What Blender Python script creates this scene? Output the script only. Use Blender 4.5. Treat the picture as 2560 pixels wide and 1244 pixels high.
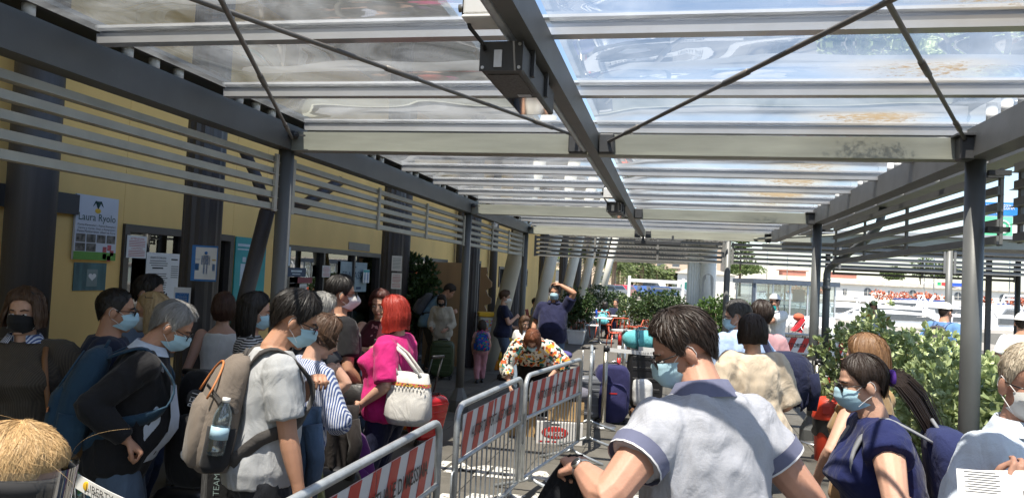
import bpy, bmesh, math, random
import numpy as np
from mathutils import Vector, Matrix, noise as mnoise
R = math.radians
random.seed(7)
S = bpy.context.scene
for o in list(bpy.data.objects): bpy.data.objects.remove(o, do_unlink=True)
COL = S.collection

# ------------------------------------------------------------ camera (structure axis = +Y, eye 1.85 m)
FPX, PCX, PCY, EYE = 1900.0, 1280.0, 622.0, 1.85          # photo pixels (2560 x 1244)
def _camaxes(vp=(1677, 708), roll=.048):
    c = lambda px, py: Vector((px-PCX, -(py-PCY), FPX)).normalized()
    y = c(*vp); h = c(vp[0]-1000, vp[1]-1000*math.tan(roll))
    z = y.cross(h).normalized()
    if z.y < 0: z = -z
    x = -(y.cross(z))
    return x, y, z
AX, AY, AZ = _camaxes()
def ray(px, py):
    v = Vector(((px-PCX)/FPX, -(py-PCY)/FPX, 1.0))
    return Vector((AX.dot(v), AY.dot(v), AZ.dot(v)))
CAMP = Vector((0, 0, EYE))
def at(px, py, zc): return CAMP + ray(px, py)*zc            # a point at depth zc along the view axis
def on(px, py, axis, val):                                  # a point on a wall / floor plane
    r = ray(px, py); return CAMP + r*((val-CAMP[axis])/r[axis])
cam = bpy.data.cameras.new('camera'); camo = bpy.data.objects.new('camera', cam); COL.objects.link(camo)
cr = Vector((AX.x, AY.x, AZ.x)); cu = Vector((AX.y, AY.y, AZ.y)); cf = Vector((AX.z, AY.z, AZ.z))
camo.matrix_world = Matrix(((cr.x, cu.x, -cf.x, 0), (cr.y, cu.y, -cf.y, 0), (cr.z, cu.z, -cf.z, EYE), (0, 0, 0, 1)))
cam.sensor_width = 36; cam.lens = FPX/2560*36; cam.clip_start = .05; cam.clip_end = 3000
S.camera = camo
S.render.resolution_x, S.render.resolution_y = 1024, 497

# ------------------------------------------------------------ sky, sun, exposure
SUN = Vector((-.09, -.36, 1)).normalized()                  # towards the sun
elev = math.asin(SUN.z); azim = math.atan2(SUN.x, SUN.y)
w = bpy.data.worlds.new('World'); S.world = w; w.use_nodes = True
wn = w.node_tree.nodes; wl = w.node_tree.links
sky = wn.new('ShaderNodeTexSky'); sky.sky_type = 'NISHITA'; sky.sun_disc = False
sky.sun_elevation = elev; sky.sun_rotation = azim; sky.dust_density = .7; sky.air_density = 1.0; sky.ozone_density = 1.0
bg = wn['Background']; bg.inputs[1].default_value = .10
wl.new(sky.outputs[0], bg.inputs[0])
sun = bpy.data.lights.new('sun', 'SUN'); sun.energy = 4.7; sun.angle = R(.55); sun.color = (1, .93, .82)
suno = bpy.data.objects.new('sun', sun); COL.objects.link(suno)
suno.rotation_euler = SUN.to_track_quat('Z', 'Y').to_euler(); suno.location = (0, 0, 20)
vs = S.view_settings; vs.view_transform = 'Standard'; vs.look = 'None'; vs.exposure = 1.36; vs.gamma = 1
vs.use_curve_mapping = False
if hasattr(S, 'cycles'):
    S.cycles.transparent_max_bounces = 24; S.cycles.max_bounces = 10; S.cycles.caustics_reflective = False; S.cycles.caustics_refractive = False

# ------------------------------------------------------------ materials
MATS = {}
def _nt(name):
    m = bpy.data.materials.new(name); m.use_nodes = True
    return m, m.node_tree.nodes, m.node_tree.links, m.node_tree.nodes['Principled BSDF']
def M(name, col=(.5, .5, .5), rough=.6, metal=0, var=.12, scale=6, bump=0, bscale=40, stretch=(1, 1, 1), wear=None, wscale=3, wlo=.6, sheen=0, spec=.5, coat=0, sub=0):
    if name in MATS: return MATS[name]
    m, n, l, b = _nt(name)
    tc = n.new('ShaderNodeTexCoord'); mp = n.new('ShaderNodeMapping'); mp.inputs['Scale'].default_value = stretch
    l.new(tc.outputs['Object'], mp.inputs[0])
    nz = n.new('ShaderNodeTexNoise'); nz.inputs['Scale'].default_value = scale; nz.inputs['Detail'].default_value = 6
    l.new(mp.outputs[0], nz.inputs['Vector'])
    rp = n.new('ShaderNodeValToRGB'); rp.color_ramp.elements[0].position = .3; rp.color_ramp.elements[1].position = .7
    lo = [max(0, c*(1-var)) for c in col]; hi = [min(1, c*(1+var)) for c in col]
    rp.color_ramp.elements[0].color = (*lo, 1); rp.color_ramp.elements[1].color = (*hi, 1)
    l.new(nz.outputs[0], rp.inputs[0]); out = rp.outputs[0]
    if wear:
        n2 = n.new('ShaderNodeTexNoise'); n2.inputs['Scale'].default_value = wscale; n2.inputs['Detail'].default_value = 10; n2.inputs['Roughness'].default_value = .7
        l.new(mp.outputs[0], n2.inputs['Vector'])
        r2 = n.new('ShaderNodeValToRGB'); r2.color_ramp.elements[0].position = wlo; r2.color_ramp.elements[1].position = wlo+.06
        l.new(n2.outputs[0], r2.inputs[0])
        mx = n.new('ShaderNodeMixRGB'); mx.inputs[2].default_value = (*wear, 1); l.new(r2.outputs[0], mx.inputs[0]); l.new(out, mx.inputs[1]); out = mx.outputs[0]
    l.new(out, b.inputs['Base Color'])
    b.inputs['Roughness'].default_value = rough; b.inputs['Metallic'].default_value = metal
    b.inputs['Specular IOR Level'].default_value = spec
    if coat: b.inputs['Coat Weight'].default_value = coat
    if sheen: b.inputs['Sheen Weight'].default_value = sheen
    if sub: b.inputs['Subsurface Weight'].default_value = sub; b.inputs['Subsurface Radius'].default_value = (.012, .005, .003)
    if bump:
        n3 = n.new('ShaderNodeTexNoise'); n3.inputs['Scale'].default_value = bscale; n3.inputs['Detail'].default_value = 5
        l.new(mp.outputs[0], n3.inputs['Vector'])
        bp = n.new('ShaderNodeBump'); bp.inputs['Strength'].default_value = bump; bp.inputs['Distance'].default_value = .01
        l.new(n3.outputs[0], bp.inputs['Height']); l.new(bp.outputs[0], b.inputs['Normal'])
    MATS[name] = m; return m
def FAB(name, col=(.5, .5, .5), col2=None, pat=None, pscale=20, dirn='Z', bump=.35, rough=.85, thr=.5, cols=None, var=.12):
    """cloth with soft creases; pat: stripes / weave / floral"""
    if name in MATS: return MATS[name]
    m, n, l, b = _nt(name)
    tc = n.new('ShaderNodeTexCoord')
    nz = n.new('ShaderNodeTexNoise'); nz.inputs['Scale'].default_value = 9; nz.inputs['Detail'].default_value = 5; l.new(tc.outputs['Object'], nz.inputs['Vector'])
    rp = n.new('ShaderNodeValToRGB'); rp.color_ramp.elements[0].position = .3; rp.color_ramp.elements[1].position = .7
    rp.color_ramp.elements[0].color = (*[c*(1-var) for c in col], 1); rp.color_ramp.elements[1].color = (*[min(1, c*(1+var)) for c in col], 1)
    l.new(nz.outputs[0], rp.inputs[0]); out = rp.outputs[0]
    if pat == 'stripes':
        wv = n.new('ShaderNodeTexWave'); wv.bands_direction = dirn; wv.inputs['Scale'].default_value = pscale; wv.inputs['Distortion'].default_value = .6; wv.inputs['Detail Scale'].default_value = 2
        l.new(tc.outputs['Object'], wv.inputs['Vector'])
        r2 = n.new('ShaderNodeValToRGB'); r2.color_ramp.elements[0].position = thr-.04; r2.color_ramp.elements[1].position = thr+.04
        l.new(wv.outputs[0], r2.inputs[0]); mx = n.new('ShaderNodeMixRGB'); mx.inputs[2].default_value = (*col2, 1)
        l.new(r2.outputs[0], mx.inputs[0]); l.new(out, mx.inputs[1]); out = mx.outputs[0]
    elif pat == 'floral':
        prev = out
        for i, c in enumerate(cols):
            vz = n.new('ShaderNodeTexNoise'); vz.inputs['Scale'].default_value = pscale*(1+.23*i); vz.inputs['Detail'].default_value = 1.5
            mp = n.new('ShaderNodeMapping'); mp.inputs['Location'].default_value = (i*3.1, i*1.7, i*.9); l.new(tc.outputs['Object'], mp.inputs[0]); l.new(mp.outputs[0], vz.inputs['Vector'])
            r2 = n.new('ShaderNodeValToRGB'); r2.color_ramp.elements[0].position = thr; r2.color_ramp.elements[1].position = thr+.02; l.new(vz.outputs[0], r2.inputs[0])
            mx = n.new('ShaderNodeMixRGB'); mx.inputs[2].default_value = (*c, 1); l.new(r2.outputs[0], mx.inputs[0]); l.new(prev, mx.inputs[1]); prev = mx.outputs[0]
        out = prev
    elif pat == 'weave':
        wv = n.new('ShaderNodeTexWave'); wv.bands_direction = 'Z'; wv.inputs['Scale'].default_value = pscale; l.new(tc.outputs['Object'], wv.inputs['Vector'])
        w2 = n.new('ShaderNodeTexNoise'); w2.inputs['Scale'].default_value = 260; l.new(tc.outputs['Object'], w2.inputs['Vector'])
        mth = n.new('ShaderNodeMath'); mth.operation = 'MULTIPLY'; l.new(wv.outputs[1], mth.inputs[0]); l.new(w2.outputs[0], mth.inputs[1])
        mx = n.new('ShaderNodeMixRGB'); mx.inputs[2].default_value = (*col2, 1); l.new(mth.outputs[0], mx.inputs[0]); l.new(out, mx.inputs[1]); out = mx.outputs[0]
    l.new(out, b.inputs['Base Color']); b.inputs['Roughness'].default_value = rough; b.inputs['Specular IOR Level'].default_value = .25; b.inputs['Sheen Weight'].default_value = .10
    mp = n.new('ShaderNodeMapping'); mp.inputs['Scale'].default_value = (1, 1, .55); mp.inputs['Rotation'].default_value = (.5, .4, 0); l.new(tc.outputs['Object'], mp.inputs[0])
    n3 = n.new('ShaderNodeTexNoise'); n3.inputs['Scale'].default_value = 11; n3.inputs['Detail'].default_value = 3; n3.inputs['Distortion'].default_value = .8; l.new(mp.outputs[0], n3.inputs['Vector'])
    n4 = n.new('ShaderNodeTexNoise'); n4.inputs['Scale'].default_value = 220; l.new(tc.outputs['Object'], n4.inputs['Vector'])
    ad = n.new('ShaderNodeMath'); ad.operation = 'MULTIPLY_ADD'; ad.inputs[1].default_value = .06; l.new(n4.outputs[0], ad.inputs[0]); l.new(n3.outputs[0], ad.inputs[2])
    bp = n.new('ShaderNodeBump'); bp.inputs['Strength'].default_value = bump; bp.inputs['Distance'].default_value = .035
    l.new(ad.outputs[0], bp.inputs['Height']); l.new(bp.outputs[0], b.inputs['Normal'])
    MATS[name] = m; return m
def GLASS(name, tint=(.9, .95, .95), refl=.1, rough=.02, haze=0, hazecol=(.8, .85, .9)):
    """a thin sheet: straight-through transmission, fresnel reflection and a film of dirt"""
    if name in MATS: return MATS[name]
    m, n, l, b = _nt(name); n.remove(b)
    out = n['Material Output']
    tr = n.new('ShaderNodeBsdfTransparent'); tr.inputs[0].default_value = (*tint, 1)
    gl = n.new('ShaderNodeBsdfGlossy'); gl.inputs['Roughness'].default_value = rough; gl.inputs[0].default_value = (1, 1, 1, 1)
    lw = n.new('ShaderNodeFresnel'); lw.inputs[0].default_value = 1.5
    ad = n.new('ShaderNodeMath'); ad.operation = 'ADD'; ad.use_clamp = True; ad.inputs[1].default_value = refl; l.new(lw.outputs[0], ad.inputs[0])
    mx = n.new('ShaderNodeMixShader'); l.new(ad.outputs[0], mx.inputs[0]); l.new(tr.outputs[0], mx.inputs[1]); l.new(gl.outputs[0], mx.inputs[2]); sh = mx.outputs[0]
    if haze:
        tc = n.new('ShaderNodeTexCoord'); nz = n.new('ShaderNodeTexNoise'); nz.inputs['Scale'].default_value = 2.2; nz.inputs['Detail'].default_value = 8; l.new(tc.outputs['Object'], nz.inputs['Vector'])
        mr = n.new('ShaderNodeMapRange'); mr.inputs[1].default_value = .3; mr.inputs[2].default_value = .75; mr.inputs[3].default_value = haze*.4; mr.inputs[4].default_value = haze*1.5; l.new(nz.outputs[0], mr.inputs[0])
        df = n.new('ShaderNodeBsdfTranslucent'); df.inputs[0].default_value = (*hazecol, 1)
        m2 = n.new('ShaderNodeMixShader'); l.new(mr.outputs[0], m2.inputs[0]); l.new(sh, m2.inputs[1]); l.new(df.outputs[0], m2.inputs[2]); sh = m2.outputs[0]
        m['haze'] = 1
    l.new(sh, out.inputs[0]); MATS[name] = m; return m

# ------------------------------------------------------------ mesh helpers
class MB:
    def __init__(s): s.v = []; s.f = []
    def add(s, vs, fs):
        o = len(s.v); s.v += [tuple(v) for v in vs]; s.f += [tuple(i+o for i in f) for f in fs]; return s
    def box(s, c, d, rot=None, bev=0):
        hx, hy, hz = d[0]/2, d[1]/2, d[2]/2
        if bev:
            bb = min(bev, hx*.9, hy*.9, hz*.9); vs = []
            for sx in (-1, 1):
                for sy in (-1, 1):
                    for sz in (-1, 1):
                        vs += [Vector((sx*hx, sy*(hy-bb), sz*(hz-bb))), Vector((sx*(hx-bb), sy*hy, sz*(hz-bb))), Vector((sx*(hx-bb), sy*(hy-bb), sz*hz))]
            bm = bmesh.new(); bv = [bm.verts.new(v) for v in vs]; r = bmesh.ops.convex_hull(bm, input=bv)
            bm.verts.index_update(); fs = [[v.index for v in f.verts] for f in bm.faces]; vs = [v.co.copy() for v in bm.verts]; bm.free()
        else:
            vs = [Vector((x, y, z)) for x in (-hx, hx) for y in (-hy, hy) for z in (-hz, hz)]
            fs = [(0, 1, 3, 2), (4, 6, 7, 5), (0, 4, 5, 1), (2, 3, 7, 6), (0, 2, 6, 4), (1, 5, 7, 3)]
        if rot is not None: vs = [rot @ v for v in vs]
        c = Vector(c); return s.add([v+c for v in vs], fs)
    def b2(s, a, b, bev=0):                                   # box from corner to corner
        a = Vector(a); b = Vector(b); d = b-a
        return s.box((a+b)/2, (abs(d.x), abs(d.y), abs(d.z)), bev=bev)
    def loft(s, rings, cap=True, close=False):
        """rings: list of equal-length point lists"""
        n = len(rings[0]); vs = [p for r in rings for p in r]; fs = []
        m = len(rings)
        for i in range(m-1 if not close else m):
            a = i*n; b = ((i+1) % m)*n
            for j in range(n):
                k = (j+1) % n; fs.append((a+j, a+k, b+k, b+j))
        if cap and not close: fs.append(tuple(range(n-1, -1, -1))); fs.append(tuple((m-1)*n+j for j in range(n)))
        return s.add(vs, fs)
    def tube(s, pts, r, n=8, cap=True, close=False):
        pts = [Vector(p) for p in pts]; m = len(pts); rs = r if hasattr(r, '__len__') else [r]*m
        rings = []; ref = None
        for i, p in enumerate(pts):
            if close: t = pts[(i+1) % m]-pts[i-1]
            else: t = pts[min(i+1, m-1)]-pts[max(i-1, 0)]
            t.normalize()
            if ref is None:
                ref = Vector((0, 0, 1)) if abs(t.z) < .9 else Vector((1, 0, 0))
            u = (ref-t*ref.dot(t)).normalized(); ref = u; w_ = t.cross(u)
            rings.append([p+(u*math.cos(a)+w_*math.sin(a))*rs[i] for a in [2*math.pi*j/n for j in range(n)]])
        return s.loft(rings, cap, close)
    def cyl(s, c, r, h, n=16, r2=None):
        c = Vector(c); r2 = r if r2 is None else r2
        return s.loft([[c+Vector((math.cos(a)*q, math.sin(a)*q, z)) for a in [2*math.pi*j/n for j in range(n)]] for q, z in ((r, 0), (r2, h))])
    def lathe(s, c, prof, n=16):
        c = Vector(c)
        return s.loft([[c+Vector((math.cos(a)*max(q, 1e-4), math.sin(a)*max(q, 1e-4), z)) for a in [2*math.pi*j/n for j in range(n)]] for q, z in prof])
    def ell(s, c, r, rot=None, n=12, m=8):
        c = Vector(c); rings = []
        for i in range(m+1):
            t = math.pi*(i/m); q = max(math.sin(t), .02); z = -math.cos(t)
            rings.append([c+(rot @ v if rot is not None else v) for v in [Vector((r[0]*q*math.cos(a), r[1]*q*math.sin(a), r[2]*z)) for a in [2*math.pi*j/n for j in range(n)]]])
        return s.loft(rings)
    def grid(s, P, wrap=False):
        nu, nv = len(P), len(P[0]); vs = [p for r in P for p in r]; fs = []
        for i in range(nu-1):
            for j in range(nv if wrap else nv-1):
                k = (j+1) % nv; fs.append((i*nv+j, i*nv+k, (i+1)*nv+k, (i+1)*nv+j))
        return s.add(vs, fs)
    def quad(s, a, b, c, d): return s.add([a, b, c, d], [(0, 1, 2, 3)])
    def xf(s, mtx): s.v = [tuple(mtx @ Vector(v)) for v in s.v]; return s
    def mesh(s, name, smooth=False):
        me = bpy.data.meshes.new(name); me.from_pydata(s.v, [], s.f); me.update()
        if smooth: me.polygons.foreach_set('use_smooth', [True]*len(me.polygons))
        return me
def tag(o, label=None, cat=None, group=None, kind=None):
    if label: o['label'] = label
    if cat: o['category'] = cat
    if group: o['group'] = group
    if kind: o['kind'] = kind
    return o
def thing(name, label, cat, loc=(0, 0, 0), group=None, rz=0):
    o = bpy.data.objects.new(name, None); COL.objects.link(o); o.location = loc; o.rotation_euler = (0, 0, rz); o.empty_display_size = .1
    return tag(o, label, cat, group)
def adopt(o, parent):
    o.parent = parent
    q = parent; mw = Matrix.Identity(4)
    chain = []
    while q is not None: chain.append(q); q = q.parent
    for q in reversed(chain):
        mw = mw @ q.matrix_parent_inverse @ (Matrix.Translation(q.location) @ q.rotation_euler.to_matrix().to_4x4())
    o.matrix_parent_inverse = mw.inverted()
def put(name, mb, mat, parent=None, smooth=False, local=False, bevel=0, origin=None):
    """one mesh object; coordinates are world unless local (then in the parent's frame)"""
    me = mb.mesh(name, smooth) if isinstance(mb, MB) else mb
    if mat is not None and not me.materials:
        for m_ in (mat if isinstance(mat, (list, tuple)) else [mat]): me.materials.append(m_)
    o = bpy.data.objects.new(name, me); COL.objects.link(o)
    if parent is not None:
        if local: o.parent = parent
        else: adopt(o, parent)
    if bevel:
        md = o.modifiers.new('bevel', 'BEVEL'); md.width = bevel; md.segments = 2; md.limit_method = 'ANGLE'
    return o
def struct(name, mb, mat, smooth=False): return tag(put(name, mb, mat, None, smooth), kind='structure')
def copy_tree(o, parent=None):
    c = o.copy(); COL.objects.link(c)
    if parent is not None: c.parent = parent
    for ch in list(o.children): copy_tree(ch, c)
    return c
def text(name, body, mat, parent, origin, xdir, updir, size, width=None, height=None, align='CENTER', lift=.004, bold=0, cap=False):
    """flat lettering lying on a surface: xdir = reading direction, updir = up"""
    cu_ = bpy.data.curves.new(name, 'FONT'); cu_.body = body; cu_.size = size; cu_.align_x = align; cu_.align_y = 'CENTER'; cu_.offset = bold; cu_.resolution_u = 2
    o_ = bpy.data.objects.new('tmp', cu_); COL.objects.link(o_)
    dg = bpy.context.evaluated_depsgraph_get(); me = bpy.data.meshes.new_from_object(o_.evaluated_get(dg)); bpy.data.objects.remove(o_); bpy.data.curves.remove(cu_)
    x = Vector(xdir).normalized(); u = Vector(updir); u = (u-x*u.dot(x)).normalized(); nrm = x.cross(u)
    co = np.empty(len(me.vertices)*3, 'f'); me.vertices.foreach_get('co', co); co = co.reshape(-1, 3)
    if len(co):
        if width: co[:, 0] *= width/max(1e-6, co[:, 0].max()-co[:, 0].min())
        if height: co[:, 1] *= height/max(1e-6, co[:, 1].max()-co[:, 1].min())
    W_ = np.array(origin)[None]+co[:, :1]*np.array(x)[None]+co[:, 1:2]*np.array(u)[None]+np.array(nrm)[None]*lift
    me.vertices.foreach_set('co', W_.astype('f').ravel()); me.update()
    return put(name, me, mat, parent)
# ------------------------------------------------------------ palette of the place
DARK = M('dark grey painted steel', (.105, .11, .108), .45, .0, .12, 4, .05, 60, wear=(.16, .17, .17), wscale=9, wlo=.66)
GALV = M('pale green grey painted steel', (.29, .30, .255), .5, .1, .15, 5, .05, 60, stretch=(.4, 3, 3), wear=(.40, .42, .38), wscale=14, wlo=.66)
SLAT = M('weathered slat paint', (.45, .44, .38), .55, .0, .12, 6, .06, 60, wear=(.16, .09, .06), wscale=16, wlo=.70)
SLATD = M('grey slat paint', (.17, .172, .168), .5, .0, .12, 6, .05, 60, wear=(.26, .25, .24), wscale=12, wlo=.68)
ALU = M('aluminium glazing bar', (.62, .63, .64), .35, .6, .06, 6)
WHITE = M('white plastic', (.78, .78, .76), .45, 0, .05)
BLACK = M('black plastic', (.02, .02, .022), .4, 0, .2)
DKBOX = M('charcoal powder coat', (.06, .062, .065), .5, 0, .15, 12, .1, 200)
CHROME = M('brushed steel', (.55, .54, .52), .28, .9, .08, 4, .05, 60, stretch=(4, 4, .3))
SSTEEL = M('stanchion steel', (.50, .46, .38), .3, .9, .08, 4)
GALVZ = M('galvanised tube', (.48, .51, .53), .42, .55, .16, 14, .1, 40, wear=(.30, .31, .32), wscale=22, wlo=.62)
YELLOW = M('ochre yellow wall panel', (.85, .56, .20), .75, 0, .07, 2.2, .05, 80, stretch=(1, 1, .5))
PAPER = M('white paper', (.74, .74, .73), .7, 0, .03)
INK = M('black print', (.03, .03, .035), .7, 0, .1)
REDINK = M('red print', (.45, .03, .03), .7, 0, .1)
WINFR = M('dark window frame', (.05, .045, .045), .4, 0, .1)
DCOL = M('brown black ribbed column', (.055, .05, .052), .5, 0, .15, 5, .2, 30, stretch=(6, 6, .2))
CREAM = M('cream painted column', (.62, .61, .54), .6, 0, .06, 3)
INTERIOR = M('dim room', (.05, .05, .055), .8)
# stone pavers
def stone_mat(name, base, var):
    m, n, l, b = _nt(name)
    tc = n.new('ShaderNodeTexCoord'); oi = n.new('ShaderNodeObjectInfo'); gm = n.new('ShaderNodeNewGeometry')
    n1 = n.new('ShaderNodeTexNoise'); n1.inputs['Scale'].default_value = 2.3; n1.inputs['Detail'].default_value = 9; n1.inputs['Roughness'].default_value = .65; l.new(gm.outputs['Position'], n1.inputs['Vector'])
    n2 = n.new('ShaderNodeTexNoise'); n2.inputs['Scale'].default_value = 90; n2.inputs['Detail'].default_value = 4; l.new(gm.outputs['Position'], n2.inputs['Vector'])
    a1 = n.new('ShaderNodeMath'); a1.operation = 'MULTIPLY_ADD'; a1.inputs[1].default_value = .45; l.new(n2.outputs[0], a1.inputs[0]); l.new(n1.outputs[0], a1.inputs[2])
    a2 = n.new('ShaderNodeMath'); a2.operation = 'MULTIPLY_ADD'; a2.inputs[1].default_value = .3; l.new(oi.outputs['Random'], a2.inputs[0]); l.new(a1.outputs[0], a2.inputs[2])
    rp = n.new('ShaderNodeValToRGB'); rp.color_ramp.elements[0].position = .45; rp.color_ramp.elements[1].position = 1.25 if False else 1.0
    rp.color_ramp.elements[0].color = (*[c*(1-var) for c in base], 1); rp.color_ramp.elements[1].color = (*[c*(1+var) for c in base], 1)
    l.new(a2.outputs[0], rp.inputs[0]); l.new(rp.outputs[0], b.inputs['Base Color']); b.inputs['Roughness'].default_value = .8; b.inputs['Specular IOR Level'].default_value = .2
    bp = n.new('ShaderNodeBump'); bp.inputs['Strength'].default_value = .25; bp.inputs['Distance'].default_value = .004; l.new(n2.outputs[0], bp.inputs['Height']); l.new(bp.outputs[0], b.inputs['Normal'])
    MATS[name] = m; return m
PAVE = stone_mat('grey stone paver', (.10, .094, .082), .38)
GROUT = stone_mat('paver joint and far paving', (.068, .064, .057), .3)
ASPH = stone_mat('asphalt and quay', (.24, .225, .20), .25)

# ------------------------------------------------------------ ground
struct('pavement', MB().quad((-30, -20, 0), (11, -20, 0), (11, 46, 0), (-30, 46, 0)), GROUT)
struct('road', MB().quad((-260, -20, -.03), (-30, -20, -.03), (-30, 46, -.03), (-260, 46, -.03)).quad((-260, 46, -.03), (30, 46, -.03), (30, 340, -.03), (-260, 340, -.03)), ASPH)
struct('quay', MB().b2((11.002, -20, -2), (13, 45.9, -.004)).b2((11.002, 45.9, -2), (31, 47.5, -.008)), ASPH)
wm, wn_, wl_, wb = _nt('harbour water'); wb.inputs['Base Color'].default_value = (.02, .05, .06, 1); wb.inputs['Roughness'].default_value = .12
_nz = wn_.new('ShaderNodeTexNoise'); _nz.inputs['Scale'].default_value = 1.2; _bp = wn_.new('ShaderNodeBump'); _bp.inputs['Strength'].default_value = .5; _bp.inputs['Distance'].default_value = .2
wl_.new(_nz.outputs[0], _bp.inputs['Height']); wl_.new(_bp.outputs[0], wb.inputs['Normal'])
struct('water', MB().quad((12.5, -120, -1.3), (1600, -120, -1.3), (1600, 1800, -1.3), (12.5, 1800, -1.3)), wm)
pav = bpy.data.objects['pavement']
tw, tl, gp = .42, .84, .008
_tm = MB().box((0, 0, .002), (tw-gp, tl-gp, .012), bev=.003).mesh('paver'); _tm.materials.append(PAVE)
nt_ = 0
for i in range(-12, 9):
    for j in range(2, 19):
        x = i*tw+.2; y = j*tl+(tl/2 if i % 2 else 0)
        if nt_ >= 298 or x < -4.9: continue
        # only where the camera sees floor
        v = Vector((x, y, 0))-CAMP; zc = v.dot(cf)
        if zc < 1: continue
        px = PCX+FPX*v.dot(cr)/zc; py = PCY-FPX*v.dot(cu)/zc
        if not (880 < px < 2130 and 840 < py < 1330): continue
        o = bpy.data.objects.new('paver', _tm); COL.objects.link(o); o.parent = pav
        o.location = (x, y, random.uniform(-.0012, .0012)); nt_ += 1

# ------------------------------------------------------------ canopy
YB = [-4.99, -.02, 4.95, 9.92, 14.1]; XL, XC, XR = -2.72, -.525, 1.74; ZB = 2.665
can = thing('glazed_canopy', 'steel canopy with clear domed roof panels over the queue', 'canopy', (XC, 4.95, 0))
def column(x, y, parent, top=ZB, base=True):
    c = put('column', MB().cyl((x, y, .0), .055, top, 20), DARK, parent, True)
    if base: put('column_base', MB().lathe((x, y, 0), [(.125, 0), (.13, .01), (.13, .16), (.12, .18), (.062, .31), (.057, .33)], 8), DARK, c)
    return c
for y in YB:
    column(XL, y, can)
    if y < 14: column(XR, y, can)
put('side_beam', MB().b2((XL-.06, -5, ZB), (XL+.06, 14.16, ZB+.175)), DARK, can)
put('side_beam', MB().b2((XR-.06, -5, ZB), (XR+.06, 14.16, ZB+.175)).b2((XR+.06, -5, ZB), (XR+.075, 14.16, ZB+.012)), SLATD, can)
put('centre_beam', MB().b2((XC-.032, -5, ZB), (XC+.032, 13.9, ZB+.13)), DARK, can)
put('conduit', MB().tube([(XC-.06, -5, ZB+.025), (XC-.06, 13.6, ZB+.025)], .02, 10), GALVZ, can, True)
for y in YB:
    for a, b_ in ((XL+.062, XC-.034), (XC+.034, XR-.062)):
        put('cross_beam', MB().b2((a, y-.05, ZB+.002), (b_, y+.05, ZB+.125)).b2((a, y-.058, ZB-.006), (b_, y+.058, ZB+.002)), GALV, can)
    for x in (XC-.11, XC+.085): put('bracket', MB().box((x, y-.075, ZB+.06), (.1, .05, .13), bev=.01), DKBOX, can)
    put('bracket', MB().box((XR-.09, y-.09, ZB+.05), (.08, .1, .14), bev=.01).box((XR-.09, y-.1, ZB+.125), (.13, .14, .012)), DKBOX, can)
    put('bracket', MB().box((XL+.09, y-.075, ZB+.1), (.05, .06, .05), bev=.01).box((XL+.12, y-.1, ZB+.09), (.13, .02, .01)), DKBOX, can)
# bracing rods in the bay overhead
for (a, b_) in (((XL+.09, YB[2]-.1), (XC-.06, YB[1]+.1)), ((XC-.1, YB[2]-.1), (XL+.09, YB[1]+.1)), ((XC+.1, YB[2]-.1), (XR-.1, YB[1]+.1)), ((XR-.1, YB[2]-.12), (XC+.07, YB[1]+.1))):
    z0 = 2.735 if a[0] in (XL+.09, XC+.1) else 2.765
    p, q = Vector((*a, z0)), Vector((*b_, z0)); d = (q-p)
    mb = MB().tube([p, q], .0105, 8)
    for t in (.06, .3, .62): mb.tube([p+d*t, p+d*(t+.04)], .0145, 8)
    put('brace_rod', mb, M('brown grey steel rod', (.17, .16, .145), .5, .2), can, True)
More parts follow.
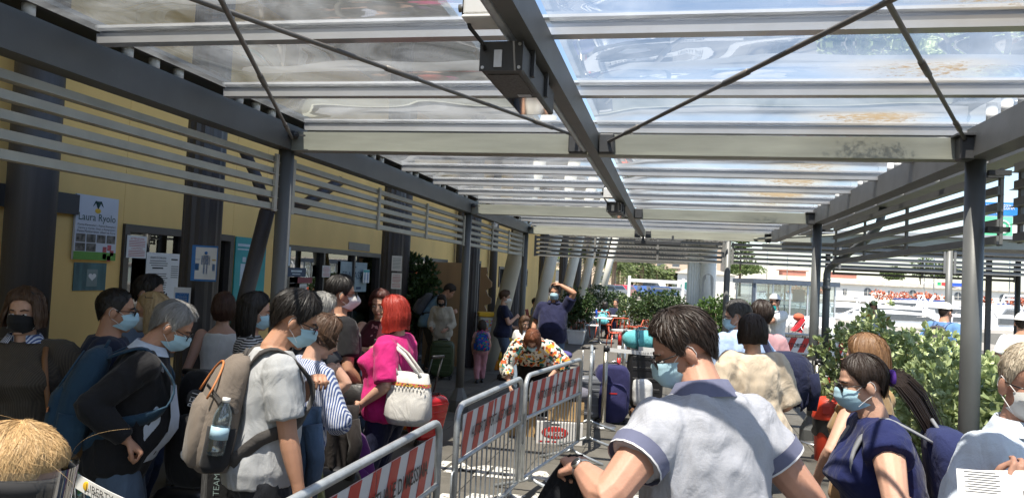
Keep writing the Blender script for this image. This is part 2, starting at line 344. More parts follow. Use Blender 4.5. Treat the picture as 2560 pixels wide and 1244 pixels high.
# glazing bars and domed panels
stain, sn, sl, sb = _nt('clear roof sheet'); sn.remove(sb)
def roof_sheet():
    n, l = sn, sl; out = n['Material Output']
    tr = n.new('ShaderNodeBsdfTransparent'); tr.inputs[0].default_value = (.88, .885, .88, 1)
    gl = n.new('ShaderNodeBsdfGlossy'); gl.inputs['Roughness'].default_value = .015; gl.inputs[0].default_value = (.95, .97, 1, 1)
    fr = n.new('ShaderNodeFresnel'); fr.inputs[0].default_value = 1.49
    ad = n.new('ShaderNodeMath'); ad.operation = 'MULTIPLY_ADD'; ad.inputs[1].default_value = 2.0; ad.inputs[2].default_value = .14; ad.use_clamp = True; l.new(fr.outputs[0], ad.inputs[0])
    mx = n.new('ShaderNodeMixShader'); l.new(ad.outputs[0], mx.inputs[0]); l.new(tr.outputs[0], mx.inputs[1]); l.new(gl.outputs[0], mx.inputs[2])
    tc = n.new('ShaderNodeTexCoord')
    # film of dust
    nz = n.new('ShaderNodeTexNoise'); nz.inputs['Scale'].default_value = 1.6; nz.inputs['Detail'].default_value = 9; nz.inputs['Roughness'].default_value = .62; nz.inputs['Distortion'].default_value = 1.2; l.new(tc.outputs['Object'], nz.inputs['Vector'])
    mr = n.new('ShaderNodeMapRange'); mr.inputs[1].default_value = .35; mr.inputs[2].default_value = .75; mr.inputs[3].default_value = .02; mr.inputs[4].default_value = .17; l.new(nz.outputs[0], mr.inputs[0])
    tl_ = n.new('ShaderNodeBsdfTranslucent'); tl_.inputs[0].default_value = (.62, .66, .7, 1)
    m2 = n.new('ShaderNodeMixShader'); l.new(mr.outputs[0], m2.inputs[0]); l.new(mx.outputs[0], m2.inputs[1]); l.new(tl_.outputs[0], m2.inputs[2])
    # brown lichen: an elongated patch per panel, broken into specks; the mesh carries a mask
    at_ = n.new('ShaderNodeAttribute'); at_.attribute_name = 'stain'
    vo = n.new('ShaderNodeTexNoise'); vo.inputs['Scale'].default_value = 34; vo.inputs['Detail'].default_value = 6; vo.inputs['Roughness'].default_value = .7
    mp = n.new('ShaderNodeMapping'); mp.inputs['Scale'].default_value = (.6, 1.6, 1); l.new(tc.outputs['Object'], mp.inputs[0]); l.new(mp.outputs[0], vo.inputs['Vector'])
    s1 = n.new('ShaderNodeMath'); s1.operation = 'MULTIPLY_ADD'; s1.inputs[1].default_value = 1.6; l.new(vo.outputs[0], s1.inputs[0]); s1.inputs[2].default_value = -1.13
    s2 = n.new('ShaderNodeMath'); s2.operation = 'ADD'; l.new(at_.outputs['Fac'], s2.inputs[0]); l.new(s1.outputs[0], s2.inputs[1])
    rp = n.new('ShaderNodeValToRGB'); e = rp.color_ramp.elements; e[0].position = .28; e[0].color = (0, 0, 0, 1); e[1].position = .52; e[1].color = (.9, .9, .9, 1); l.new(s2.outputs[0], rp.inputs[0])
    c3 = n.new('ShaderNodeMixRGB'); c3.inputs[1].default_value = (.15, .085, .028, 1); c3.inputs[2].default_value = (.04, .016, .004, 1); l.new(vo.outputs[0], c3.inputs[0])
    t3 = n.new('ShaderNodeBsdfTranslucent'); l.new(c3.outputs[0], t3.inputs[0])
    m3 = n.new('ShaderNodeMixShader'); l.new(rp.outputs[0], m3.inputs[0]); l.new(m2.outputs[0], m3.inputs[1]); l.new(t3.outputs[0], m3.inputs[2])
    # pale wash round the lichen
    rp2 = n.new('ShaderNodeMath'); rp2.operation = 'MULTIPLY'; rp2.inputs[1].default_value = .5; l.new(at_.outputs['Fac'], rp2.inputs[0])
    t4 = n.new('ShaderNodeBsdfTranslucent'); t4.inputs[0].default_value = (.30, .25, .16, 1)
    m4 = n.new('ShaderNodeMixShader'); l.new(rp2.outputs[0], m4.inputs[0]); l.new(m3.outputs[0], m4.inputs[1]); l.new(t4.outputs[0], m4.inputs[2])
    l.new(m4.outputs[0], out.inputs[0])
roof_sheet()
PIT = .994; ZG = 2.862
ys = [4.95+PIT*k for k in range(-10, 10)]; ys = [y for y in ys if y < 14.2]
rs = random.Random(3)
for k, y in enumerate(ys):
    mb = MB().b2((XL+.14, y-.032, ZG-.055), (2.16, y+.032, ZG-.012)).b2((XL+.14, y-.045, ZG+.01), (2.16, y+.045, ZG+.022)).b2((XL+.14, y-.012, ZG-.012), (2.16, y+.012, ZG+.01))
    put('glazing_bar', mb, ALU, can)
    if k == len(ys)-1: break
    for (x0, x1, half) in ((XL+.15, XC-.02, 0), (XC+.02, 2.15, 1)):
        nu, nv = 30, 20; P = []; st = []
        ph = rs.uniform(0, 6); bulge = rs.uniform(.030, .05)
        near = y > -1 and y < 14
        for i in range(nu+1):
            r = []
            for j in range(nv+1):
                u, v = i/nu, j/nv
                e = min(1, min(u, 1-u)*9)*min(1, min(v, 1-v)*5); e = e*e*(3-2*e)
                z = ZG-.004-.0+e*bulge*(.7+.3*math.sin(math.pi*u))+e*.006*mnoise.noise(Vector((u*5+ph, v*2.5, k)))
                r.append(Vector((x0+(x1-x0)*u, y+.012+(PIT-.024)*v, z)))
                m_ = 0
                if half == 1:
                    cu_, cv_ = .64, .84
                    du = (u-cu_)/(.22 if u < cu_ else .12); dv = (v-cv_)/.15
                    m_ = max(0, 1-(du*du+dv*dv))**.8*(1 if y < 9 else .7)*(.85+.15*math.sin(k*2.1))
                elif k in (5, 6): 
                    du = (u-.86)/.07; dv = (v-.5)/.3; m_ = .45*max(0, 1-(du*du+dv*dv))
                st.append(m_)
            P.append(r)
        g = MB().grid(P); me = g.mesh('roof_panel', True); me.materials.append(stain)
        at_ = me.attributes.new('stain', 'FLOAT', 'POINT'); at_.data.foreach_set('value', st)
        put('roof_panel', me, None, can)
# left gutter with its white spacers, right gutter
put('gutter', MB().b2((XL-.22, -5, ZG+.03), (XL+.135, 14.2, ZG+.05)).b2((XL-.22, -5, ZG-.06), (XL-.2, 14.2, ZG+.03)), DARK, can)
put('gutter', MB().b2((2.17, -5, ZG-.06), (2.19, 14.2, ZG+.05)).b2((2.19, -5, ZG-.06), (2.36, 14.2, ZG-.045)).b2((2.36, -5, ZG-.06), (2.375, 14.2, ZG+.05)), SLATD, can)
for xx, sg in ((XL+.035, 1), (XR-.03, -1)):
    for y in ys[3:]:
        for q in (.3, .5, .7):
            put('spacer', MB().cyl((xx, y+q*PIT, 2.841), .028, .05, 12), WHITE, can, True)
# louvre screens
def louvre(x, y0, y1, z0, z1, n, mat, thick=.012, hgt=.042, mull=(0,), parent=can, axis='y', name='louvre_screen'):
    e = bpy.data.objects.new(name, None); COL.objects.link(e); e.location = (x, (y0+y1)/2, z0) if axis == 'y' else ((y0+y1)/2, x, z0); adopt(e, parent)
    # keep the empty where it is in world space
    for i in range(n):
        z = z0+(z1-z0)*i/(n-1)
        a = (x-thick/2, y0, z-hgt/2) if axis == 'y' else (y0, x-thick/2, z-hgt/2)
        b_ = (x+thick/2, y1, z+hgt/2) if axis == 'y' else (y1, x+thick/2, z+hgt/2)
        mb = MB().b2(a, b_)
        if axis == 'y': mb.b2((x-.03, y0, z-hgt/2-.003), (x+.03, y1, z-hgt/2))
        else: mb.b2((y0, x-.03, z-hgt/2-.003), (y1, x+.03, z-hgt/2))
        put('slat', mb, mat, e)
    for t in mull:
        yy = y0+(y1-y0)*t
        if axis == 'y': put('mullion', MB().b2((x+.0125, yy-.02, z0-.035), (x+.031, yy+.02, z1+.035)), mat, e)
        else: put('mullion', MB().b2((yy-.02, x-.031, z0-.035), (yy+.02, x-.0125, z1+.035)), mat, e)
    return e
LZ0, LZ1 = 2.255, 2.585
for i in range(len(YB)-1):
    ml = (.008, .5, .992) if YB[i] < 4 else (.012, .36, .66, .988)
    louvre(XL-.03, YB[i]+.075, YB[i+1]-.075, LZ0, LZ1, 5, SLAT, mull=ml)
for i in range(len(YB)-2):
    e = louvre(XR+.17, YB[i]+.11, YB[i+1]-.11, LZ0-.05, LZ1+.02, 5, SLATD, thick=.014, hgt=.05, mull=(.006, .4, .7, .994))
    for yy in (YB[i]+.05, YB[i+1]-.05):
        for z in (LZ0, LZ1): put('bracket', MB().box((XR+.11, yy, z), (.12, .03, .03)), DKBOX, can)

# ------------------------------------------------------------ far wing of the canopy, across the end
wing = thing('canopy_wing', 'grey steel canopy wing with louvres running across the far end', 'canopy', (3, 14.4, 0))
WY = 14.42
for x in (1.0, 4.7, 8.4): column(x, WY, wing, 2.69, x > 5)
for x, y in ((7.2, 18.0), (3.4, 18.0)): column(x, y, wing, 2.69, False)
put('front_beam', MB().b2((XL+.1, WY-.05, 2.70), (10, WY+.05, 2.86)), GALV, wing)
put('front_beam', MB().b2((2, 17.95, 2.70), (10, 18.05, 2.86)), GALV, wing)
put('roof_edge', MB().b2((2.4, 14.3, 2.87), (10, 18.2, 2.93)), M('grey roof sheet', (.3, .32, .34), .5), wing)
put('tube_light', MB().tube([(-2.3, WY-.12, 2.665), (.2, WY-.12, 2.665)], .018, 8), WHITE, wing, True)
put('tube_light', MB().tube([(.55, WY-.12, 2.665), (.98, WY-.12, 2.665)], .018, 8), WHITE, wing, True)
for a, b_ in ((XL+.12, .94), (1.06, 4.64), (4.76, 8.34)):
    louvre(WY, a, b_, LZ0+.03, LZ1+.03, 5, SLATD, hgt=.046, mull=(.006, .33, .66, .994) if a < 0 else (.006, .52, .994), parent=wing, axis='x')
louvre(18.0, 3.5, 7.15, LZ0, LZ1, 5, SLATD, hgt=.046, mull=(.006, .5, .994), parent=wing, axis='x')
put('brace_rod', MB().tube([(1.0, WY, 2.69), (3.2, WY-1.9, 2.78)], .02, 8), GALV, wing, True)
# drain pipe on the second right-hand column
put('drain_pipe', MB().tube([(XR+.14, 9.98, 0), (XR+.14, 9.98, 2.05), (XR+.15, 9.97, 2.12), (XR+.19, 9.9, 2.17), (XR+.42, 9.3, 2.45), (XR+.5, 9.1, 2.6), (2.27, 9.05, 2.8)], .043, 14), M('grey pvc pipe', (.13, .14, .15), .5), can, True)
put('pipe_collar', MB().cyl((XR+.14, 9.98, 1.86), .05, .05, 14).cyl((XR+.14, 9.98, 1.98), .048, .012, 14), M('grey pvc pipe'), can, True)
# ------------------------------------------------------------ terminal building on the left
WX = -5.0
bld = thing('terminal_building', 'ochre yellow ticket hall with dark columns and dark shop windows', 'building', (WX, 10, 0))
OPEN = [(6.16, 7.96, .85, 2.16), (9.25, 12.55, .06, 2.12), (13.3, 16.6, .06, 2.14), (18.3, 19.7, .02, 2.2), (21.95, 23.0, 1.5, 2.11), (25.46, 26.5, 1.5, 2.11)]
yb = sorted(set([-6, -4.4, -2.8, -1.2, .4, 2, 3.6, 4.9, 8.65, 12.9, 17.4, 20.8, 24.2, 28, 29.8, 31.6, 33.4]+[v for o_ in OPEN for v in o_[:2]]))
for a, b_ in zip(yb[:-1], yb[1:]):
    op = [o_ for o_ in OPEN if o_[0] <= a+1e-6 and o_[1] >= b_-1e-6]
    zz = [(0, 5.0)] if not op else [(0, op[0][2]), (op[0][3], 5.0)]
    for z0, z1 in zz:
        if z1-z0 > .1: put('wall_panel', MB().b2((WX-.12, a+.002, z0), (WX, b_-.002, z1)), YELLOW, bld)
put('soffit', MB().b2((-9, -6, 5.0), (-2.78, 33.4, 5.12)), M('soffit board', (.62, .60, .55), .7), bld)
put('upper_storey', MB().b2((-5.6, -6, 5.13), (-5.25, 33.4, 6.4)), M('grey upper wall', (.30, .28, .25), .8), bld)
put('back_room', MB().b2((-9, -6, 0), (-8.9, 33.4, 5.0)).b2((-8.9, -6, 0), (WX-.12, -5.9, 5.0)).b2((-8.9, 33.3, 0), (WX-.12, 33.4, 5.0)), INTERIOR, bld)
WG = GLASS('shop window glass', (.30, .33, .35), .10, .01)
def window(y0, y1, z0, z1, nm=1, fr=.07, name='window'):
    m = MB()
    m.b2((WX-.08, y0, z1-fr), (WX+.03, y1, z1)).b2((WX-.08, y0, z0), (WX+.03, y1, z0+fr*.7)).b2((WX-.08, y0, z0+fr*.7), (WX+.03, y0+fr, z1-fr)).b2((WX-.08, y1-fr, z0+fr*.7), (WX+.03, y1, z1-fr))
    for i in range(1, nm):
        y = y0+(y1-y0)*i/nm; m.b2((WX-.06, y-.025, z0+fr*.7), (WX+.02, y+.025, z1-fr))
    f = put(name, m, WINFR, bld)
    for i in range(nm):
        a = y0+(y1-y0)*i/nm; b_ = y0+(y1-y0)*(i+1)/nm
        put('pane', MB().b2((WX-.045, a+.02, z0+.03), (WX-.04, b_-.02, z1-.04)), WG, f)
    return f
window(*OPEN[0], nm=2); window(*OPEN[1], nm=3); window(*OPEN[2], nm=3); window(*OPEN[3], nm=1, name='door'); window(*OPEN[4]); window(*OPEN[5])
for y in (5.75, 10.25, 14.67, 19.05, 23.45, 27.85, 32.25, 36.65):
    m = MB(); n_ = 28
    m.loft([[Vector((-3.9+math.cos(a)*r_, y+math.sin(a)*r_, z)) for a, r_ in [(2*math.pi*j/n_, .158 if j % 2 else .148) for j in range(n_)]] for z in (0, 5.0)])
    put('column', m, DCOL, bld)
put('column', MB().cyl((-4.72, 4.83, 0), .17, 5.0, 20), DCOL, bld, True)
for y in (13.35, 17.2, 20.6): put('column', MB().cyl((-4.85, y, 0), .11, 5.0, 14), DCOL, bld, True)
# inclined struts
for i, y in enumerate((14.5, 18.9, 23.3, 27.7, 32.1, 36.5)):
    put('inclined_column', MB().tube([(-3.42, y, 0), (-2.44, y, 5.0)], .155, 18), CREAM, bld, True)
J = at(668, 528, 6.25)
st = MB().tube([at(545, 1010, 6.0), J], .062, 14).tube([J, at(640, 440, 6.3), at(612, 380, 6.4)], .045, 12).tube([J+Vector((.0, .02, .02)), at(760, 512, 7.0), at(850, 452, 7.6)], .05, 12)
put('branching_strut', st, DCOL, bld, True)
put('strut_joint', MB().box(J, (.07, .05, .16), bev=.01), DKBOX, bld)
put('sign_band', MB().b2((WX+.002, 3.3, 2.19), (WX+.05, 5.56, 2.36)), M('black band', (.03, .03, .035), .5), bld)
put('metal_plate', MB().b2((WX+.002, 11.2, 2.14), (WX+.012, 12.05, 2.26)), M('brown steel plate', (.22, .2, .17), .5, .2), bld)
put('skirting', MB().b2((WX+.001, 19.8, .0), (WX+.35, 33, .42)), M('pale grey ledge', (.4, .4, .38), .7), bld)

# ------------------------------------------------------------ notices
def notice(name, label, o, xd, up, w_, h_, mat, lines=(), group=None, thick=.006):
    """o = centre; lines: (text, dx, dy, width, height, material)"""
    x = Vector(xd).normalized(); u = Vector(up).normalized(); nn = x.cross(u); o = Vector(o)
    rt = Matrix((x, u, nn)).transposed()
    e = thing(name, label, 'notice' if 'poster' not in name else 'poster', o-u*h_/2, group)
    put('sheet', MB().box(o+nn*thick/2, (w_, h_, thick), rot=rt), mat, e)
    for ln in lines:
        t, dx, dy, tw_, th_, mt = ln
        p = o+x*dx+u*dy+nn*thick
        if t is None: put('printed_block', MB().box(p+nn*.001, (tw_, th_, .002), rot=rt), mt, e)
        else: text('lettering', t, mt, e, p, x, u, .05, width=tw_, height=th_, lift=.002)
    return e, x, u, nn
def wallrect(px0, py0, px1, py1, X=WX):
    a = on(px0, py0, 0, X); b_ = on(px1, py1, 0, X); return (a+b_)/2, abs(b_.y-a.y), abs(a.z-b_.z)
GREEN1 = M('poster green', (.10, .30, .04), .5); TEAL = M('poster teal', (.03, .32, .34), .5, 0, .08); DTEAL = M('dark teal print', (.06, .14, .15), .6, 0, .5, 12, stretch=(1, 1, .25))
LBLUE = M('pale poster', (.5, .6, .68), .5); BLUEP = M('blue print', (.02, .16, .45), .5); PHOTO = M('photo print', (.12, .11, .10), .5, 0, .9, 25); PINKP = M('pink print', (.5, .09, .11), .5, 0, .5, 30)
PALE = M('pale lilac board', (.60, .62, .68), .45, 0, .04); DGRN = M('dark green lettering', (.01, .06, .05), .5); YPR = M('yellow print', (.75, .45, .03), .5)
c, w_, h_ = wallrect(184, 484, 281, 650); c.z -= .0
h2 = .56; w2 = .50
L = [('Laura Ryolo', 0, .09, w2*.88, .085, DGRN), ('Piante Particolari - Palme Esemplari', 0, .022, w2*.9, .022, INK), ('Opere a Verde  Siepi e Rampicanti', 0, -.006, w2*.88, .022, INK), ('Piante Mediterranee  Alberi da Fiore', 0, -.034, w2*.9, .022, INK), (None, 0, -.245, w2, .07, GREEN1)]
L += [(None, -.18+.12*i, -.093, .105, .072, PHOTO) for i in range(4)]+[(None, -.18, -.172, .11, .07, PHOTO), (None, -.055, -.172, .11, .07, PHOTO)]
L += [(None, .15+.05*math.cos(a), -.215+.05*math.sin(a), .045, .05, PINKP) for a in (0, 1.25, 2.5, 3.8, 5.0)]
e, x_, u_, n_ = notice('garden_poster', 'tall white nursery poster with palm emblem on the yellow wall', (WX+.012, c.y, c.z), (0, 1, 0), (0, 0, 1), w2, h2, PALE, L, thick=.02)
pc = Vector((WX+.034, c.y-.0, c.z+.2))
mb = MB()
for k in range(7):
    a = -1.25+k*.417; s_ = math.sin(a)
    mb.tube([pc+u_*-.03, pc+x_*s_*.035+u_*.035, pc+x_*s_*.065+u_*(.035-.05*abs(s_))], [.003, .005, .002], 5)
put('palm_emblem', mb, DGRN, e)
put('bowl_emblem', MB().ell(pc+u_*-.048, (.002, .036, .022)), YPR, e)
c, w_, h_ = wallrect(184, 655, 260, 725)
notice('charity_poster', 'dark teal poster with a white heart below the nursery poster', (WX+.004, c.y, c.z), (0, 1, 0), (0, 0, 1), w_, h_, DTEAL, [(None, .02, -.01, w_*.33, h_*.62, M('grey print', (.2, .26, .25)))])
put('heart', MB().loft([[Vector((WX+dx, c.y+.02+w_*.0075*16*math.sin(t)**3, c.z-.0+h_*.0095*(13*math.cos(t)-5*math.cos(2*t)-2*math.cos(3*t)-math.cos(4*t)))) for t in [2*math.pi*k/28 for k in range(28)]] for dx in (.0135, .0145)]), PAPER, bpy.data.objects['charity_poster'])
c, w_, h_ = wallrect(586, 597, 652, 762)
t_, *_x = notice('health_poster', 'tall turquoise health poster leaning strut in front beside the shop window', (WX+.012, c.y, c.z-.12), (0, 1, 0), (0, 0, 1), w_, h_+.3, TEAL, [(None, -.1, .45, .4, .03, LBLUE), (None, -.16, .40, .28, .015, LBLUE), (None, -.12, .1, .2, .26, LBLUE)]+[(None, -.15+.16*i, .28, .07, .06, LBLUE) for i in range(3)]+[(None, .1, -.05*i-.1, .35, .012, LBLUE) for i in range(6)], thick=.016)
def attn(px, py, zc, w_, h_, lab, yaw=-35, red=True):
    xd = (math.cos(R(yaw)), -math.sin(R(yaw)), 0); xd = (math.cos(R(-yaw)), math.sin(R(-yaw)), 0)
    mt = REDINK if red else INK
    rows = [('ATTENZIONE', 0, h_*.36, w_*.7, h_*.08, mt), ('CAUTION', 0, -h_*.08, w_*.55, h_*.08, mt)]
    rows += [(None, 0, h_*(.26-.075*i), w_*.82, h_*.022, mt) for i in range(4)]+[(None, 0, h_*(-.18-.075*i), w_*.82, h_*.022, mt) for i in range(4)]
    notice('warning_notice', lab, at(px, py, zc), xd, (0, 0, 1), w_, h_, PAPER, rows)
def wattn(px, py, w_, h_, lab, red=True, X=WX+.034):
    p = on(px, py, 0, X); mt = REDINK if red else INK
    rows = [('ATTENZIONE', 0, h_*.36, w_*.7, h_*.08, mt), ('CAUTION', 0, -h_*.08, w_*.55, h_*.08, mt)]
    rows += [(None, 0, h_*(.26-.075*i), w_*.82, h_*.022, mt) for i in range(4)]+[(None, 0, h_*(-.18-.075*i), w_*.82, h_*.022, mt) for i in range(4)]
    notice('warning_notice', lab, p, (0, 1, 0), (0, 0, 1), w_, h_, PAPER, rows)
wattn(341, 617, .27, .21, 'white notice with red print in the corner of the ticket window')
p = on(405, 690, 0, WX+.036)
notice('rules_notice', 'large white sheet of black rules taped on the ticket window', p, (0, 1, 0), (0, 0, 1), .5, .46, PAPER, [('ORARIO DI CHIUSURA', -.08, .18, .24, .022, INK), (None, -.08, .08, .16, .014, INK), (None, .17, .17, .1, .014, INK)]+[(None, -.08+.01*(i % 3), .15-.022*i-(.06 if i > 2 else 0), .24+.03*(i % 2), .007, INK) for i in range(11)]+[(None, .18, .1-.022*i, .11, .007, INK) for i in range(6)])
# on the columns: facing the square
fx = Vector((math.cos(R(20)), math.sin(R(20)), 0))
p = Vector((-3.9, 5.75, 0)); p = p+Vector((fx.y, -fx.x, 0))*.168
q = at(511, 658, (p-CAMP).dot(cf))
e, x_, u_, n_ = notice('distance_notice', 'white framed notice with a blue figure and suitcases taped on the column', (q.x, q.y, q.z), fx, (0, 0, 1), .20, .29, BLUEP, [(None, .012, 0, .165, .26, PAPER), (None, 0, -.045, .011, .08, BLUEP), (None, .022, -.045, .011, .08, BLUEP), (None, .011, .03, .042, .075, BLUEP), (None, -.018, .025, .01, .075, BLUEP), (None, .04, .025, .01, .075, BLUEP), (None, -.055, -.03, .03, .055, BLUEP), (None, .075, -.03, .022, .055, BLUEP), ('FREE', -.052, .03, .035, .013, BLUEP), (None, .075, .03, .03, .010, YPR)])
put('head_symbol', MB().ell(Vector(q)+x_*.011+u_*.085+n_*.009, (.013, .013, .013)), BLUEP, e, True)
q = at(455, 750, (p-CAMP).dot(cf)-.0)
notice('customer_notice', 'white sheet with a blue heading low on the column', (q.x, q.y, q.z), fx, (0, 0, 1), .13, .21, PAPER, [(None, .0, .015, .105, .09, BLUEP), ('CLIENTELA', 0, .05, .09, .016, PAPER)]+[(None, 0, .03-.016*i, .08, .005, PAPER) for i in range(3)])
p = Vector((-3.9, 10.25, 0))+Vector((fx.y, -fx.x, 0))*.168; zc_ = (p-CAMP).dot(cf)
q = at(992, 658, zc_); notice('column_notice', 'upper white sheet of grey text on the column by the wooden partition', q, fx, (0, 0, 1), .14, .21, PAPER, [(None, 0, .07-.02*i, .11, .006, M('grey print')) for i in range(8)])
q = at(991, 702, zc_)
notice('column_notice', 'lower white sheet with red print on the column by the wooden partition', q, fx, (0, 0, 1), .14, .22, PAPER, [('ATTENZIONE', 0, .08, .1, .016, REDINK), ('CAUTION', 0, -.02, .08, .016, REDINK)]+[(None, 0, .055-.018*i, .11, .005, REDINK) for i in range(4)]+[(None, 0, -.045-.018*i, .11, .005, REDINK) for i in range(3)])
wattn(815, 678, .26, .17, 'white notice with red print on the dark shop window')
q = on(740, 680, 0, WX+.036); notice('blue_sign', 'dark blue sign on the shop window', q, (0, 1, 0), (0, 0, 1), .55, .12, M('navy print', (.03, .06, .12)), [(None, 0, .015, .3, .025, LBLUE), (None, 0, -.025, .22, .012, LBLUE)])
q = on(762, 700, 0, WX+.036); notice('red_sign', 'dull red sticker on the shop window', q, (0, 1, 0), (0, 0, 1), .42, .08, M('dull red print', (.25, .05, .07)))
q = on(757, 725, 0, WX+.036); notice('small_sheet', 'small white sheet low on the shop window', q, (0, 1, 0), (0, 0, 1), .2, .17, PAPER, [(None, 0, .05-.02*i, .15, .006, INK) for i in range(6)])
q = on(884, 692, 0, WX-.02); notice('frasassi_poster', 'grey blue poster reading FRASASSI inside the shop window', q, (0, 1, 0), (0, 0, 1), 1.05, .48, M('grey blue poster', (.30, .38, .42)), [('FRASASSI', -.05, .02, .8, .12, M('navy print')), (None, 0, .16, .14, .02, M('navy print')), (None, .2, -.18, .2, .04, M('navy print'))])
q = on(915, 690, 0, WX+.036); notice('distancing_poster', 'white poster with two blue figures on the shop window', q, (0, 1, 0), (0, 0, 1), .26, .22, PAPER, [(None, 0, .085, .26, .04, TEAL), (None, -.06, -.01, .035, .1, BLUEP), (None, .06, -.01, .035, .1, BLUEP), (None, -.06, .055, .03, .02, BLUEP), (None, .06, .055, .03, .02, BLUEP), (None, -.06, -.08, .015, .06, BLUEP), (None, .06, -.08, .015, .06, BLUEP)])
q = on(717, 640, 0, WX+.036); notice('pale_sheet', 'pale sheet hanging behind the near canopy column', q, (0, 1, 0), (0, 0, 1), .18, .25, LBLUE)

# wooden partition, plant, notice board
WOOD = M('light wood veneer', (.36, .22, .11), .5, 0, .18, 3, .05, 60, stretch=(1, 1, .12))
part = thing('wooden_partition', 'tall light wood partition beside the shop entrance', 'partition', (-4.4, 13.9, 0))
a = on(1053, 930, 1, 14.3); b_ = on(1140, 930, 1, 14.3)
put('panel', MB().b2((a.x, 14.28, .05), (b_.x+.05, 14.33, 2.05)), WOOD, part)
put('foot', MB().b2((a.x+.1, 14.1, 0), (a.x+.2, 14.5, .05)).b2((b_.x-.2, 14.1, 0), (b_.x-.1, 14.5, .05)), WINFR, part)
nb = thing('wooden_side_panel', 'narrow wooden panel with wavy edge behind the yellow toy machine', 'panel', (-3.55, 15.9, 0))
ya = 15.6; x0 = on(1200, 700, 1, ya).x
m = MB(); prof = [(0, .1), (0, 2.0), (.14, 2.0), (.16, 1.9), (.13, 1.85), (.2, 1.75), (.26, 1.7), (.26, 1.6), (.14, 1.52), (.2, 1.4), (.26, 1.36), (.26, 1.25), (.12, 1.2), (.22, 1.0), (.22, .1)]
m.loft([[Vector((x0+px_, ya+dy, z)) for px_, z in prof] for dy in (0, .03)]); put('panel', m, WOOD, nb)
put('foot', MB().b2((x0, ya-.1, 0), (x0+.24, ya+.14, .1)), WINFR, nb)

# ------------------------------------------------------------ portico behind the canopy
por = thing('portico', 'white ribbed portico roof carried by a fluted pillar beyond the canopy', 'portico', (-1, 24, 0))
PW = M('white portico paint', (.70, .70, .66), .6, 0, .05)
m = MB().b2((-7.8, 40, 4.4), (2.7, 76, 4.8))
for i in range(46): m.b2((-7.7+i*.225, 40.05, 4.28), (-7.7+i*.225+.11, 75.9, 4.4))
put('ribbed_ceiling', m, PW, por)
put('fascia', MB().b2((-8.0, 76.002, 3.75), (3.0, 76.4, 5.2)).b2((2.702, 40, 4.2), (3.0, 76, 5.0)), PW, por)
pb = at(1745, 870, 46); pb.z = 0
m = MB()
for i in range(4): m.cyl((pb.x-.70+i*.16, pb.y-.12+.06*i, 0), .115, 4.4, 12)
m.b2((pb.x-.74, pb.y, 0), (pb.x+.04, pb.y+1.1, 4.4))
put('fluted_pier', m, PW, por, True)
put('round_pillar', MB().cyl((pb.x+.42, pb.y+.2, 0), .50, 4.4, 32), PW, por, True)
arch = [(-.33, 0.1), (.33, .1), (.33, 2.2)]+[(.33*math.cos(t), 2.2+.33*math.sin(t)) for t in [math.pi*k/10 for k in range(1, 10)]]+[(-.33, 2.2)]
put('arched_plaque', MB().loft([[Vector((pb.x+.42+x_, pb.y-.34+dy+abs(x_)*.3, z)) for x_, z in arch] for dy in (.12, 0)]), M('grey stone plaque', (.36, .35, .33), .7), por)
for k in range(6): put('plaque_line', MB().box((pb.x+.42, pb.y-.355, 1.0-.085*k), (.44-.05*(k % 2), .02, .025)), M('grey print'), por)

# ------------------------------------------------------------ background: harbour fort, trees, boats, town
FZ = 205.0
fort = thing('harbour_fort', 'long low white fortress wall with arched windows across the harbour', 'fort', at(2200, 760, FZ))
FW = M('white wall plaster', (.72, .70, .64), .8, 0, .08, .3)  # the plaster's own white, shared by fort and lodge
fx_ = Vector((cr.x, cr.y, 0)).normalized(); fn = Vector((fx_.y, -fx_.x, 0))
def fp(px, z, off=0): 
    q_ = at(px, 720, FZ); return Vector((q_.x, q_.y, z))+fn*off
frt = Matrix((fx_, -fn, Vector((0, 0, 1)))).transposed()
holes = []
cen = (fp(1740, 0)+fp(3000, 0))/2; L_ = (fp(3000, 0)-fp(1740, 0)).length
put('wall', MB().box(cen+Vector((0, 0, 1.2))-fn*3, (L_, 6, 6.2), rot=frt), FW, fort)
put('cornice', MB().box(cen+Vector((0, 0, 4.1))+fn*.15, (L_, .9, .35), rot=frt).box(cen+Vector((0, 0, 4.55))-fn*3, (L_, 5.4, .5), rot=frt), M('weathered stone cornice', (.5, .46, .40), .9, 0, .25, 1), fort)
WINB = M('dark far window', (.09, .10, .11), .3)
for i in range(12):
    px = 1830+i*113
    for kind, pq in (('arch', px), ('rect', px+56)):
        w_, zt = (1.9, 3.2) if kind == 'arch' else (1.0, 2.6)
        wv = [( -w_/2, 1.2), (w_/2, 1.2), (w_/2, zt-w_/2 if kind == 'arch' else zt)]
        if kind == 'arch': wv += [(w_/2*math.cos(t), zt-w_/2+w_/2*math.sin(t)) for t in [math.pi*k/8 for k in range(1, 8)]]
        wv += [(-w_/2, zt-w_/2 if kind == 'arch' else zt)]
        b0 = fp(pq, 0)
        wo = put('window', MB().loft([[b0+fx_*x_+Vector((0, 0, z))+fn*d for x_, z in wv] for d in (.02, .12)]), WINB, fort)
        put('frame', MB().box(b0+fn*.16+Vector((0, 0, (1.2+zt)/2)), (.08, .08, zt-1.25), rot=frt).box(b0+fn*.16+Vector((0, 0, 1.9)), (w_*.95, .08, .08), rot=frt), FW, wo)
for px in (2110, 2140, 1985, 2015):
    b0 = fp(px, 0); tag(put('roof_shed', MB().box(b0-fn*6+Vector((0, 0, 6.3)), (4.2 if px > 2100 else 3.2, 3, 1.3), rot=frt).box(b0-fn*6+Vector((0, 0, 7.05)), (4.6, 3.4, .2), rot=frt), M('terracotta', (.42, .18, .13), .8), None), 'dull red rooftop hut above the white fort wall', 'hut', 'red rooftop huts on the fort')
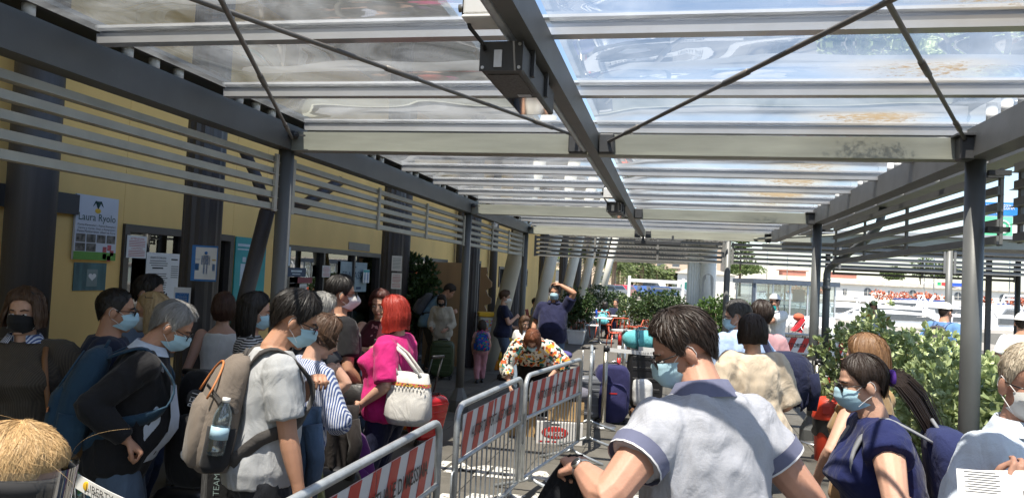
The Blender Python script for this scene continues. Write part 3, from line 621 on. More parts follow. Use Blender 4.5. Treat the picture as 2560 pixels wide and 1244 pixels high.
for i, px in enumerate((2242, 2294, 2318, 2330)):
    b0 = fp(px, 0); tag(put('rooftop_unit', MB().box(b0-fn*1+Vector((0, 0, 5.2)), (1.6, 1.2, .9), rot=frt, bev=.08).box(b0-fn*.38+Vector((0, 0, 5.2)), (1.1, .06, .6), rot=frt), WHITE, None), 'small white air conditioning box on the fort parapet', 'box', 'rooftop units on the fort')
b0 = fp(2378, 0)
sg = thing('rooftop_sign', 'green red and blue rooftop sign on the fort parapet', 'sign', b0+Vector((0, 0, 4.8)))
put('red_block', MB().box(b0+Vector((-1.6, 0, 5.2)), (1.6, .2, .9)), M('sign red', (.6, .05, .05)), sg); put('green_block', MB().box(b0+Vector((-3, 0, 5.2)), (.8, .2, .9)), M('sign green', (.03, .35, .15)), sg); put('blue_block', MB().box(b0+Vector((1.2, 0, 5.2)), (3.6, .2, .9)), M('sign blue', (.03, .1, .6)), sg)
struct('far_shore', MB().box(cen+Vector((0, 0, -1.0))+fn*2-fn*40, (L_+200, 100, 1.2), rot=frt), ASPH)

# foliage
def leaf_mat(name, c1, c2, rough=.5, trans=.25):
    m, n, l, b = _nt(name)
    gm = n.new('ShaderNodeNewGeometry'); nz = n.new('ShaderNodeTexNoise'); nz.inputs['Scale'].default_value = 5; l.new(gm.outputs['Position'], nz.inputs['Vector'])
    ad = n.new('ShaderNodeMath'); ad.operation = 'MULTIPLY_ADD'; ad.inputs[1].default_value = .6; l.new(gm.outputs['Random Per Island'], ad.inputs[0]); sb_ = n.new('ShaderNodeMath'); sb_.operation = 'MULTIPLY'; sb_.inputs[1].default_value = .55; l.new(nz.outputs[0], sb_.inputs[0]); l.new(sb_.outputs[0], ad.inputs[2])
    mx = n.new('ShaderNodeMixRGB'); mx.inputs[1].default_value = (*c1, 1); mx.inputs[2].default_value = (*c2, 1); l.new(ad.outputs[0], mx.inputs[0])
    l.new(mx.outputs[0], b.inputs['Base Color']); b.inputs['Roughness'].default_value = rough
    tr = n.new('ShaderNodeBsdfTranslucent'); l.new(mx.outputs[0], tr.inputs[0]); ms = n.new('ShaderNodeMixShader'); ms.inputs[0].default_value = trans
    l.new(b.outputs[0], ms.inputs[1]); l.new(tr.outputs[0], ms.inputs[2]); l.new(ms.outputs[0], n['Material Output'].inputs[0])
    MATS[name] = m; return m
LF_HEDGE = leaf_mat('glossy hedge leaf', (.19, .27, .09), (.52, .58, .31), .36)
LF_DARK = leaf_mat('dark shrub leaf', (.025, .05, .018), (.07, .12, .035), .45)
LF_LAUREL = leaf_mat('laurel leaf', (.04, .085, .02), (.12, .20, .05), .4)
LF_TREE = leaf_mat('far tree leaf', (.05, .09, .02), (.13, .18, .05), .6)
LF_PALM = leaf_mat('palm frond', (.07, .11, .03), (.16, .20, .07), .5)
LF_RED = leaf_mat('reddish new leaf', (.30, .10, .04), (.22, .24, .06), .5)
BARK = M('bark', (.12, .085, .06), .9, 0, .3, 12, .4, 30)
def leaves_np(P, N, size, wid, rng, fold=.25):
    """P,N arrays: leaf base points and growth directions -> verts, faces (6 verts, 4 tris as 2 quads)"""
    n = len(P); A = N/np.linalg.norm(N, axis=1, keepdims=True)
    r = rng.normal(size=(n, 3)); B = np.cross(A, r); B /= np.linalg.norm(B, axis=1, keepdims=True)+1e-9; Cc = np.cross(A, B)
    s = (size*rng.uniform(.65, 1.25, n))[:, None]; w_ = s*wid
    pts = np.stack([P, P+A*s*.38+B*w_*.5+Cc*w_*fold, P+A*s*.78+B*w_*.42+Cc*w_*fold*.6, P+A*s-Cc*s*.08, P+A*s*.78-B*w_*.42+Cc*w_*fold*.6, P+A*s*.38-B*w_*.5+Cc*w_*fold], 1)
    V = pts.reshape(-1, 3); base = np.arange(n)[:, None]*6
    F = np.concatenate([base+np.array([[0, 1, 2, 3]]), base+np.array([[0, 3, 4, 5]])], 0)
    return V, F
def np_mesh(name, V, F, mat, smooth=False):
    me = bpy.data.meshes.new(name); nv, nf = len(V), len(F); k = F.shape[1]
    me.vertices.add(nv); me.vertices.foreach_set('co', V.astype('f').ravel()); me.loops.add(nf*k); me.polygons.add(nf)
    me.loops.foreach_set('vertex_index', F.astype('i').ravel()); me.polygons.foreach_set('loop_start', np.arange(0, nf*k, k, dtype='i')); me.polygons.foreach_set('loop_total', np.full(nf, k, 'i'))
    if smooth: me.polygons.foreach_set('use_smooth', np.ones(nf, bool))
    me.update(calc_edges=True); me.materials.append(mat); return me
def clump_points(rng, centres, radii, n):
    i = rng.integers(0, len(centres), n); d = rng.normal(size=(n, 3)); d /= np.linalg.norm(d, axis=1, keepdims=True)
    rr = rng.uniform(.35, 1, n)**.45
    return centres[i]+d*radii[i]*rr[:, None], d
def shrub(name, label, cat, base, size, nros, leaf, mat, wid=.45, seed=1, rosette=6, group=None, nclump=26, low=.1, tip=None):
    rng = np.random.default_rng(seed); b0 = np.array(base); sx, sy, sz = size
    cs = []; rd = []
    for _ in range(nclump):
        d = rng.normal(size=3); d /= np.linalg.norm(d); q = rng.uniform(.45, 1)
        cs.append(b0+np.array([d[0]*sx*.5*q, d[1]*sy*.5*q, sz*(low+(1-low)*(.5+.42*d[2]*q))])); rr = rng.uniform(.16, .30)
        rd.append([sx*rr, sy*rr, sz*rr*.8])
    cs = np.array(cs); rd = np.array(rd)
    P, D = clump_points(rng, cs, rd, nros); D[:, 2] += .45
    P = np.repeat(P, rosette, 0); D = np.repeat(D, rosette, 0)+rng.normal(size=(len(P), 3))*.75
    V, F = leaves_np(P, D, leaf, wid, rng)
    e = thing(name, label, cat, base, group)
    put('foliage', np_mesh('foliage', V, F, mat), None, e)['kind'] = 'stuff'
    if tip is not None:
        k = rng.integers(0, nros, 60); V, F = leaves_np(P[k*rosette]+np.array([0, 0, .03]), D[k*rosette]*.5+np.array([0, 0, .6]), leaf, wid, rng); put('new_growth', np_mesh('new_growth', V, F, tip), None, e)['kind'] = 'stuff'
    m = MB()
    for k in range(0, nclump, 2):
        c_ = Vector(cs[k]); b_ = Vector(base)+Vector(((c_.x-base[0])*.25, (c_.y-base[1])*.25, 0)); m.tube([b_, b_.lerp(c_, .5)+Vector((rng.normal()*.03, rng.normal()*.03, .06)), c_], [.014*sz, .010*sz, .004*sz], 5)
    put('stem', m, BARK, e, True); return e
# harbour-side hedge, plant by plant
for i, (x, y, sx, sy, sz, n_) in enumerate(((2.35, 9.7, 1.0, 1.1, 1.62, 850), (2.55, 8.6, 1.1, 1.25, 1.55, 1000), (2.5, 7.5, 1.0, 1.2, 1.48, 1250), (2.55, 6.5, 1.05, 1.1, 1.48, 1350), (2.6, 5.55, 1.1, 1.1, 1.50, 1450), (2.75, 4.6, 1.2, 1.1, 1.54, 1400), (3.5, 6.0, 1.1, 1.6, 1.5, 950), (3.6, 8.3, 1.2, 1.8, 1.5, 850))):
    shrub('hedge_shrub', ['pale green hedge shrub with reddish new growth beside the drain pipe', 'pale green hedge shrub behind the red litter bin', 'pale green hedge shrub between litter bin and long haired woman', 'pale green hedge shrub behind the long brown haired woman', 'pale green hedge shrub touching the nearest right hand column', 'pale green hedge shrub behind the older man in white', 'pale green shrub in the rear row behind the nearest column', 'pale green shrub in the rear row near the drain pipe'][i], 'shrub', (x, y, 0), (sx*1.15, sy*1.25, sz), n_, .074, LF_HEDGE, .5, 20+i, 8, 'hedge shrubs along the quay side', nclump=30, low=.02, tip=LF_RED if i == 0 else None)
# far trees
def crown_tree(label, px, pytop, pybase, zc, wpx, n_, seed, mat=LF_TREE, leaf=.55, name='leafy_tree', group=None):
    s_ = zc/FPX; b0 = at(px, pybase, zc); t0 = at(px, pytop, zc); h_ = t0.z-b0.z; w_ = wpx*s_
    rng = np.random.default_rng(seed); nb_ = 16; cs = []; rd = []
    for _ in range(nb_):
        d = rng.normal(size=3); d /= np.linalg.norm(d); q = rng.uniform(.3, 1)
        cs.append([b0.x+d[0]*w_*.36*q, b0.y+d[1]*w_*.36*q, b0.z+h_*(.55+.32*d[2]*q)]); r_ = rng.uniform(.14, .24); rd.append([w_*r_, w_*r_, h_*r_*.9])
    P, D = clump_points(rng, np.array(cs), np.array(rd), n_); D[:, 2] += .3; D += rng.normal(size=D.shape)*.6
    V, F = leaves_np(P, D, leaf, .6, rng)
    e = thing(name, label, 'tree', (b0.x, b0.y, 0), group); put('crown', np_mesh('crown', V, F, mat), None, e)
    m = MB().tube([(b0.x, b0.y, -.5), (b0.x, b0.y, b0.z+h_*.5)], [h_*.04, h_*.02], 8)
    for k in range(6): c_ = Vector(cs[k]); m.tube([(b0.x, b0.y, b0.z+h_*.3), c_], [h_*.018, h_*.006], 5)
    put('trunk', m, BARK, e, True)
crown_tree('round dark green tree above the fort between red huts and flags', 2232, 668, 706, 260, 76, 2600, 1)
crown_tree('tall loose green tree behind the fort beside the far canopy post', 2300, 640, 708, 270, 90, 2200, 2)
crown_tree('bright green tree behind the fort in front of the masts', 2366, 650, 708, 262, 84, 2600, 3)
crown_tree('broad green tree rising over the left end of the fort', 1855, 652, 695, 240, 130, 3600, 4)
crown_tree('small green tree over the left end of the fort', 1795, 662, 694, 235, 70, 1800, 5)
# layered pine
pz = 150; b0 = at(1850, 690, pz); rng = np.random.default_rng(9)
e = thing('layered_pine', 'tall dark layered pine seen through the far louvres', 'tree', (b0.x, b0.y, 0), None)
Pp = []; Dp = []
for k in range(9):
    z = b0.z+.6+k*1.0; rr = 3.6*(1-k/10.5)
    for a in range(9):
        an = a*.698+k*.4+rng.normal()*.2
        for t in np.linspace(.15, 1, 16): Pp.append([b0.x+math.cos(an)*rr*t, b0.y+math.sin(an)*rr*t, z+.35*t*t+rng.normal()*.1]); Dp.append([math.cos(an)+rng.normal()*.5, math.sin(an)+rng.normal()*.5, .5+rng.normal()*.3])
V, F = leaves_np(np.repeat(np.array(Pp), 2, 0), np.repeat(np.array(Dp), 2, 0)+rng.normal(size=(len(Pp)*2, 3))*.4, .5, .35, rng); put('crown', np_mesh('crown', V, F, LF_TREE), None, e)
put('trunk', MB().tube([(b0.x, b0.y, -.5), (b0.x, b0.y, b0.z+9.6)], [.28, .05], 8), BARK, e, True)

# town side: facade, palms, cars
tz = 140; tc_ = at(1600, 706, tz)
town = thing('stone_palazzo', 'tan stone town building with rows of shuttered windows behind the palms', 'building', (tc_.x, tc_.y, 0))
TB = M('tan stone facade', (.46, .36, .27), .85, 0, .12, .5)
put('wall', MB().box((tc_.x-16, tc_.y+6, 7), (62, 10, 14.5), rot=Matrix.Rotation(R(-8), 3, 'Z')), TB, town)
rz8 = Matrix.Rotation(R(-8), 3, 'Z')
for i in range(22):
    for j in range(3):
        q = Vector((tc_.x-16, tc_.y+6, 0))+rz8 @ Vector((-29+i*2.75, -5.06, 0)); q.z = 1.3+j*3.6+1
        wo = put('window', MB().box(q, (1.25, .1, 2.2), rot=rz8), WINB, town)
        put('surround', MB().box(q+Vector((0, -.03, 1.2)), (1.6, .2, .2), rot=rz8).box(q+Vector((0, -.03, -1.15)), (1.6, .25, .15), rot=rz8), M('pale stone trim', (.6, .54, .46)), wo)
wh = at(1712, 706, 95)
hb = thing('white_lodge', 'small white building with teal door beside the portico pillar', 'building', (wh.x, wh.y, 0))
put('wall', MB().b2((wh.x-.9, wh.y, 0), (wh.x+6, wh.y+5, 3.2)), FW, hb); put('roof', MB().loft([[Vector((wh.x-1.2, y, 3.2)), Vector((wh.x+6.3, y, 3.2)), Vector((wh.x+1.4, y, 4.3))] for y in (wh.y-.3, wh.y+5.3)]), M('pale tile', (.62, .58, .5)), hb)
put('door', MB().b2((wh.x-.5, wh.y-.06, 0), (wh.x+.4, wh.y-.002, 2.1)), M('teal door', (.02, .16, .14)), hb)
def palm(px, zc, h_, seed, lab):
    rng = np.random.default_rng(seed); b0 = at(px, 720, zc); b0.z = 0
    e = thing('palm_tree', lab, 'palm', b0, 'palms along the sea front')
    pts = [b0+Vector((math.sin(k*.5+seed)*.08*k/3, 0, h_*k/6)) for k in range(7)]
    put('trunk', MB().tube(pts, [.32, .27, .25, .24, .23, .24, .3], 9), M('palm trunk', (.24, .17, .11), .9, 0, .35, 9, .5, 25), e, True)
    top = pts[-1]; V = []; P = []; D = []
    for k in range(30):
        an = rng.uniform(0, 6.28); el = rng.uniform(-.5, 1.2); L0 = rng.uniform(1.9, 2.6)
        for t in np.linspace(.1, 1, 15):
            q = np.array([math.cos(an)*math.cos(el)*L0*t, math.sin(an)*math.cos(el)*L0*t, math.sin(el)*L0*t-1.3*t*t])
            for s_ in (-1, 1): P.append(np.array(top)+q); D.append([math.cos(an)*.7-s_*math.sin(an), math.sin(an)*.7+s_*math.cos(an), -.35])
    V, F = leaves_np(np.array(P), np.array(D), .6, .16, rng); put('crown', np_mesh('crown', V, F, LF_PALM), None, e)
for i, (px, zc, h_) in enumerate(((1545, 96, 3.6), (1556, 104, 4.6), (1578, 100, 3.3), (1601, 96, 4.4), (1622, 104, 3.0), (1641, 98, 3.4), (1660, 106, 3.1), (1676, 100, 2.7), (1533, 88, 4.8), (1460, 70, 4.4), (1437, 60, 4.2))):
    palm(px, zc, h_, i+3, ['tall palm with a thick trunk by the car park', 'short palm with drooping fronds by the car park'][h_ < 3.5])
def car(px, zc, mat, rz, lab, nm='parked_car', van=False):
    b0 = at(px, 740, zc); b0.z = 0
    e = thing(nm, lab, 'car', b0, 'cars parked beyond the portico')
    mt = Matrix.Translation(b0) @ Matrix.Rotation(rz, 4, 'Z')
    hh = 2.0 if van else 1.45
    prof = [(-2.1, .35), (-2.15, .75), (-1.95, .95), (-1.3, 1.0), (-.75, hh), (1.1 if not van else 1.9, hh), (1.75 if not van else 2.1, 1.0), (2.1, .92), (2.15, .4)]
    def ring(y, k): return [Vector((x*(.98 if k else 1), y, z)) for x, z in prof]
    put('body', MB().loft([[Vector((x, y*(1 if z < 1.01 else .84), z)) for x, z in prof] for y in (-.85, .85)]).xf(mt), mat, e)
    for s_ in (-1, 1): put('side_window', MB().loft([[Vector((-1.1, s_*y0, 1.05)), Vector((-.7, s_*y1, hh-.1)), Vector((1.0, s_*y1, hh-.1)), Vector((1.45, s_*y0, 1.05))] for y0, y1 in ((.84, .735), (.855, .75))]).xf(mt), WINB, e)
    for x in (-1.35, 1.35):
        for s_ in (-1, 1):
            w0 = Vector((x, s_*.78, .32)); wh_ = put('wheel', MB().tube([w0-Vector((0, .1, 0)), w0+Vector((0, .1, 0))], .32, 14).xf(mt), BLACK, e); put('rim', MB().tube([w0+Vector((0, s_*.09, 0)), w0+Vector((0, s_*.115, 0))], .2, 12).xf(mt), CHROME, wh_)
CARW = M('white car paint', (.7, .7, .7), .25, 0, .02, coat=.5); CARR = M('red car paint', (.42, .02, .03), .25, 0, .05, coat=.5); CARB = M('blue car paint', (.03, .07, .2), .25, 0, .05, coat=.5); CARG = M('silver car paint', (.4, .42, .45), .3, .4, .05)
for px, zc, mt, rz, lab in ((1500, 66, CARG, 1.2, 'silver hatchback seen between the inclined columns'), (1527, 74, CARW, 1.2, 'white car seen between palms and inclined columns'), (1556, 80, CARR, 1.3, 'bright red car parked by the palms'), (1580, 84, CARB, 1.4, 'dark blue car parked next to the red one'), (1603, 86, CARB, 1.4, 'dark blue car parked beside a white van'), (1645, 90, CARB, .3, 'dark blue car parked by the lodge'), (1680, 92, CARG, .2, 'silver car parked by the lodge')):
    car(px, zc, mt, rz, lab)
car(1622, 97, CARW, .1, 'long white van behind the parked cars', 'white_van', True)
gt = thing('white_gate', 'white tubular gate standing on the paving past the cafe', 'gate', at(1570, 800, 33)); gt.location.z = 0
g0 = at(1571, 760, 33); g1 = at(1706, 760, 34)
PWT = M('white gate paint', (.72, .72, .72), .5)
put('post', MB().b2((g0.x-.06, g0.y-.06, 0), (g0.x+.06, g0.y+.06, 2.1)), PWT, gt); put('post', MB().b2((g1.x-.06, g1.y-.06, 0), (g1.x+.06, g1.y+.06, 2.1)), PWT, gt)
put('rail', MB().b2((g0.x+.06, g0.y-.05, 1.84), (g1.x-.06, g0.y+.06, 1.98)), PWT, gt); put('rail', MB().b2((g0.x+.09, g0.y-.05, .9), (g1.x-.09, g0.y+.02, .96)), PWT, gt)

# boats in the harbour
HULL = M('white gelcoat', (.80, .80, .80), .3, 0, .03, coat=.3); NAVYC = M('navy boat cover', (.03, .06, .2), .7)
def yacht(px, zc, L0, rz, lab, stripe=None, mast=False, z0=-1.2):
    b0 = at(px, 770, zc); b0.z = z0; e = thing('motor_yacht' if not mast else 'sailing_boat', lab, 'boat', b0, None)
    mt = Matrix.Translation(b0) @ Matrix.Rotation(rz, 4, 'Z'); W0 = L0*.15
    rings = []
    for t in (0, .15, .4, .65, .82, .93, 1):
        wq = W0*(1 if t < .5 else max(.03, 1-((t-.5)/.5)**2.2)); sh = L0*.14+.05*L0*t*t; x = (t-.5)*L0
        rings.append([Vector((x, -wq, sh)), Vector((x, -wq*.85, sh*.4)), Vector((x, 0, 0)), Vector((x, wq*.85, sh*.4)), Vector((x, wq, sh)), Vector((x, 0, sh+.03))])
    put('hull', MB().loft(rings).xf(mt), HULL, e)
    if stripe: put('stripe', MB().loft([[Vector((x, s*wq*1.01, sh-.25)), Vector((x, s*wq*1.01, sh-.1)), Vector((x, s*wq*.97, sh-.1)), Vector((x, s*wq*.97, sh-.25))] for x, wq, sh in ((-.5*L0, W0, L0*.14), (.1*L0, W0, L0*.16))] if False else [[Vector((x, -W0*1.02, L0*.09)), Vector((x, W0*1.02, L0*.09)), Vector((x, W0*1.02, L0*.105)), Vector((x, -W0*1.02, L0*.105))] for x in (-.49*L0, .02*L0)]).xf(mt), stripe, e)
    d = L0*.14
    cab = [(-.38, 0), (-.36, .10), (-.1, .12), (.1, .11), (.3, .0)]
    put('cabin', MB().loft([[Vector((x*L0, y*W0*(1 if z == 0 else .82), d+z*L0)) for x, z in cab] for y in (-.75, .75)]).xf(mt), HULL, e)
    put('windscreen', MB().loft([[Vector((x*L0, y*W0, d+z*L0)) for x, z in ((-.3, .05), (-.29, .095), (.08, .095), (.19, .05))] for y in (-.76, .76)]).xf(mt), WINB, e)
    if not mast:
        put('arch_mast', MB().tube([Vector((-.3*L0, -W0*.6, d+.1*L0)), Vector((-.36*L0, -W0*.5, d+.2*L0)), Vector((-.36*L0, W0*.5, d+.2*L0)), Vector((-.3*L0, W0*.6, d+.1*L0))], .06*L0/8, 6).xf(mt), HULL, e, True)
        put('rail', MB().tube([Vector((t*L0, -W0*max(.03, 1-((t)/.5)**2.2)*.95, d+L0*.07+.05*L0*(t+.5)**2)) for t in (0, .15, .3, .42, .49)], .018, 5).tube([Vector((t*L0, W0*max(.03, 1-((t)/.5)**2.2)*.95, d+L0*.07+.05*L0*(t+.5)**2)) for t in (0, .15, .3, .42, .49)], .018, 5).xf(mt), CHROME, e, True)
    else:
        put('mast', MB().tube([Vector((.05*L0, 0, d)), Vector((.05*L0, 0, d+L0*1.2))], .07, 8).xf(mt), CHROME, e, True); put('boom', MB().tube([Vector((.05*L0, 0, d+1.2)), Vector((-.4*L0, 0, d+1.1))], .12, 8).xf(mt), NAVYC, e, True)
BST = [(2125, 58, 8, .5, 'white motor yacht moored behind the hedge beside the drain pipe'), (2195, 50, 9, 2.8, 'white flybridge yacht moored off the quay in the middle of the harbour'), (2265, 46, 8, .25, 'white sport boat with dark windscreen moored off the quay'), (2330, 62, 9, 3.0, 'white cruiser moored near the capped man'), (2440, 55, 7, .2, 'low white launch between the two right hand posts'), (2492, 60, 10, 4.0, 'white yacht with a red stripe bow towards the quay'), (2550, 48, 8, .4, 'white boat at the far right of the moorings'), (2090, 72, 8, 2.5, 'small white cabin boat near the kiosk'), (2620, 60, 9, .3, 'white boat moored past the outermost post'), (2380, 80, 9, .1, 'white cruiser moored out beyond the other boats'), (2230, 90, 9, 3.1, 'white boat moored out by the fort')]
for i, (px, zc, L0, rz, lab) in enumerate(BST): yacht(px, zc, L0, rz, lab, M('boat red stripe', (.5, .03, .04)) if i == 5 else (NAVYC if i in (2, 6) else None))
for i, (px, zc) in enumerate(((2300, 110), (2326, 120), (2367, 105), (2519, 100), (1912, 130), (1965, 140))): yacht(px, zc, 9, .3*i, ['slim masted sailing boat moored under the fort'][0], mast=True)
for o_ in bpy.data.objects:
    if o_.name.startswith('sailing_boat'): o_['group'] = 'sailing boats under the fort'
# bougainvillea in front of the fort
rng = np.random.default_rng(44)
for i, px in enumerate((1985, 2035, 2215, 2260, 2300, 2320, 2335, 2460, 2530, 2548)):
    q = at(px, 752, 190); q.z = 0
    P, D = clump_points(rng, np.array([[q.x+rng.normal()*1.2, q.y, .9+rng.random()*.9] for _ in range(6)]), np.full((6, 3), .9), 260)
    V, F = leaves_np(P, D+rng.normal(size=D.shape)*.5, .5, .6, rng)
    e = thing('flowering_bush', 'orange flowering bush at the foot of the fort', 'bush', q, 'flowering bushes below the fort')
    put('flowers', np_mesh('flowers', V, F, M('orange flower', (.55, .16, .08), .7, 0, .4, 3)), None, e)['kind'] = 'stuff'; put('stem', MB().tube([(q.x, q.y, -.3), (q.x, q.y, 1.3)], .08, 6), BARK, e)
# quay railing and lamp posts
rl = thing('quay_railing', 'thin dark railing along the quay behind the hedge', 'railing', (10.4, 14, 0))
for k in range(10): put('post', MB().cyl((10.4, 6+k*2, 0), .025, 1.0, 6), DKBOX, rl)
for z in (.5, .98): put('rail', MB().tube([(10.4, 6, z), (10.4, 24, z)], .02, 6), DKBOX, rl)

# glass kiosk
kz = 30; k0 = at(1884, 835, kz); k0.z = 0; kxd = fx_; kn = fn
krt = frt
def kb(x0, x1, y0, y1, z0, z1): return MB().box(k0+kxd*((x0+x1)/2)-kn*((y0+y1)/2)+Vector((0, 0, (z0+z1)/2)), (x1-x0, y1-y0, z1-z0), rot=krt)
ko = thing('glass_kiosk', 'white kiosk with glazed walls and dark flat roof on the quay', 'kiosk', k0)
KW = 3.2
put('base_wall', kb(0, KW, 0, 2.6, 0, .82), M('white panel', (.75, .75, .75), .5, 0, .03), ko)
put('roof', kb(-.12, KW+.1, -.12, 2.7, 2.02, 2.2), M('slate blue steel', (.07, .09, .12), .5), ko)
for x in (0, .68, 1.36, 2.06, 2.76, KW-.06):
    put('post', kb(x, x+.06, 0, .06, .82, 2.02), ALU, ko); put('post', kb(x, x+.06, 2.54, 2.6, .82, 2.02), ALU, ko)
KG = GLASS('kiosk glass', (.72, .78, .8), .12, .01)
for a, b_ in ((.06, .68), (.74, 1.36), (1.42, 2.06), (2.12, 2.76), (2.82, 3.14)):
    put('pane', kb(a, b_, .025, .035, .84, 2.0), KG, ko); put('pane', kb(a, b_, 2.565, 2.575, .84, 2.0), KG, ko)
put('counter', kb(.3, 2.8, 1.6, 2.2, .8, 1.05), M('wood counter', (.3, .2, .12)), ko); put('board', kb(2.2, 2.7, 1.9, 1.94, 1.3, 1.85), PALE, ko); put('corner_post', kb(-.1, 0, -.06, .1, .3, 2.02), M('slate blue steel'), ko)
# map board at the wing
mbd = thing('map_board', 'white and green information board with blue header over the far louvres', 'board', (6.2, 15.6, 0))
q0 = on(2462, 505, 1, 15.5); q1 = on(2600, 645, 1, 15.5)
put('panel', MB().b2((q0.x, 15.5, q1.z), (q1.x, 15.56, q0.z)), PAPER, mbd)
W0 = q1.x-q0.x; Hh = q0.z-q1.z
put('header', MB().b2((q0.x, 15.49, q0.z-.24*Hh), (q1.x, 15.499, q0.z)), M('header blue', (.02, .2, .6)), mbd)
put('map_area', MB().b2((q0.x, 15.491, q1.z+.2*Hh), (q0.x+W0*.5, 15.498, q0.z-.27*Hh)), M('map green', (.12, .55, .28), .6, 0, .3, 2), mbd)
text('lettering', 'MARE DI MESSINA', PAPER, mbd, ((q0.x+q0.x+W0*.55)/2, 15.488, q0.z-.09*Hh), (1, 0, 0), (0, 0, 1), .1, width=W0*.5, height=.1)
text('lettering', 'in Mare', PAPER, mbd, (q0.x+W0*.2, 15.488, q0.z-.18*Hh), (1, 0, 0), (0, 0, 1), .1, width=W0*.25, height=.08)
put('emblem', MB().tube([Vector((q0.x+W0*.33+.11*math.cos(t), 15.486, q0.z-.45*Hh+.11*math.sin(t))) for t in [k*.3927 for k in range(16)]], .014, 5, close=True).ell((q0.x+W0*.33, 15.486, q0.z-.45*Hh), (.05, .004, .05)), PAPER, mbd)
put('support', MB().b2((q0.x+.1, 15.57, 0), (q0.x+.18, 15.65, q0.z)).b2((q1.x-.18, 15.57, 0), (q1.x-.1, 15.65, q0.z)), DKBOX, mbd)

# worn painted lettering on the paving
pm, pn2, pl2, pb2 = _nt('worn white floor paint'); pb2.inputs['Base Color'].default_value = (.62, .60, .55, 1); pb2.inputs['Roughness'].default_value = .8
_n = pn2.new('ShaderNodeTexNoise'); _n.inputs['Scale'].default_value = 28; _n.inputs['Detail'].default_value = 8; _n.inputs['Roughness'].default_value = .7
_g = pn2.new('ShaderNodeNewGeometry'); pl2.new(_g.outputs['Position'], _n.inputs['Vector'])
_r = pn2.new('ShaderNodeValToRGB'); _r.color_ramp.elements[0].position = .52; _r.color_ramp.elements[1].position = .60; pl2.new(_n.outputs[0], _r.inputs[0])
_t = pn2.new('ShaderNodeBsdfTransparent'); _m = pn2.new('ShaderNodeMixShader'); pl2.new(_r.outputs[0], _m.inputs[0]); pl2.new(pb2.outputs[0], _m.inputs[1]); pl2.new(_t.outputs[0], _m.inputs[2]); pl2.new(_m.outputs[0], pn2['Material Output'].inputs[0])
q = on(1385, 1196, 2, .011); text('floor_lettering', 'IMBARCO', pm, pav, (q.x, q.y, .0105), (1, -.02, 0), (0, 1, 0), .5, width=2.3, height=.42, bold=.02, lift=.003)
for i, px in enumerate((1105, 1185, 1262, 1345, 1432, 1560, 1640)):
    q = on(px, 1250, 2, 0); w_ = .09+.03*(i % 3); put('floor_mark', MB().quad((q.x-w_, q.y-.22, .0138), (q.x+w_*.4, q.y-.22, .0138), (q.x+w_+.08*(i % 2), q.y+.16, .0138), (q.x-w_*.5, q.y+.16, .0138)), pm, pav)
# ------------------------------------------------------------ people
def skin_mat(name, col):
    return M(name, col, .52, 0, .10, 9, .12, 120, sub=.08, spec=.35)
SK_L = skin_mat('light skin', (.56, .33, .235)); SK_M = skin_mat('tanned skin', (.47, .25, .16)); SK_R = skin_mat('ruddy skin', (.50, .27, .19)); SK_D = skin_mat('olive skin', (.40, .22, .14))
def hair_mat(name, c1, c2, rough=.5):
    if name in MATS: return MATS[name]
    m, n, l, b = _nt(name); gm = n.new('ShaderNodeNewGeometry'); tc = n.new('ShaderNodeTexCoord')
    nz = n.new('ShaderNodeTexNoise'); nz.inputs['Scale'].default_value = 60; nz.inputs['Detail'].default_value = 4; l.new(tc.outputs['Object'], nz.inputs['Vector'])
    ad = n.new('ShaderNodeMath'); ad.operation = 'MULTIPLY_ADD'; ad.inputs[1].default_value = .5; l.new(nz.outputs[0], ad.inputs[0]); h_ = n.new('ShaderNodeMath'); h_.operation = 'MULTIPLY'; h_.inputs[1].default_value = .5; l.new(gm.outputs['Random Per Island'], h_.inputs[0]); l.new(h_.outputs[0], ad.inputs[2])
    mx = n.new('ShaderNodeMixRGB'); mx.inputs[1].default_value = (*c1, 1); mx.inputs[2].default_value = (*c2, 1); l.new(ad.outputs[0], mx.inputs[0]); l.new(mx.outputs[0], b.inputs['Base Color'])
    b.inputs['Roughness'].default_value = rough; b.inputs['Specular IOR Level'].default_value = .45
    MATS[name] = m; return m
H_BLACK = hair_mat('black hair', (.006, .005, .005), (.02, .016, .014)); H_DBROWN = hair_mat('dark brown hair', (.014, .009, .007), (.045, .028, .02)); H_BROWN = hair_mat('brown hair', (.05, .025, .014), (.12, .065, .035)); H_RED = hair_mat('bright red dyed hair', (.20, .012, .008), (.45, .04, .02)); H_GREY = hair_mat('grey hair', (.16, .155, .15), (.42, .41, .39)); H_SALT = hair_mat('dark salted hair', (.03, .028, .027), (.14, .135, .13)); H_BLOND = hair_mat('blonde hair', (.34, .21, .09), (.62, .46, .24)); H_GOLD = hair_mat('light golden hair', (.40, .24, .10), (.75, .52, .26)); H_AUB = hair_mat('auburn hair', (.10, .03, .014), (.24, .09, .04)); H_WHITE = hair_mat('white blond hair', (.38, .31, .22), (.62, .54, .42))
MASKB = FAB('pale blue mask', (.42, .63, .73), bump=.1); MASKW = FAB('white mask', (.72, .72, .70), bump=.1); MASKK = FAB('black mask', (.02, .02, .022), bump=.1); MASKG = FAB('green mask', (.02, .38, .36), bump=.1); LOOP = M('white elastic', (.7, .7, .7), .7)
LENS = M('dark lens', (.008, .008, .01), .08, 0, .05, spec=.8); FRAMEM = M('dark glasses frame', (.015, .013, .012), .3); CLEARL = GLASS('spectacle lens', (.9, .92, .93), .1)
EYEW = M('eye white', (.62, .60, .57), .25); IRIS = M('dark iris', (.02, .012, .008), .15)
def D_(name, c): return FAB(name, c, bump=.5)
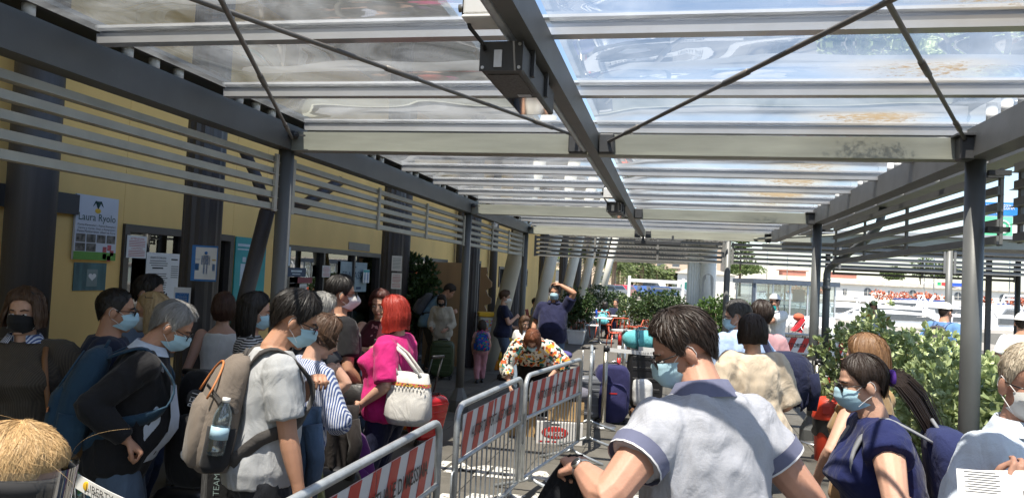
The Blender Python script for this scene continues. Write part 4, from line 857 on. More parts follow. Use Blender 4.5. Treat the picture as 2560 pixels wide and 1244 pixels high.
JEANS = D_('mid blue denim', (.085, .125, .19)); JEANSD = D_('dark denim', (.025, .04, .085)); JEANSL = D_('light denim', (.26, .34, .43)); NAVY = D_('navy cloth', (.012, .016, .045)); CHARC = D_('charcoal cloth', (.018, .02, .026)); KHAKI = D_('khaki shorts cloth', (.17, .19, .08)); BLK = D_('black cloth', (.010, .010, .012))
SHOE = M('dark shoe', (.02, .018, .017), .5); SHOEW = M('white trainer', (.6, .6, .6), .6)

def smoothstep(a, b, x): t = max(0, min(1, (x-a)/(b-a))); return t*t*(3-2*t)
def ring(c, x, y, rx, ry, n=18, pw=2.3):
    out = []
    for j in range(n):
        a = 2*math.pi*j/n; ca, sa = math.cos(a), math.sin(a)
        k = (abs(ca)**pw+abs(sa)**pw)**(-1/pw)
        out.append(c+x*(rx*ca*k)+y*(ry*sa*k))
    return out
def fuse(mb, vox, it=3, fac=.5):
    me = bpy.data.meshes.new('t'); me.from_pydata(mb.v, [], mb.f)
    bm = bmesh.new(); bm.from_mesh(me); bmesh.ops.recalc_face_normals(bm, faces=bm.faces[:]); bm.to_mesh(me); bm.free()
    o = bpy.data.objects.new('t', me); COL.objects.link(o)
    r = o.modifiers.new('r', 'REMESH'); r.mode = 'VOXEL'; r.voxel_size = vox; r.adaptivity = 0
    if it: sm = o.modifiers.new('s', 'SMOOTH'); sm.factor = fac; sm.iterations = it
    dg = bpy.context.evaluated_depsgraph_get(); ev = o.evaluated_get(dg); m2 = bpy.data.meshes.new_from_object(ev)
    bpy.data.objects.remove(o); bpy.data.meshes.remove(me)
    nv = len(m2.vertices); co = np.empty(nv*3, 'f'); m2.vertices.foreach_get('co', co); co = co.reshape(-1, 3).astype('d')
    nl = len(m2.loops); li = np.empty(nl, 'i'); m2.loops.foreach_get('vertex_index', li); F = li.reshape(-1, 4) if nl == len(m2.polygons)*4 else None
    if F is None:
        F = np.array([list(p.vertices)+[p.vertices[0]]*(4-len(p.vertices)) for p in m2.polygons])
    bpy.data.meshes.remove(m2); return co, F
def vnormals(V, F):
    a, b, c, d = V[F[:, 0]], V[F[:, 1]], V[F[:, 2]], V[F[:, 3]]; fn_ = np.cross(c-a, d-b); N = np.zeros_like(V)
    for k in range(4): np.add.at(N, F[:, k], fn_)
    return N/(np.linalg.norm(N, axis=1, keepdims=True)+1e-12)
def crease(V, F, amp, seed, freq=9):
    """cloth folds: sharpened noise along the normal"""
    N = vnormals(V, F); o = seed*7.3
    d = np.array([1-2*abs(mnoise.noise(Vector((v[0]*freq*1.3+o, v[1]*freq*1.3-o, v[2]*freq*.55+v[0]*freq*.5)))) + .5*mnoise.noise(Vector((v[0]*freq*2.7, v[1]*freq*2.7+o, v[2]*freq*1.9))) for v in V])
    return V+N*(d[:, None]-.35)*amp
def joinvf(parts):
    Vs, Fs, o = [], [], 0
    for V, F in parts: Vs.append(V); Fs.append(F+o); o += len(V)
    return np.concatenate(Vs), np.concatenate(Fs)
def ik(S_, T, a, b, pole):
    d = T-S_; L0 = d.length
    if L0 > (a+b)*.999: T = S_+d*((a+b)*.999/L0); d = T-S_; L0 = d.length
    u = d/L0; k = (a*a-b*b+L0*L0)/(2*L0); h_ = math.sqrt(max(0, a*a-k*k)); p = pole-u*pole.dot(u); p.normalize()
    return S_+u*k+p*h_, T
class Person: pass
FEM = dict(sh=.158, tors=[(.80, .10, .085, 0), (.86, .165, .118, -.005), (.93, .178, .125, -.01), (1.00, .16, .112, 0), (1.08, .132, .098, .005), (1.16, .137, .10, .008), (1.25, .152, .115, .012), (1.33, .150, .105, .004), (1.38, .140, .090, -.006), (1.42, .115, .074, -.012), (1.45, .078, .062, -.014), (1.475, .056, .055, -.012)])
MAL = dict(sh=.176, tors=[(.80, .10, .09, 0), (.86, .158, .118, -.004), (.93, .168, .122, -.006), (1.00, .158, .115, 0), (1.08, .15, .110, .004), (1.16, .156, .112, .006), (1.25, .172, .12, .006), (1.33, .178, .116, 0), (1.385, .166, .100, -.008), (1.43, .128, .082, -.014), (1.46, .088, .068, -.016), (1.485, .062, .060, -.014)])
def person(label, px, zc, H, heading, sex='m', girth=1.0, belly=0, bust=0, lean=0, side=0, twist=0, head=(0, 0, 0), hair=None, hmat=None, skin=SK_L, top=None, bottom=None, arms=None, legs=None, mask=None, glasses=None, eyes=True, fine=.007, seed=1, group=None, loc=None, shoes=SHOE, seat=0, name='person', cap=None, cat='person', cre=.006, jacket=None, hs=1.0, headfwd=0, hips=0, armk=1.0, shk=1.0, shz=1.39):
    q = Person(); B = FEM if sex == 'f' else MAL
    base = loc if loc is not None else at(px, 800, zc); base = Vector((base[0], base[1], seat))
    s = H/1.75
    G = Matrix.Translation(base) @ Matrix.Rotation(R(heading), 4, 'Z') @ Matrix.Scale(s, 4); q.G = G; q.base = base; q.s = s
    def W(m): return [tuple(G @ Vector(v)) for v in m]
    HZ = .95
    def fr(z):
        t = (.35+.65*smoothstep(.95, 1.35, z)) if z > HZ else 0
        rot = Matrix.Rotation(R(-lean)*t, 3, 'X') @ Matrix.Rotation(R(side)*t, 3, 'Y') @ Matrix.Rotation(R(twist)*smoothstep(.9, 1.35, z), 3, 'Z')
        c = Vector((0, 0, HZ))+Matrix.Rotation(R(-lean)*t, 3, 'X') @ Matrix.Rotation(R(side)*t, 3, 'Y') @ Vector((0, 0, z-HZ)) if z > HZ else Vector((0, 0, z))
        return c, rot @ Vector((1, 0, 0)), rot @ Vector((0, 1, 0)), rot @ Vector((0, 0, 1))
    q.fr = fr
    def torso_rings(z0, z1, ease, grow=0):
        out = []
        zs = sorted(set([z0, z1]+[t[0] for t in B['tors'] if z0 < t[0] < z1]))
        T = B['tors']
        for z in zs:
            a = max([t for t in T if t[0] <= z+1e-9] or [T[0]], key=lambda t: t[0]); b = min([t for t in T if t[0] >= z-1e-9] or [T[-1]], key=lambda t: t[0])
            k = 0 if b[0] == a[0] else (z-a[0])/(b[0]-a[0]); rx, ry, yo = [a[i]+(b[i]-a[i])*k for i in (1, 2, 3)]
            w_ = smoothstep(1.46, 1.3, z); g = 1+(girth-1)*w_
            if hips: g += hips*math.exp(-((z-.93)/.1)**2)
            rx *= g; ry *= g
            if belly: by = belly*math.exp(-((z-1.09)/.15)**2); ry += by*.5; yo += by*.5; rx += by*.25
            if bust: bu = bust*math.exp(-((z-1.25)/.07)**2); ry += bu*.5; yo += bu*.5
            flare = grow*smoothstep(1.2, z0, z)
            c, x, y, u = fr(z); out.append(ring(c+y*yo, x, y, rx+ease+flare, ry+ease+flare))
        return out
    q.rings = torso_rings
    # arms
    A = {}
    for sd, sg in (('L', -1), ('R', 1)):
        c, x, y, u = fr(shz); sh = c+x*(B['sh']*shk*(1+(girth-1)*.5)*sg)+y*-.01
        sp = (arms or {}).get(sd, {})
        if 'world' in sp: T = G.inverted() @ Vector(sp['world'])
        else: T = Vector(sp.get('to', (sg*(B['sh']+.07+.1*(girth-1)), .06, .90)))
        pole = Vector(sp.get('pole', (sg*.5, -1, -.1)))
        el, wr = ik(sh, T, .295, .25, pole)
        A[sd] = (sh, el, wr, sp)
    q.A = A; q.wrist = {k: G @ v[2] for k, v in A.items()}; q.elbow = {k: G @ v[1] for k, v in A.items()}; q.shoulder = {k: G @ v[0] for k, v in A.items()}
    thick = (.9 if sex == 'f' else 1.0)*(1+(girth-1)*.9)*armk
    def along(sh, el, wr, t):
        return sh.lerp(el, t) if t <= 1 else el.lerp(wr, t-1)
    AR = [(0, .054), (.12, .053), (.35, .050), (.6, .045), (.9, .040), (1.0, .040), (1.12, .042), (1.3, .041), (1.6, .034), (1.85, .027), (2.0, .025)]
    def arad(t):
        for (a, ra), (b, rb) in zip(AR, AR[1:]):
            if t <= b: return (ra+(rb-ra)*(t-a)/(b-a))*thick
        return AR[-1][1]*thick
    def arm_tube(m, sd, t0, t1, ease, n=12, flare=0):
        sh, el, wr, _ = A[sd]; ts = sorted(set([t0, t1]+[t for t in (.05, .2, .4, .6, .8, .93, 1.0, 1.07, 1.2, 1.4, 1.6, 1.8) if t0 < t < t1]))
        pts = [along(sh, el, wr, t) for t in ts]; m.tube(pts, [arad(t)+ease+flare*smoothstep(t0, t1, t) for t in ts], n)
    def hand(m, sd):
        sh, el, wr, sp = A[sd]; sg = -1 if sd == 'L' else 1
        d = Vector(sp.get('dir', wr-el)).normalized(); pn = Vector(sp.get('palm', (-sg, 0, 0))); pn = (pn-d*pn.dot(d)).normalized(); xs = d.cross(pn)*1.0   # pn: out of the palm
        th = Vector(sp.get('thumb', (0, 1, 0)));  xs = xs if xs.dot(th) > 0 else -xs
        k = (.93 if sex == 'f' else 1.04)*(1+(armk-1)*.5); cu_ = sp.get('curl', .35)
        def P(x, y, z): return wr+xs*x*k+d*y*k-pn*z*k
        m.loft([ring(P(0, y, 0), xs, pn, rx*k, rz*k, 12) for y, rx, rz in ((-.03, .027, .021), (0, .028, .02), (.03, .036, .018), (.06, .041, .016), (.085, .040, .013), (.095, .034, .009))])
        for i, (x, L0) in enumerate(((-.031, .060), (-.0105, .074), (.0105, .080), (.031, .073))):
            L0 = L0 if i else .060; x = -x*-1
            p = P(x, .084, 0); a = 0; pts = [p-d*.02, p]; rad = [.0092, .0094]
            for sgm, f_ in ((.46, 1.0), (.30, 1.15), (.24, .8)):
                a += cu_*f_; p = p+(d*math.cos(a)+pn*math.sin(a))*(L0*sgm*k*1.12); pts.append(p); rad.append(.0086-.001*len(pts)*.35)
            m.tube(pts, [r_*k for r_ in rad], 8)
        tc_ = sp.get('tcurl', .5); p0 = P(.022, .018, -.004); p1 = P(.046, .046, -.010-.012*tc_); p2 = P(.052-.012*tc_, .076, -.018-.022*tc_); p3 = P(.048-.026*tc_, .098, -.022-.03*tc_)
        m.tube([p0, p1, p2, p3], [.0135*k, .0118*k, .0102*k, .0078*k], 8)
    # legs
    LG = []
    lw = legs or {}
    for sd, sg in (('L', -1), ('R', 1)):
        hp = Vector((sg*.088*(1+(girth-1)*.5), 0, .90)); an = Vector(lw.get(sd, (sg*.10, .02, .09))); kn, an = ik(hp, an, .43, .40, Vector(lw.get('pole', (sg*.08, 1, 0)))); LG.append((hp, kn, an, sg))
    def leg_tube(m, i, t0, t1, ease, n=12, flare=0):
        hp, kn, an, sg = LG[i]; LR = [(0, .088), (.3, .080), (.7, .060), (1.0, .052), (1.25, .055), (1.45, .049), (1.8, .035), (2, .033)]
        gg = (1+(girth-1)*.7+hips*.5)*(1.03 if sex == 'f' else 1)
        ts = sorted(set([t0, t1]+[t for t in (0, .25, .5, .75, .93, 1, 1.07, 1.2, 1.4, 1.65, 1.85) if t0 <= t <= t1])); pts = []; rs_ = []
        for t in ts:
            pts.append(hp.lerp(kn, t) if t <= 1 else kn.lerp(an, t-1))
            for (a, ra), (b, rb) in zip(LR, LR[1:]):
                if a <= t <= b: rr = ra+(rb-ra)*(t-a)/(b-a)
            rs_.append(rr*gg+ease+flare*smoothstep(t0, t1, t))
        m.tube(pts, rs_, n)
    # head
    c, x, y, u = fr(1.475); yaw, pit, rol = head
    nb_ = c+y*(-.012); hdir = (u*.8+Vector((0, 0, 1))*.2).normalized()
    hc = nb_+hdir*.097+y*(.022+headfwd)+Vector((0, math.sin(R(pit))*.03, -max(0, math.sin(R(pit)))*.02))
    HM = Matrix.Translation(hc) @ Matrix.Rotation(R(yaw), 4, 'Z') @ Matrix.Rotation(R(-pit), 4, 'X') @ Matrix.Rotation(R(rol), 4, 'Y') @ Matrix.Translation((0, 0, .035)) @ Matrix.Scale(hs*(.97 if sex == 'f' else 1.0), 4); q.HM = HM
    hh = MB()
    hh.ell((0, -.012, .04), (.0765, .097, .088), n=20, m=14); hh.ell((0, .022, -.030), (.062, .070, .080), n=18, m=12); hh.ell((0, .062, -.096), (.026, .022, .018)); hh.ell((0, .02, -.07), (.052, .055, .045))
    hh.ell((0, .070, .032), (.050, .020, .014)); hh.tube([(0, .085, .018), (0, .096, -.008), (0, .108, -.030), (0, .098, -.040)], [.008, .0095, .013, .010], 8)
    for sg in (-1, 1):
        hh.ell((sg*.036, .060, -.032), (.024, .026, .026)); hh.ell((sg*.079, -.008, -.008), (.009, .020, .033), Matrix.Rotation(R(-14), 3, 'X') @ Matrix.Rotation(R(sg*22), 3, 'Z'))
    hh.ell((0, .088, -.062), (.024, .012, .010))
    hh.xf(HM)
    nk = .056 if sex == 'm' else .047
    nk *= (1+(girth-1)*.6)
    skull = HM @ Vector((0, -.018, -.035))
    hh.tube([nb_-u*.09, nb_, nb_.lerp(skull, .5), skull, HM @ Vector((0, -.01, .02))], [nk*1.25, nk*1.12, nk, nk, nk*.9], 14)
    hh.loft(torso_rings(1.36, 1.475, -.004))
    parts_ = []
    hh.v = W(hh.v); parts_.append(fuse(hh, fine*.72, 2))
    am = MB()
    for sd in ('L', 'R'):
        arm_tube(am, sd, 0, 2.0, 0); am.ell(A[sd][0], (.056*thick,)*3); hand(am, sd)
    am.v = W(am.v); parts_.append(fuse(am, fine*.72, 2))
    cm = MB().loft(torso_rings(.82, 1.46, -.010))
    for i in (0, 1): leg_tube(cm, i, 0, 2.0, -.004)
    cm.v = W(cm.v); parts_.append(fuse(cm, .015, 2))
    V, F = joinvf(parts_); V = V-np.array(base)[None]
    bo = put(name, np_mesh(name, V, F, skin, True), None); bo.location = base; tag(bo, label, cat, group); q.o = bo
    def cloth(nm, mb, mat, vox, cr=cre, it=2, sd=0, lab=None):
        mb.v = W(mb.v); V, F = fuse(mb, vox, it)
        if cr: V = crease(V, F, cr, seed+sd)
        o = put(nm, np_mesh(nm, V, F, mat, True), None, bo)
        if lab: o['label'] = lab
        return o
    cv = fine*1.35
    # trousers
    if bottom:
        m = MB(); m.loft(torso_rings(.80, bottom.get('waist', 1.00), .004+bottom.get('ease', 0)*.4))
        t1 = bottom.get('len', 1.93)
        if bottom.get('skirt'): pass
        for i in (0, 1): leg_tube(m, i, 0, t1, .010+bottom.get('ease', 0), 14, bottom.get('flare', .0))
        cloth(bottom.get('name', 'trousers'), m, bottom['mat'], max(cv, .010), cre*1.1, 2, 3)
    def tube_ring(nm, sd, t0, t1, ease, mat, extra=None):
        m = MB(); arm_tube(m, sd, t0, t1, ease, 18); m.f = [f for f in m.f if len(f) == 4]; m.v = W(m.v); return put(nm, m, mat, bo, True)
    def garment(nm, g, sd=0):
        m = MB(); ease = g.get('ease', .014); m.loft(torso_rings(g.get('hem', .90), g.get('neck', 1.462), ease, .016+g.get('flare', .0)))
        sl = g.get('sleeve', .55)
        for a_ in ('L', 'R'):
            if sl > 0:
                arm_tube(m, a_, -.0, sl, g.get('sease', ease+.002), 14, g.get('sflare', .0 if sl > 1 else .008)); m.ell(A[a_][0], ((.056*thick+ease),)*3)
                c_, x_, y_, u_ = fr(1.405); m.tube([c_, A[a_][0]], [.062*thick, .050*thick+ease], 12)
        if g.get('bell'):   # loose wide sleeves
            pass
        o = cloth(nm, m, g['mat'], g.get('vox', cv), g.get('cre', cre), g.get('it', 2), sd)
        if g.get('cuff'):
            for a_ in ('L', 'R'): tube_ring('cuff', a_, sl-.13, sl+.012, g.get('sease', ease+.002)+.014, g['cuff']); 
            if g.get('trim'):
                for a_ in ('L', 'R'): tube_ring('cuff_trim', a_, sl+.008, sl+.028, g.get('sease', ease+.002)+.0145, g['trim'])
        if g.get('collar'):
            c_, x_, y_, u_ = fr(1.455); P = []
            for k in range(25):
                a_ = -2.75+5.5*k/24; dx, dy = math.sin(a_), -math.cos(a_)
                row = []
                for (r_, dz) in ((nk+.010, .0), (nk+.012, .038), (nk+.018, .043), (nk+.034, .012), (nk+.05, -.012)):
                    row.append(G @ (nb_+x_*dx*(r_+.008)+y_*(dy*r_+.006)+u_*(dz*(1-.25*(1+dy)/2)-.012+.0*dx)))
                P.append(row)
            put('collar', MB().grid(P), g['collar'], o, True)
        return o
    q.tops = []
    if top: q.tops.append(garment(top.get('name', 'shirt'), top))
    if jacket: q.tops.append(garment(jacket.get('name', 'jacket'), jacket, 5))
    # shoes
    if shoes is not None:
        for hp, kn, an, sg in LG:
            f_ = (an-kn).normalized(); fw = Vector((0, 1, 0)) if seat == 0 or True else f_
            m = MB(); pts = [(-.07, .035, .045), (-.02, .042, .06), (.05, .045, .045), (.12, .048, .032), (.17, .038, .024), (.185, .02, .018)]
            m.loft([ring(Vector((an.x, an.y+y_, an.z-.09+hz)), Vector((1, 0, 0)), Vector((0, 0, 1)), rx, hz, 12) for y_, rx, hz in pts]); m.v = W(m.v); put('shoe', m, shoes, bo, True)
    # ---- face
    HG = G @ HM
    def Hx(v): return HG @ Vector(v)
    q.Hx = Hx
    if eyes:
        for sg in (-1, 1):
            e_ = put('eye', MB().ell((sg*.032, .0795, .004), (.0150, .010, .0058)).xf(HG), EYEW, bo, True); put('iris', MB().ell((sg*.032, .0885, .004), (.0060, .003, .0056)).xf(HG), IRIS, e_, True)
            put('eyebrow', MB().tube([(sg*.016, .0905, .026), (sg*.034, .0885, .032), (sg*.052, .074, .027)], [.004, .0045, .002], 6).xf(HG), hmat if hmat not in (None, H_RED, H_GREY, H_BLOND, H_GOLD, H_WHITE) else H_BROWN, bo, True)
        if not mask or mask[1] == 'chin': put('mouth', MB().tube([(-.022, .0935, -.062), (0, .1005, -.061), (.022, .0935, -.062)], [.003, .0055, .003], 6).xf(HG), M('lip', (.36, .12, .10), .45), bo, True)
    if mask:
        mm, mk = mask; P = []; dz = -.055 if mk == 'chin' else 0; dy = -.012 if mk == 'chin' else 0
        for i in range(15):
            a = -1+2*i/14; row = []
            for j in range(13):
                b = j/12; z = .008-.113*b-.022*a*a*(1-b)+.030*a*a*b; pk = .020 if mk == 'cup' else 0
                yy = .1235-.078*abs(a)**2.0-(b-.34)**2*.125+pk*(1-abs(a))*math.exp(-((b-.45)/.3)**2)*(1-.4*b) + (0 if mk == 'cup' else .0022*math.sin(b*20))
                row.append((.0675*math.sin(1.2*a)/math.sin(1.2), yy+dy, z+dz))
            P.append(row)
        mo = put('face_mask', MB().grid(P).xf(HG), mm, bo, True)
        for sg in (-1, 1):
            lp = MB()
            ex = (sg*.085, -.012, .026); ey = (sg*.083, -.02, -.03)
            lp.tube([(sg*.066, .046+dy, -.010+dz), (sg*.076, .018, .010), ex, (sg*.0865, -.024, .014), (sg*.087, -.029, -.006), ey, (sg*.077, .012, -.05+dz*.6), (sg*.066, .046+dy, -.078+dz)], .0013, 5)
            put('ear_loop', lp.xf(HG), LOOP, mo)
    if glasses:
        up = glasses == 'up'; zz = .115 if up else .006; yy = .045 if up else .103
        gm = MB(); dk = glasses in ('sun', 'up'); ls = MB()
        for sg in (-1, 1):
            cen_ = Vector((sg*.034, yy, zz)); gm.tube([cen_+Vector((.026*math.cos(t), -abs(.026*math.cos(t)+sg*.034-0)*.16+.005, .019*math.sin(t))) for t in [k*math.pi/8 for k in range(16)]], .0022, 5, close=True)
            ls.ell(cen_+Vector((0, -.002, 0)), (.025, .0025 if not dk else .004, .018), Matrix.Rotation(R(-sg*9), 3, 'Z'))
            gm.tube([(sg*.060, yy-.006, zz+.006), (sg*.076, yy-.045, zz+.006), (sg*.081, -.012 if not up else -.03, zz+.004 if not up else .07)], .0024, 5)
        gm.tube([(-.010, yy+.004, zz+.004), (.010, yy+.004, zz+.004)], .0022, 5)
        go = put('sunglasses' if dk else 'glasses', gm.xf(HG), FRAMEM, bo, True); put('lens', ls.xf(HG), LENS if dk else CLEARL, go, True)
    if hair: build_hair(q, bo, hair, hmat, HG, seed, fine, s)
    if cap:
        P = []
        for i in range(9):
            t = i/8*R(82); row = []
            for k in range(24): a = 2*math.pi*k/24; row.append((.092*math.sin(t)*math.sin(a), -.012+.112*math.sin(t)*math.cos(a), .045+.104*math.cos(t)-.012*(math.cos(a)<0)*math.sin(t)))
            P.append(row)
        co_ = put('cap', MB().grid(P, True).xf(HG), cap, bo, True)
        sgn = -1 if cap.name.startswith('reversed') else 1
        P = [[(x_*.085, -.012+sgn*(.102+d_*.075*(1-x_*x_*.5)), .055-.012*d_-.02*x_*x_) for x_ in [k/6-1 for k in range(13)]] for d_ in (0, .4, .8, 1)]
        put('peak', MB().grid(P).xf(HG), cap, co_, True)
    return q
def build_hair(q, bo, spec, hmat, HG, seed, fine, s):
    rng = random.Random(seed*13+5); kind = spec['kind']; th = spec.get('th', .016); L0 = spec.get('len', .0); front = spec.get('front', 48); sidea = spec.get('side', 92); back = spec.get('back', 122)
    part_ = spec.get('vol', 0); wav = spec.get('wave', 0)
    down = Vector((0, 0, -1)); NP, NU = 40, 14; NL = int(spec.get('nl', 12)) if L0 else 0
    c0 = Vector((0, -.012, .042))
    fz = spec.get('fz', .0); bz = spec.get('bz', 0)
    HLN = [(0, .096+fz), (28, .092+fz), (46, .064+fz*.8), (58, .046), (68, .004), (79, -.004), (87, .030), (104, .030), (122, -.018+bz), (150, -.052+bz), (180, -.060+bz)]
    def zend(aa):
        for (p, zp), (r_, zr) in zip(HLN, HLN[1:]):
            if aa <= r_: return zp+(zr-zp)*(aa-p)/(r_-p)
        return HLN[-1][1]
    cover = spec.get('cover', 70)  # degrees from the front beyond which long hair hangs
    grid = []
    for k in range(NP):
        a = 2*math.pi*k/NP; aa = math.degrees(abs((a+math.pi) % (2*math.pi)-math.pi)); row = []
        hang = L0 and aa >= cover; ze = .030 if hang else zend(aa)
        ct = (ze-c0.z)/(.088+th); tm = math.acos(max(0, min(1, ct))); drop = max(0, c0.z-ze)
        tot = tm*.1+drop; bw = smoothstep(95, 150, aa)
        for i in range(NU+1):
            u = i/NU; d = u*tot
            tt = th*(1-.88*u**6) if not hang else th
            nn_ = .30*mnoise.noise(Vector((math.sin(a)*2.2+seed, math.cos(a)*2.2, u*3)))+.22*mnoise.noise(Vector((math.sin(a)*7+seed, math.cos(a)*7, u*6)))
            tt *= 1+nn_
            if d <= tm*.1: t = d/.1; kz = 1; zz = math.cos(t)*(.088+tt*1.15)
            else: t = tm; dz = d-tm*.1; zz = math.cos(t)*(.088+tt*1.15)-dz; kz = 1-(.03+.22*bw)*(dz/.1)**1.4
            row.append(HG @ (c0+Vector(((.0765+tt)*math.sin(t)*kz*math.sin(a), (.097+tt)*math.sin(t)*kz*math.cos(a), zz))))
        if L0:
            end = row[-1]; cen = HG @ Vector((0, -.03, -.05))
            out = (end-cen); out.z = 0; ol = out.length; out.normalize()
            for i in range(1, NL+1):
                u = i/NL
                if hang:
                    d = L0*s*u*(1-.08*mnoise.noise(Vector((a*2, seed, 3)))); ww = wav*math.sin(u*9+a*7+seed)*.012*s
                    squeeze = -spec.get('taper', .25)*ol*u*u+spec.get('puff', .08)*ol*math.sin(math.pi*min(1, u*1.3))
                    bk = HG.to_3x3() @ Vector((0, -1, 0)); bk.z = 0; bk.normalize()
                    row.append(end+down*d+out*(squeeze+ww)+bk*(spec.get('back_off', .0)*u*s))
                else: row.append(end-(end-(HG @ c0))*.02)
        grid.append(row)
    P = [[grid[k][i] for k in range(NP)] for i in range(NU+1+NL)]
    N_U = len(P)
    ho = put('hair', MB().grid(P, True), hmat, bo, True)
    # strands follow the shell
    ns = int(spec.get('n', 700)); m_v = []; m_f = []
    def surf(a, u):
        x = (a % 1)*NP; k = int(x); fx_ = x-k; y = max(0, min(.9999, u))*(N_U-1); i = int(y); fy = y-i
        g = lambda k_, i_: grid[k_ % NP][i_]
        p = g(k, i).lerp(g(k+1, i), fx_); r_ = g(k, i+1).lerp(g(k+1, i+1), fx_); return p.lerp(r_, fy)
    cen = HG @ c0; wd = spec.get('w', .0022)*s; segs = 5; frac = spec.get('sl', .3)
    nshell = (NU+1)/N_U
    for _ in range(ns):
        a = rng.random(); aa = abs(((a*360+180) % 360)-180); hang = L0 and aa >= cover
        u0 = (rng.random()**.75)*(.93 if not L0 else (.95 if hang else nshell*.95))
        if not hang and L0: u1 = min(nshell, u0+frac*nshell*1.2)
        elif L0: u1 = min(1, u0+rng.uniform(.3, .6))
        else: u1 = min(1.0, u0+frac*rng.uniform(.6, 1.4))
        drift = rng.gauss(0, spec.get('mess', .014))+spec.get('swirl', 0)*(u1-u0); lift = rng.random()**2*spec.get('lift', .008)*s; pts = []
        for j in range(segs):
            t = j/(segs-1); p = surf(a+drift*t, u0+(u1-u0)*t); o_ = (p-cen).normalized(); pts.append(p+o_*(.0015*s+lift*t**1.5*(1 if not L0 else .6)))
        if not L0 and u1 >= .97: pts[-1] += (pts[-1]-pts[-2])*rng.random()*.5
        wj = wd*rng.uniform(.6, 1.4); tw_ = rng.uniform(-.75, .75)
        for j, p in enumerate(pts):
            tn = (pts[min(j+1, segs-1)]-pts[max(j-1, 0)]).normalized(); o_ = (p-cen).normalized(); sd = tn.cross(o_).normalized()*math.cos(tw_); sd = (sd+o_*math.sin(tw_))*wj*(1-.75*(j/(segs-1))**2)
            m_v += [p-sd, p+sd]
        b0 = len(m_v)-2*segs; m_f += [(b0+2*j, b0+2*j+1, b0+2*j+3, b0+2*j+2) for j in range(segs-1)]
    me = np_mesh('hair_strands', np.array([tuple(v) for v in m_v]), np.array(m_f), hmat, True)
    so = put('hair_strands', me, None, ho); so['kind'] = 'stuff'
    q.surf = surf; q.hairgrid = grid
    return ho
def ribbon(pts, nrm, w_, th=.004):
    """flat strap through pts; nrm = one outward normal or a list"""
    pts = [Vector(p) for p in pts]; m = MB(); rings = []
    for i, p in enumerate(pts):
        t = (pts[min(i+1, len(pts)-1)]-pts[max(i-1, 0)]).normalized(); n_ = Vector(nrm[i] if isinstance(nrm, list) else nrm); n_ = (n_-t*n_.dot(t)).normalized(); b = t.cross(n_)
        rings.append([p-b*w_/2-n_*th/2, p+b*w_/2-n_*th/2, p+b*w_/2+n_*th/2, p-b*w_/2+n_*th/2])
    return m.loft(rings)
SHORT = lambda **k: dict(dict(kind='short', th=.015, n=800, lift=.010, sl=.32), **k)
LONG = lambda L0, **k: dict(dict(kind='long', th=.018, len=L0, n=900, lift=.008, sl=.3, cover=70), **k)
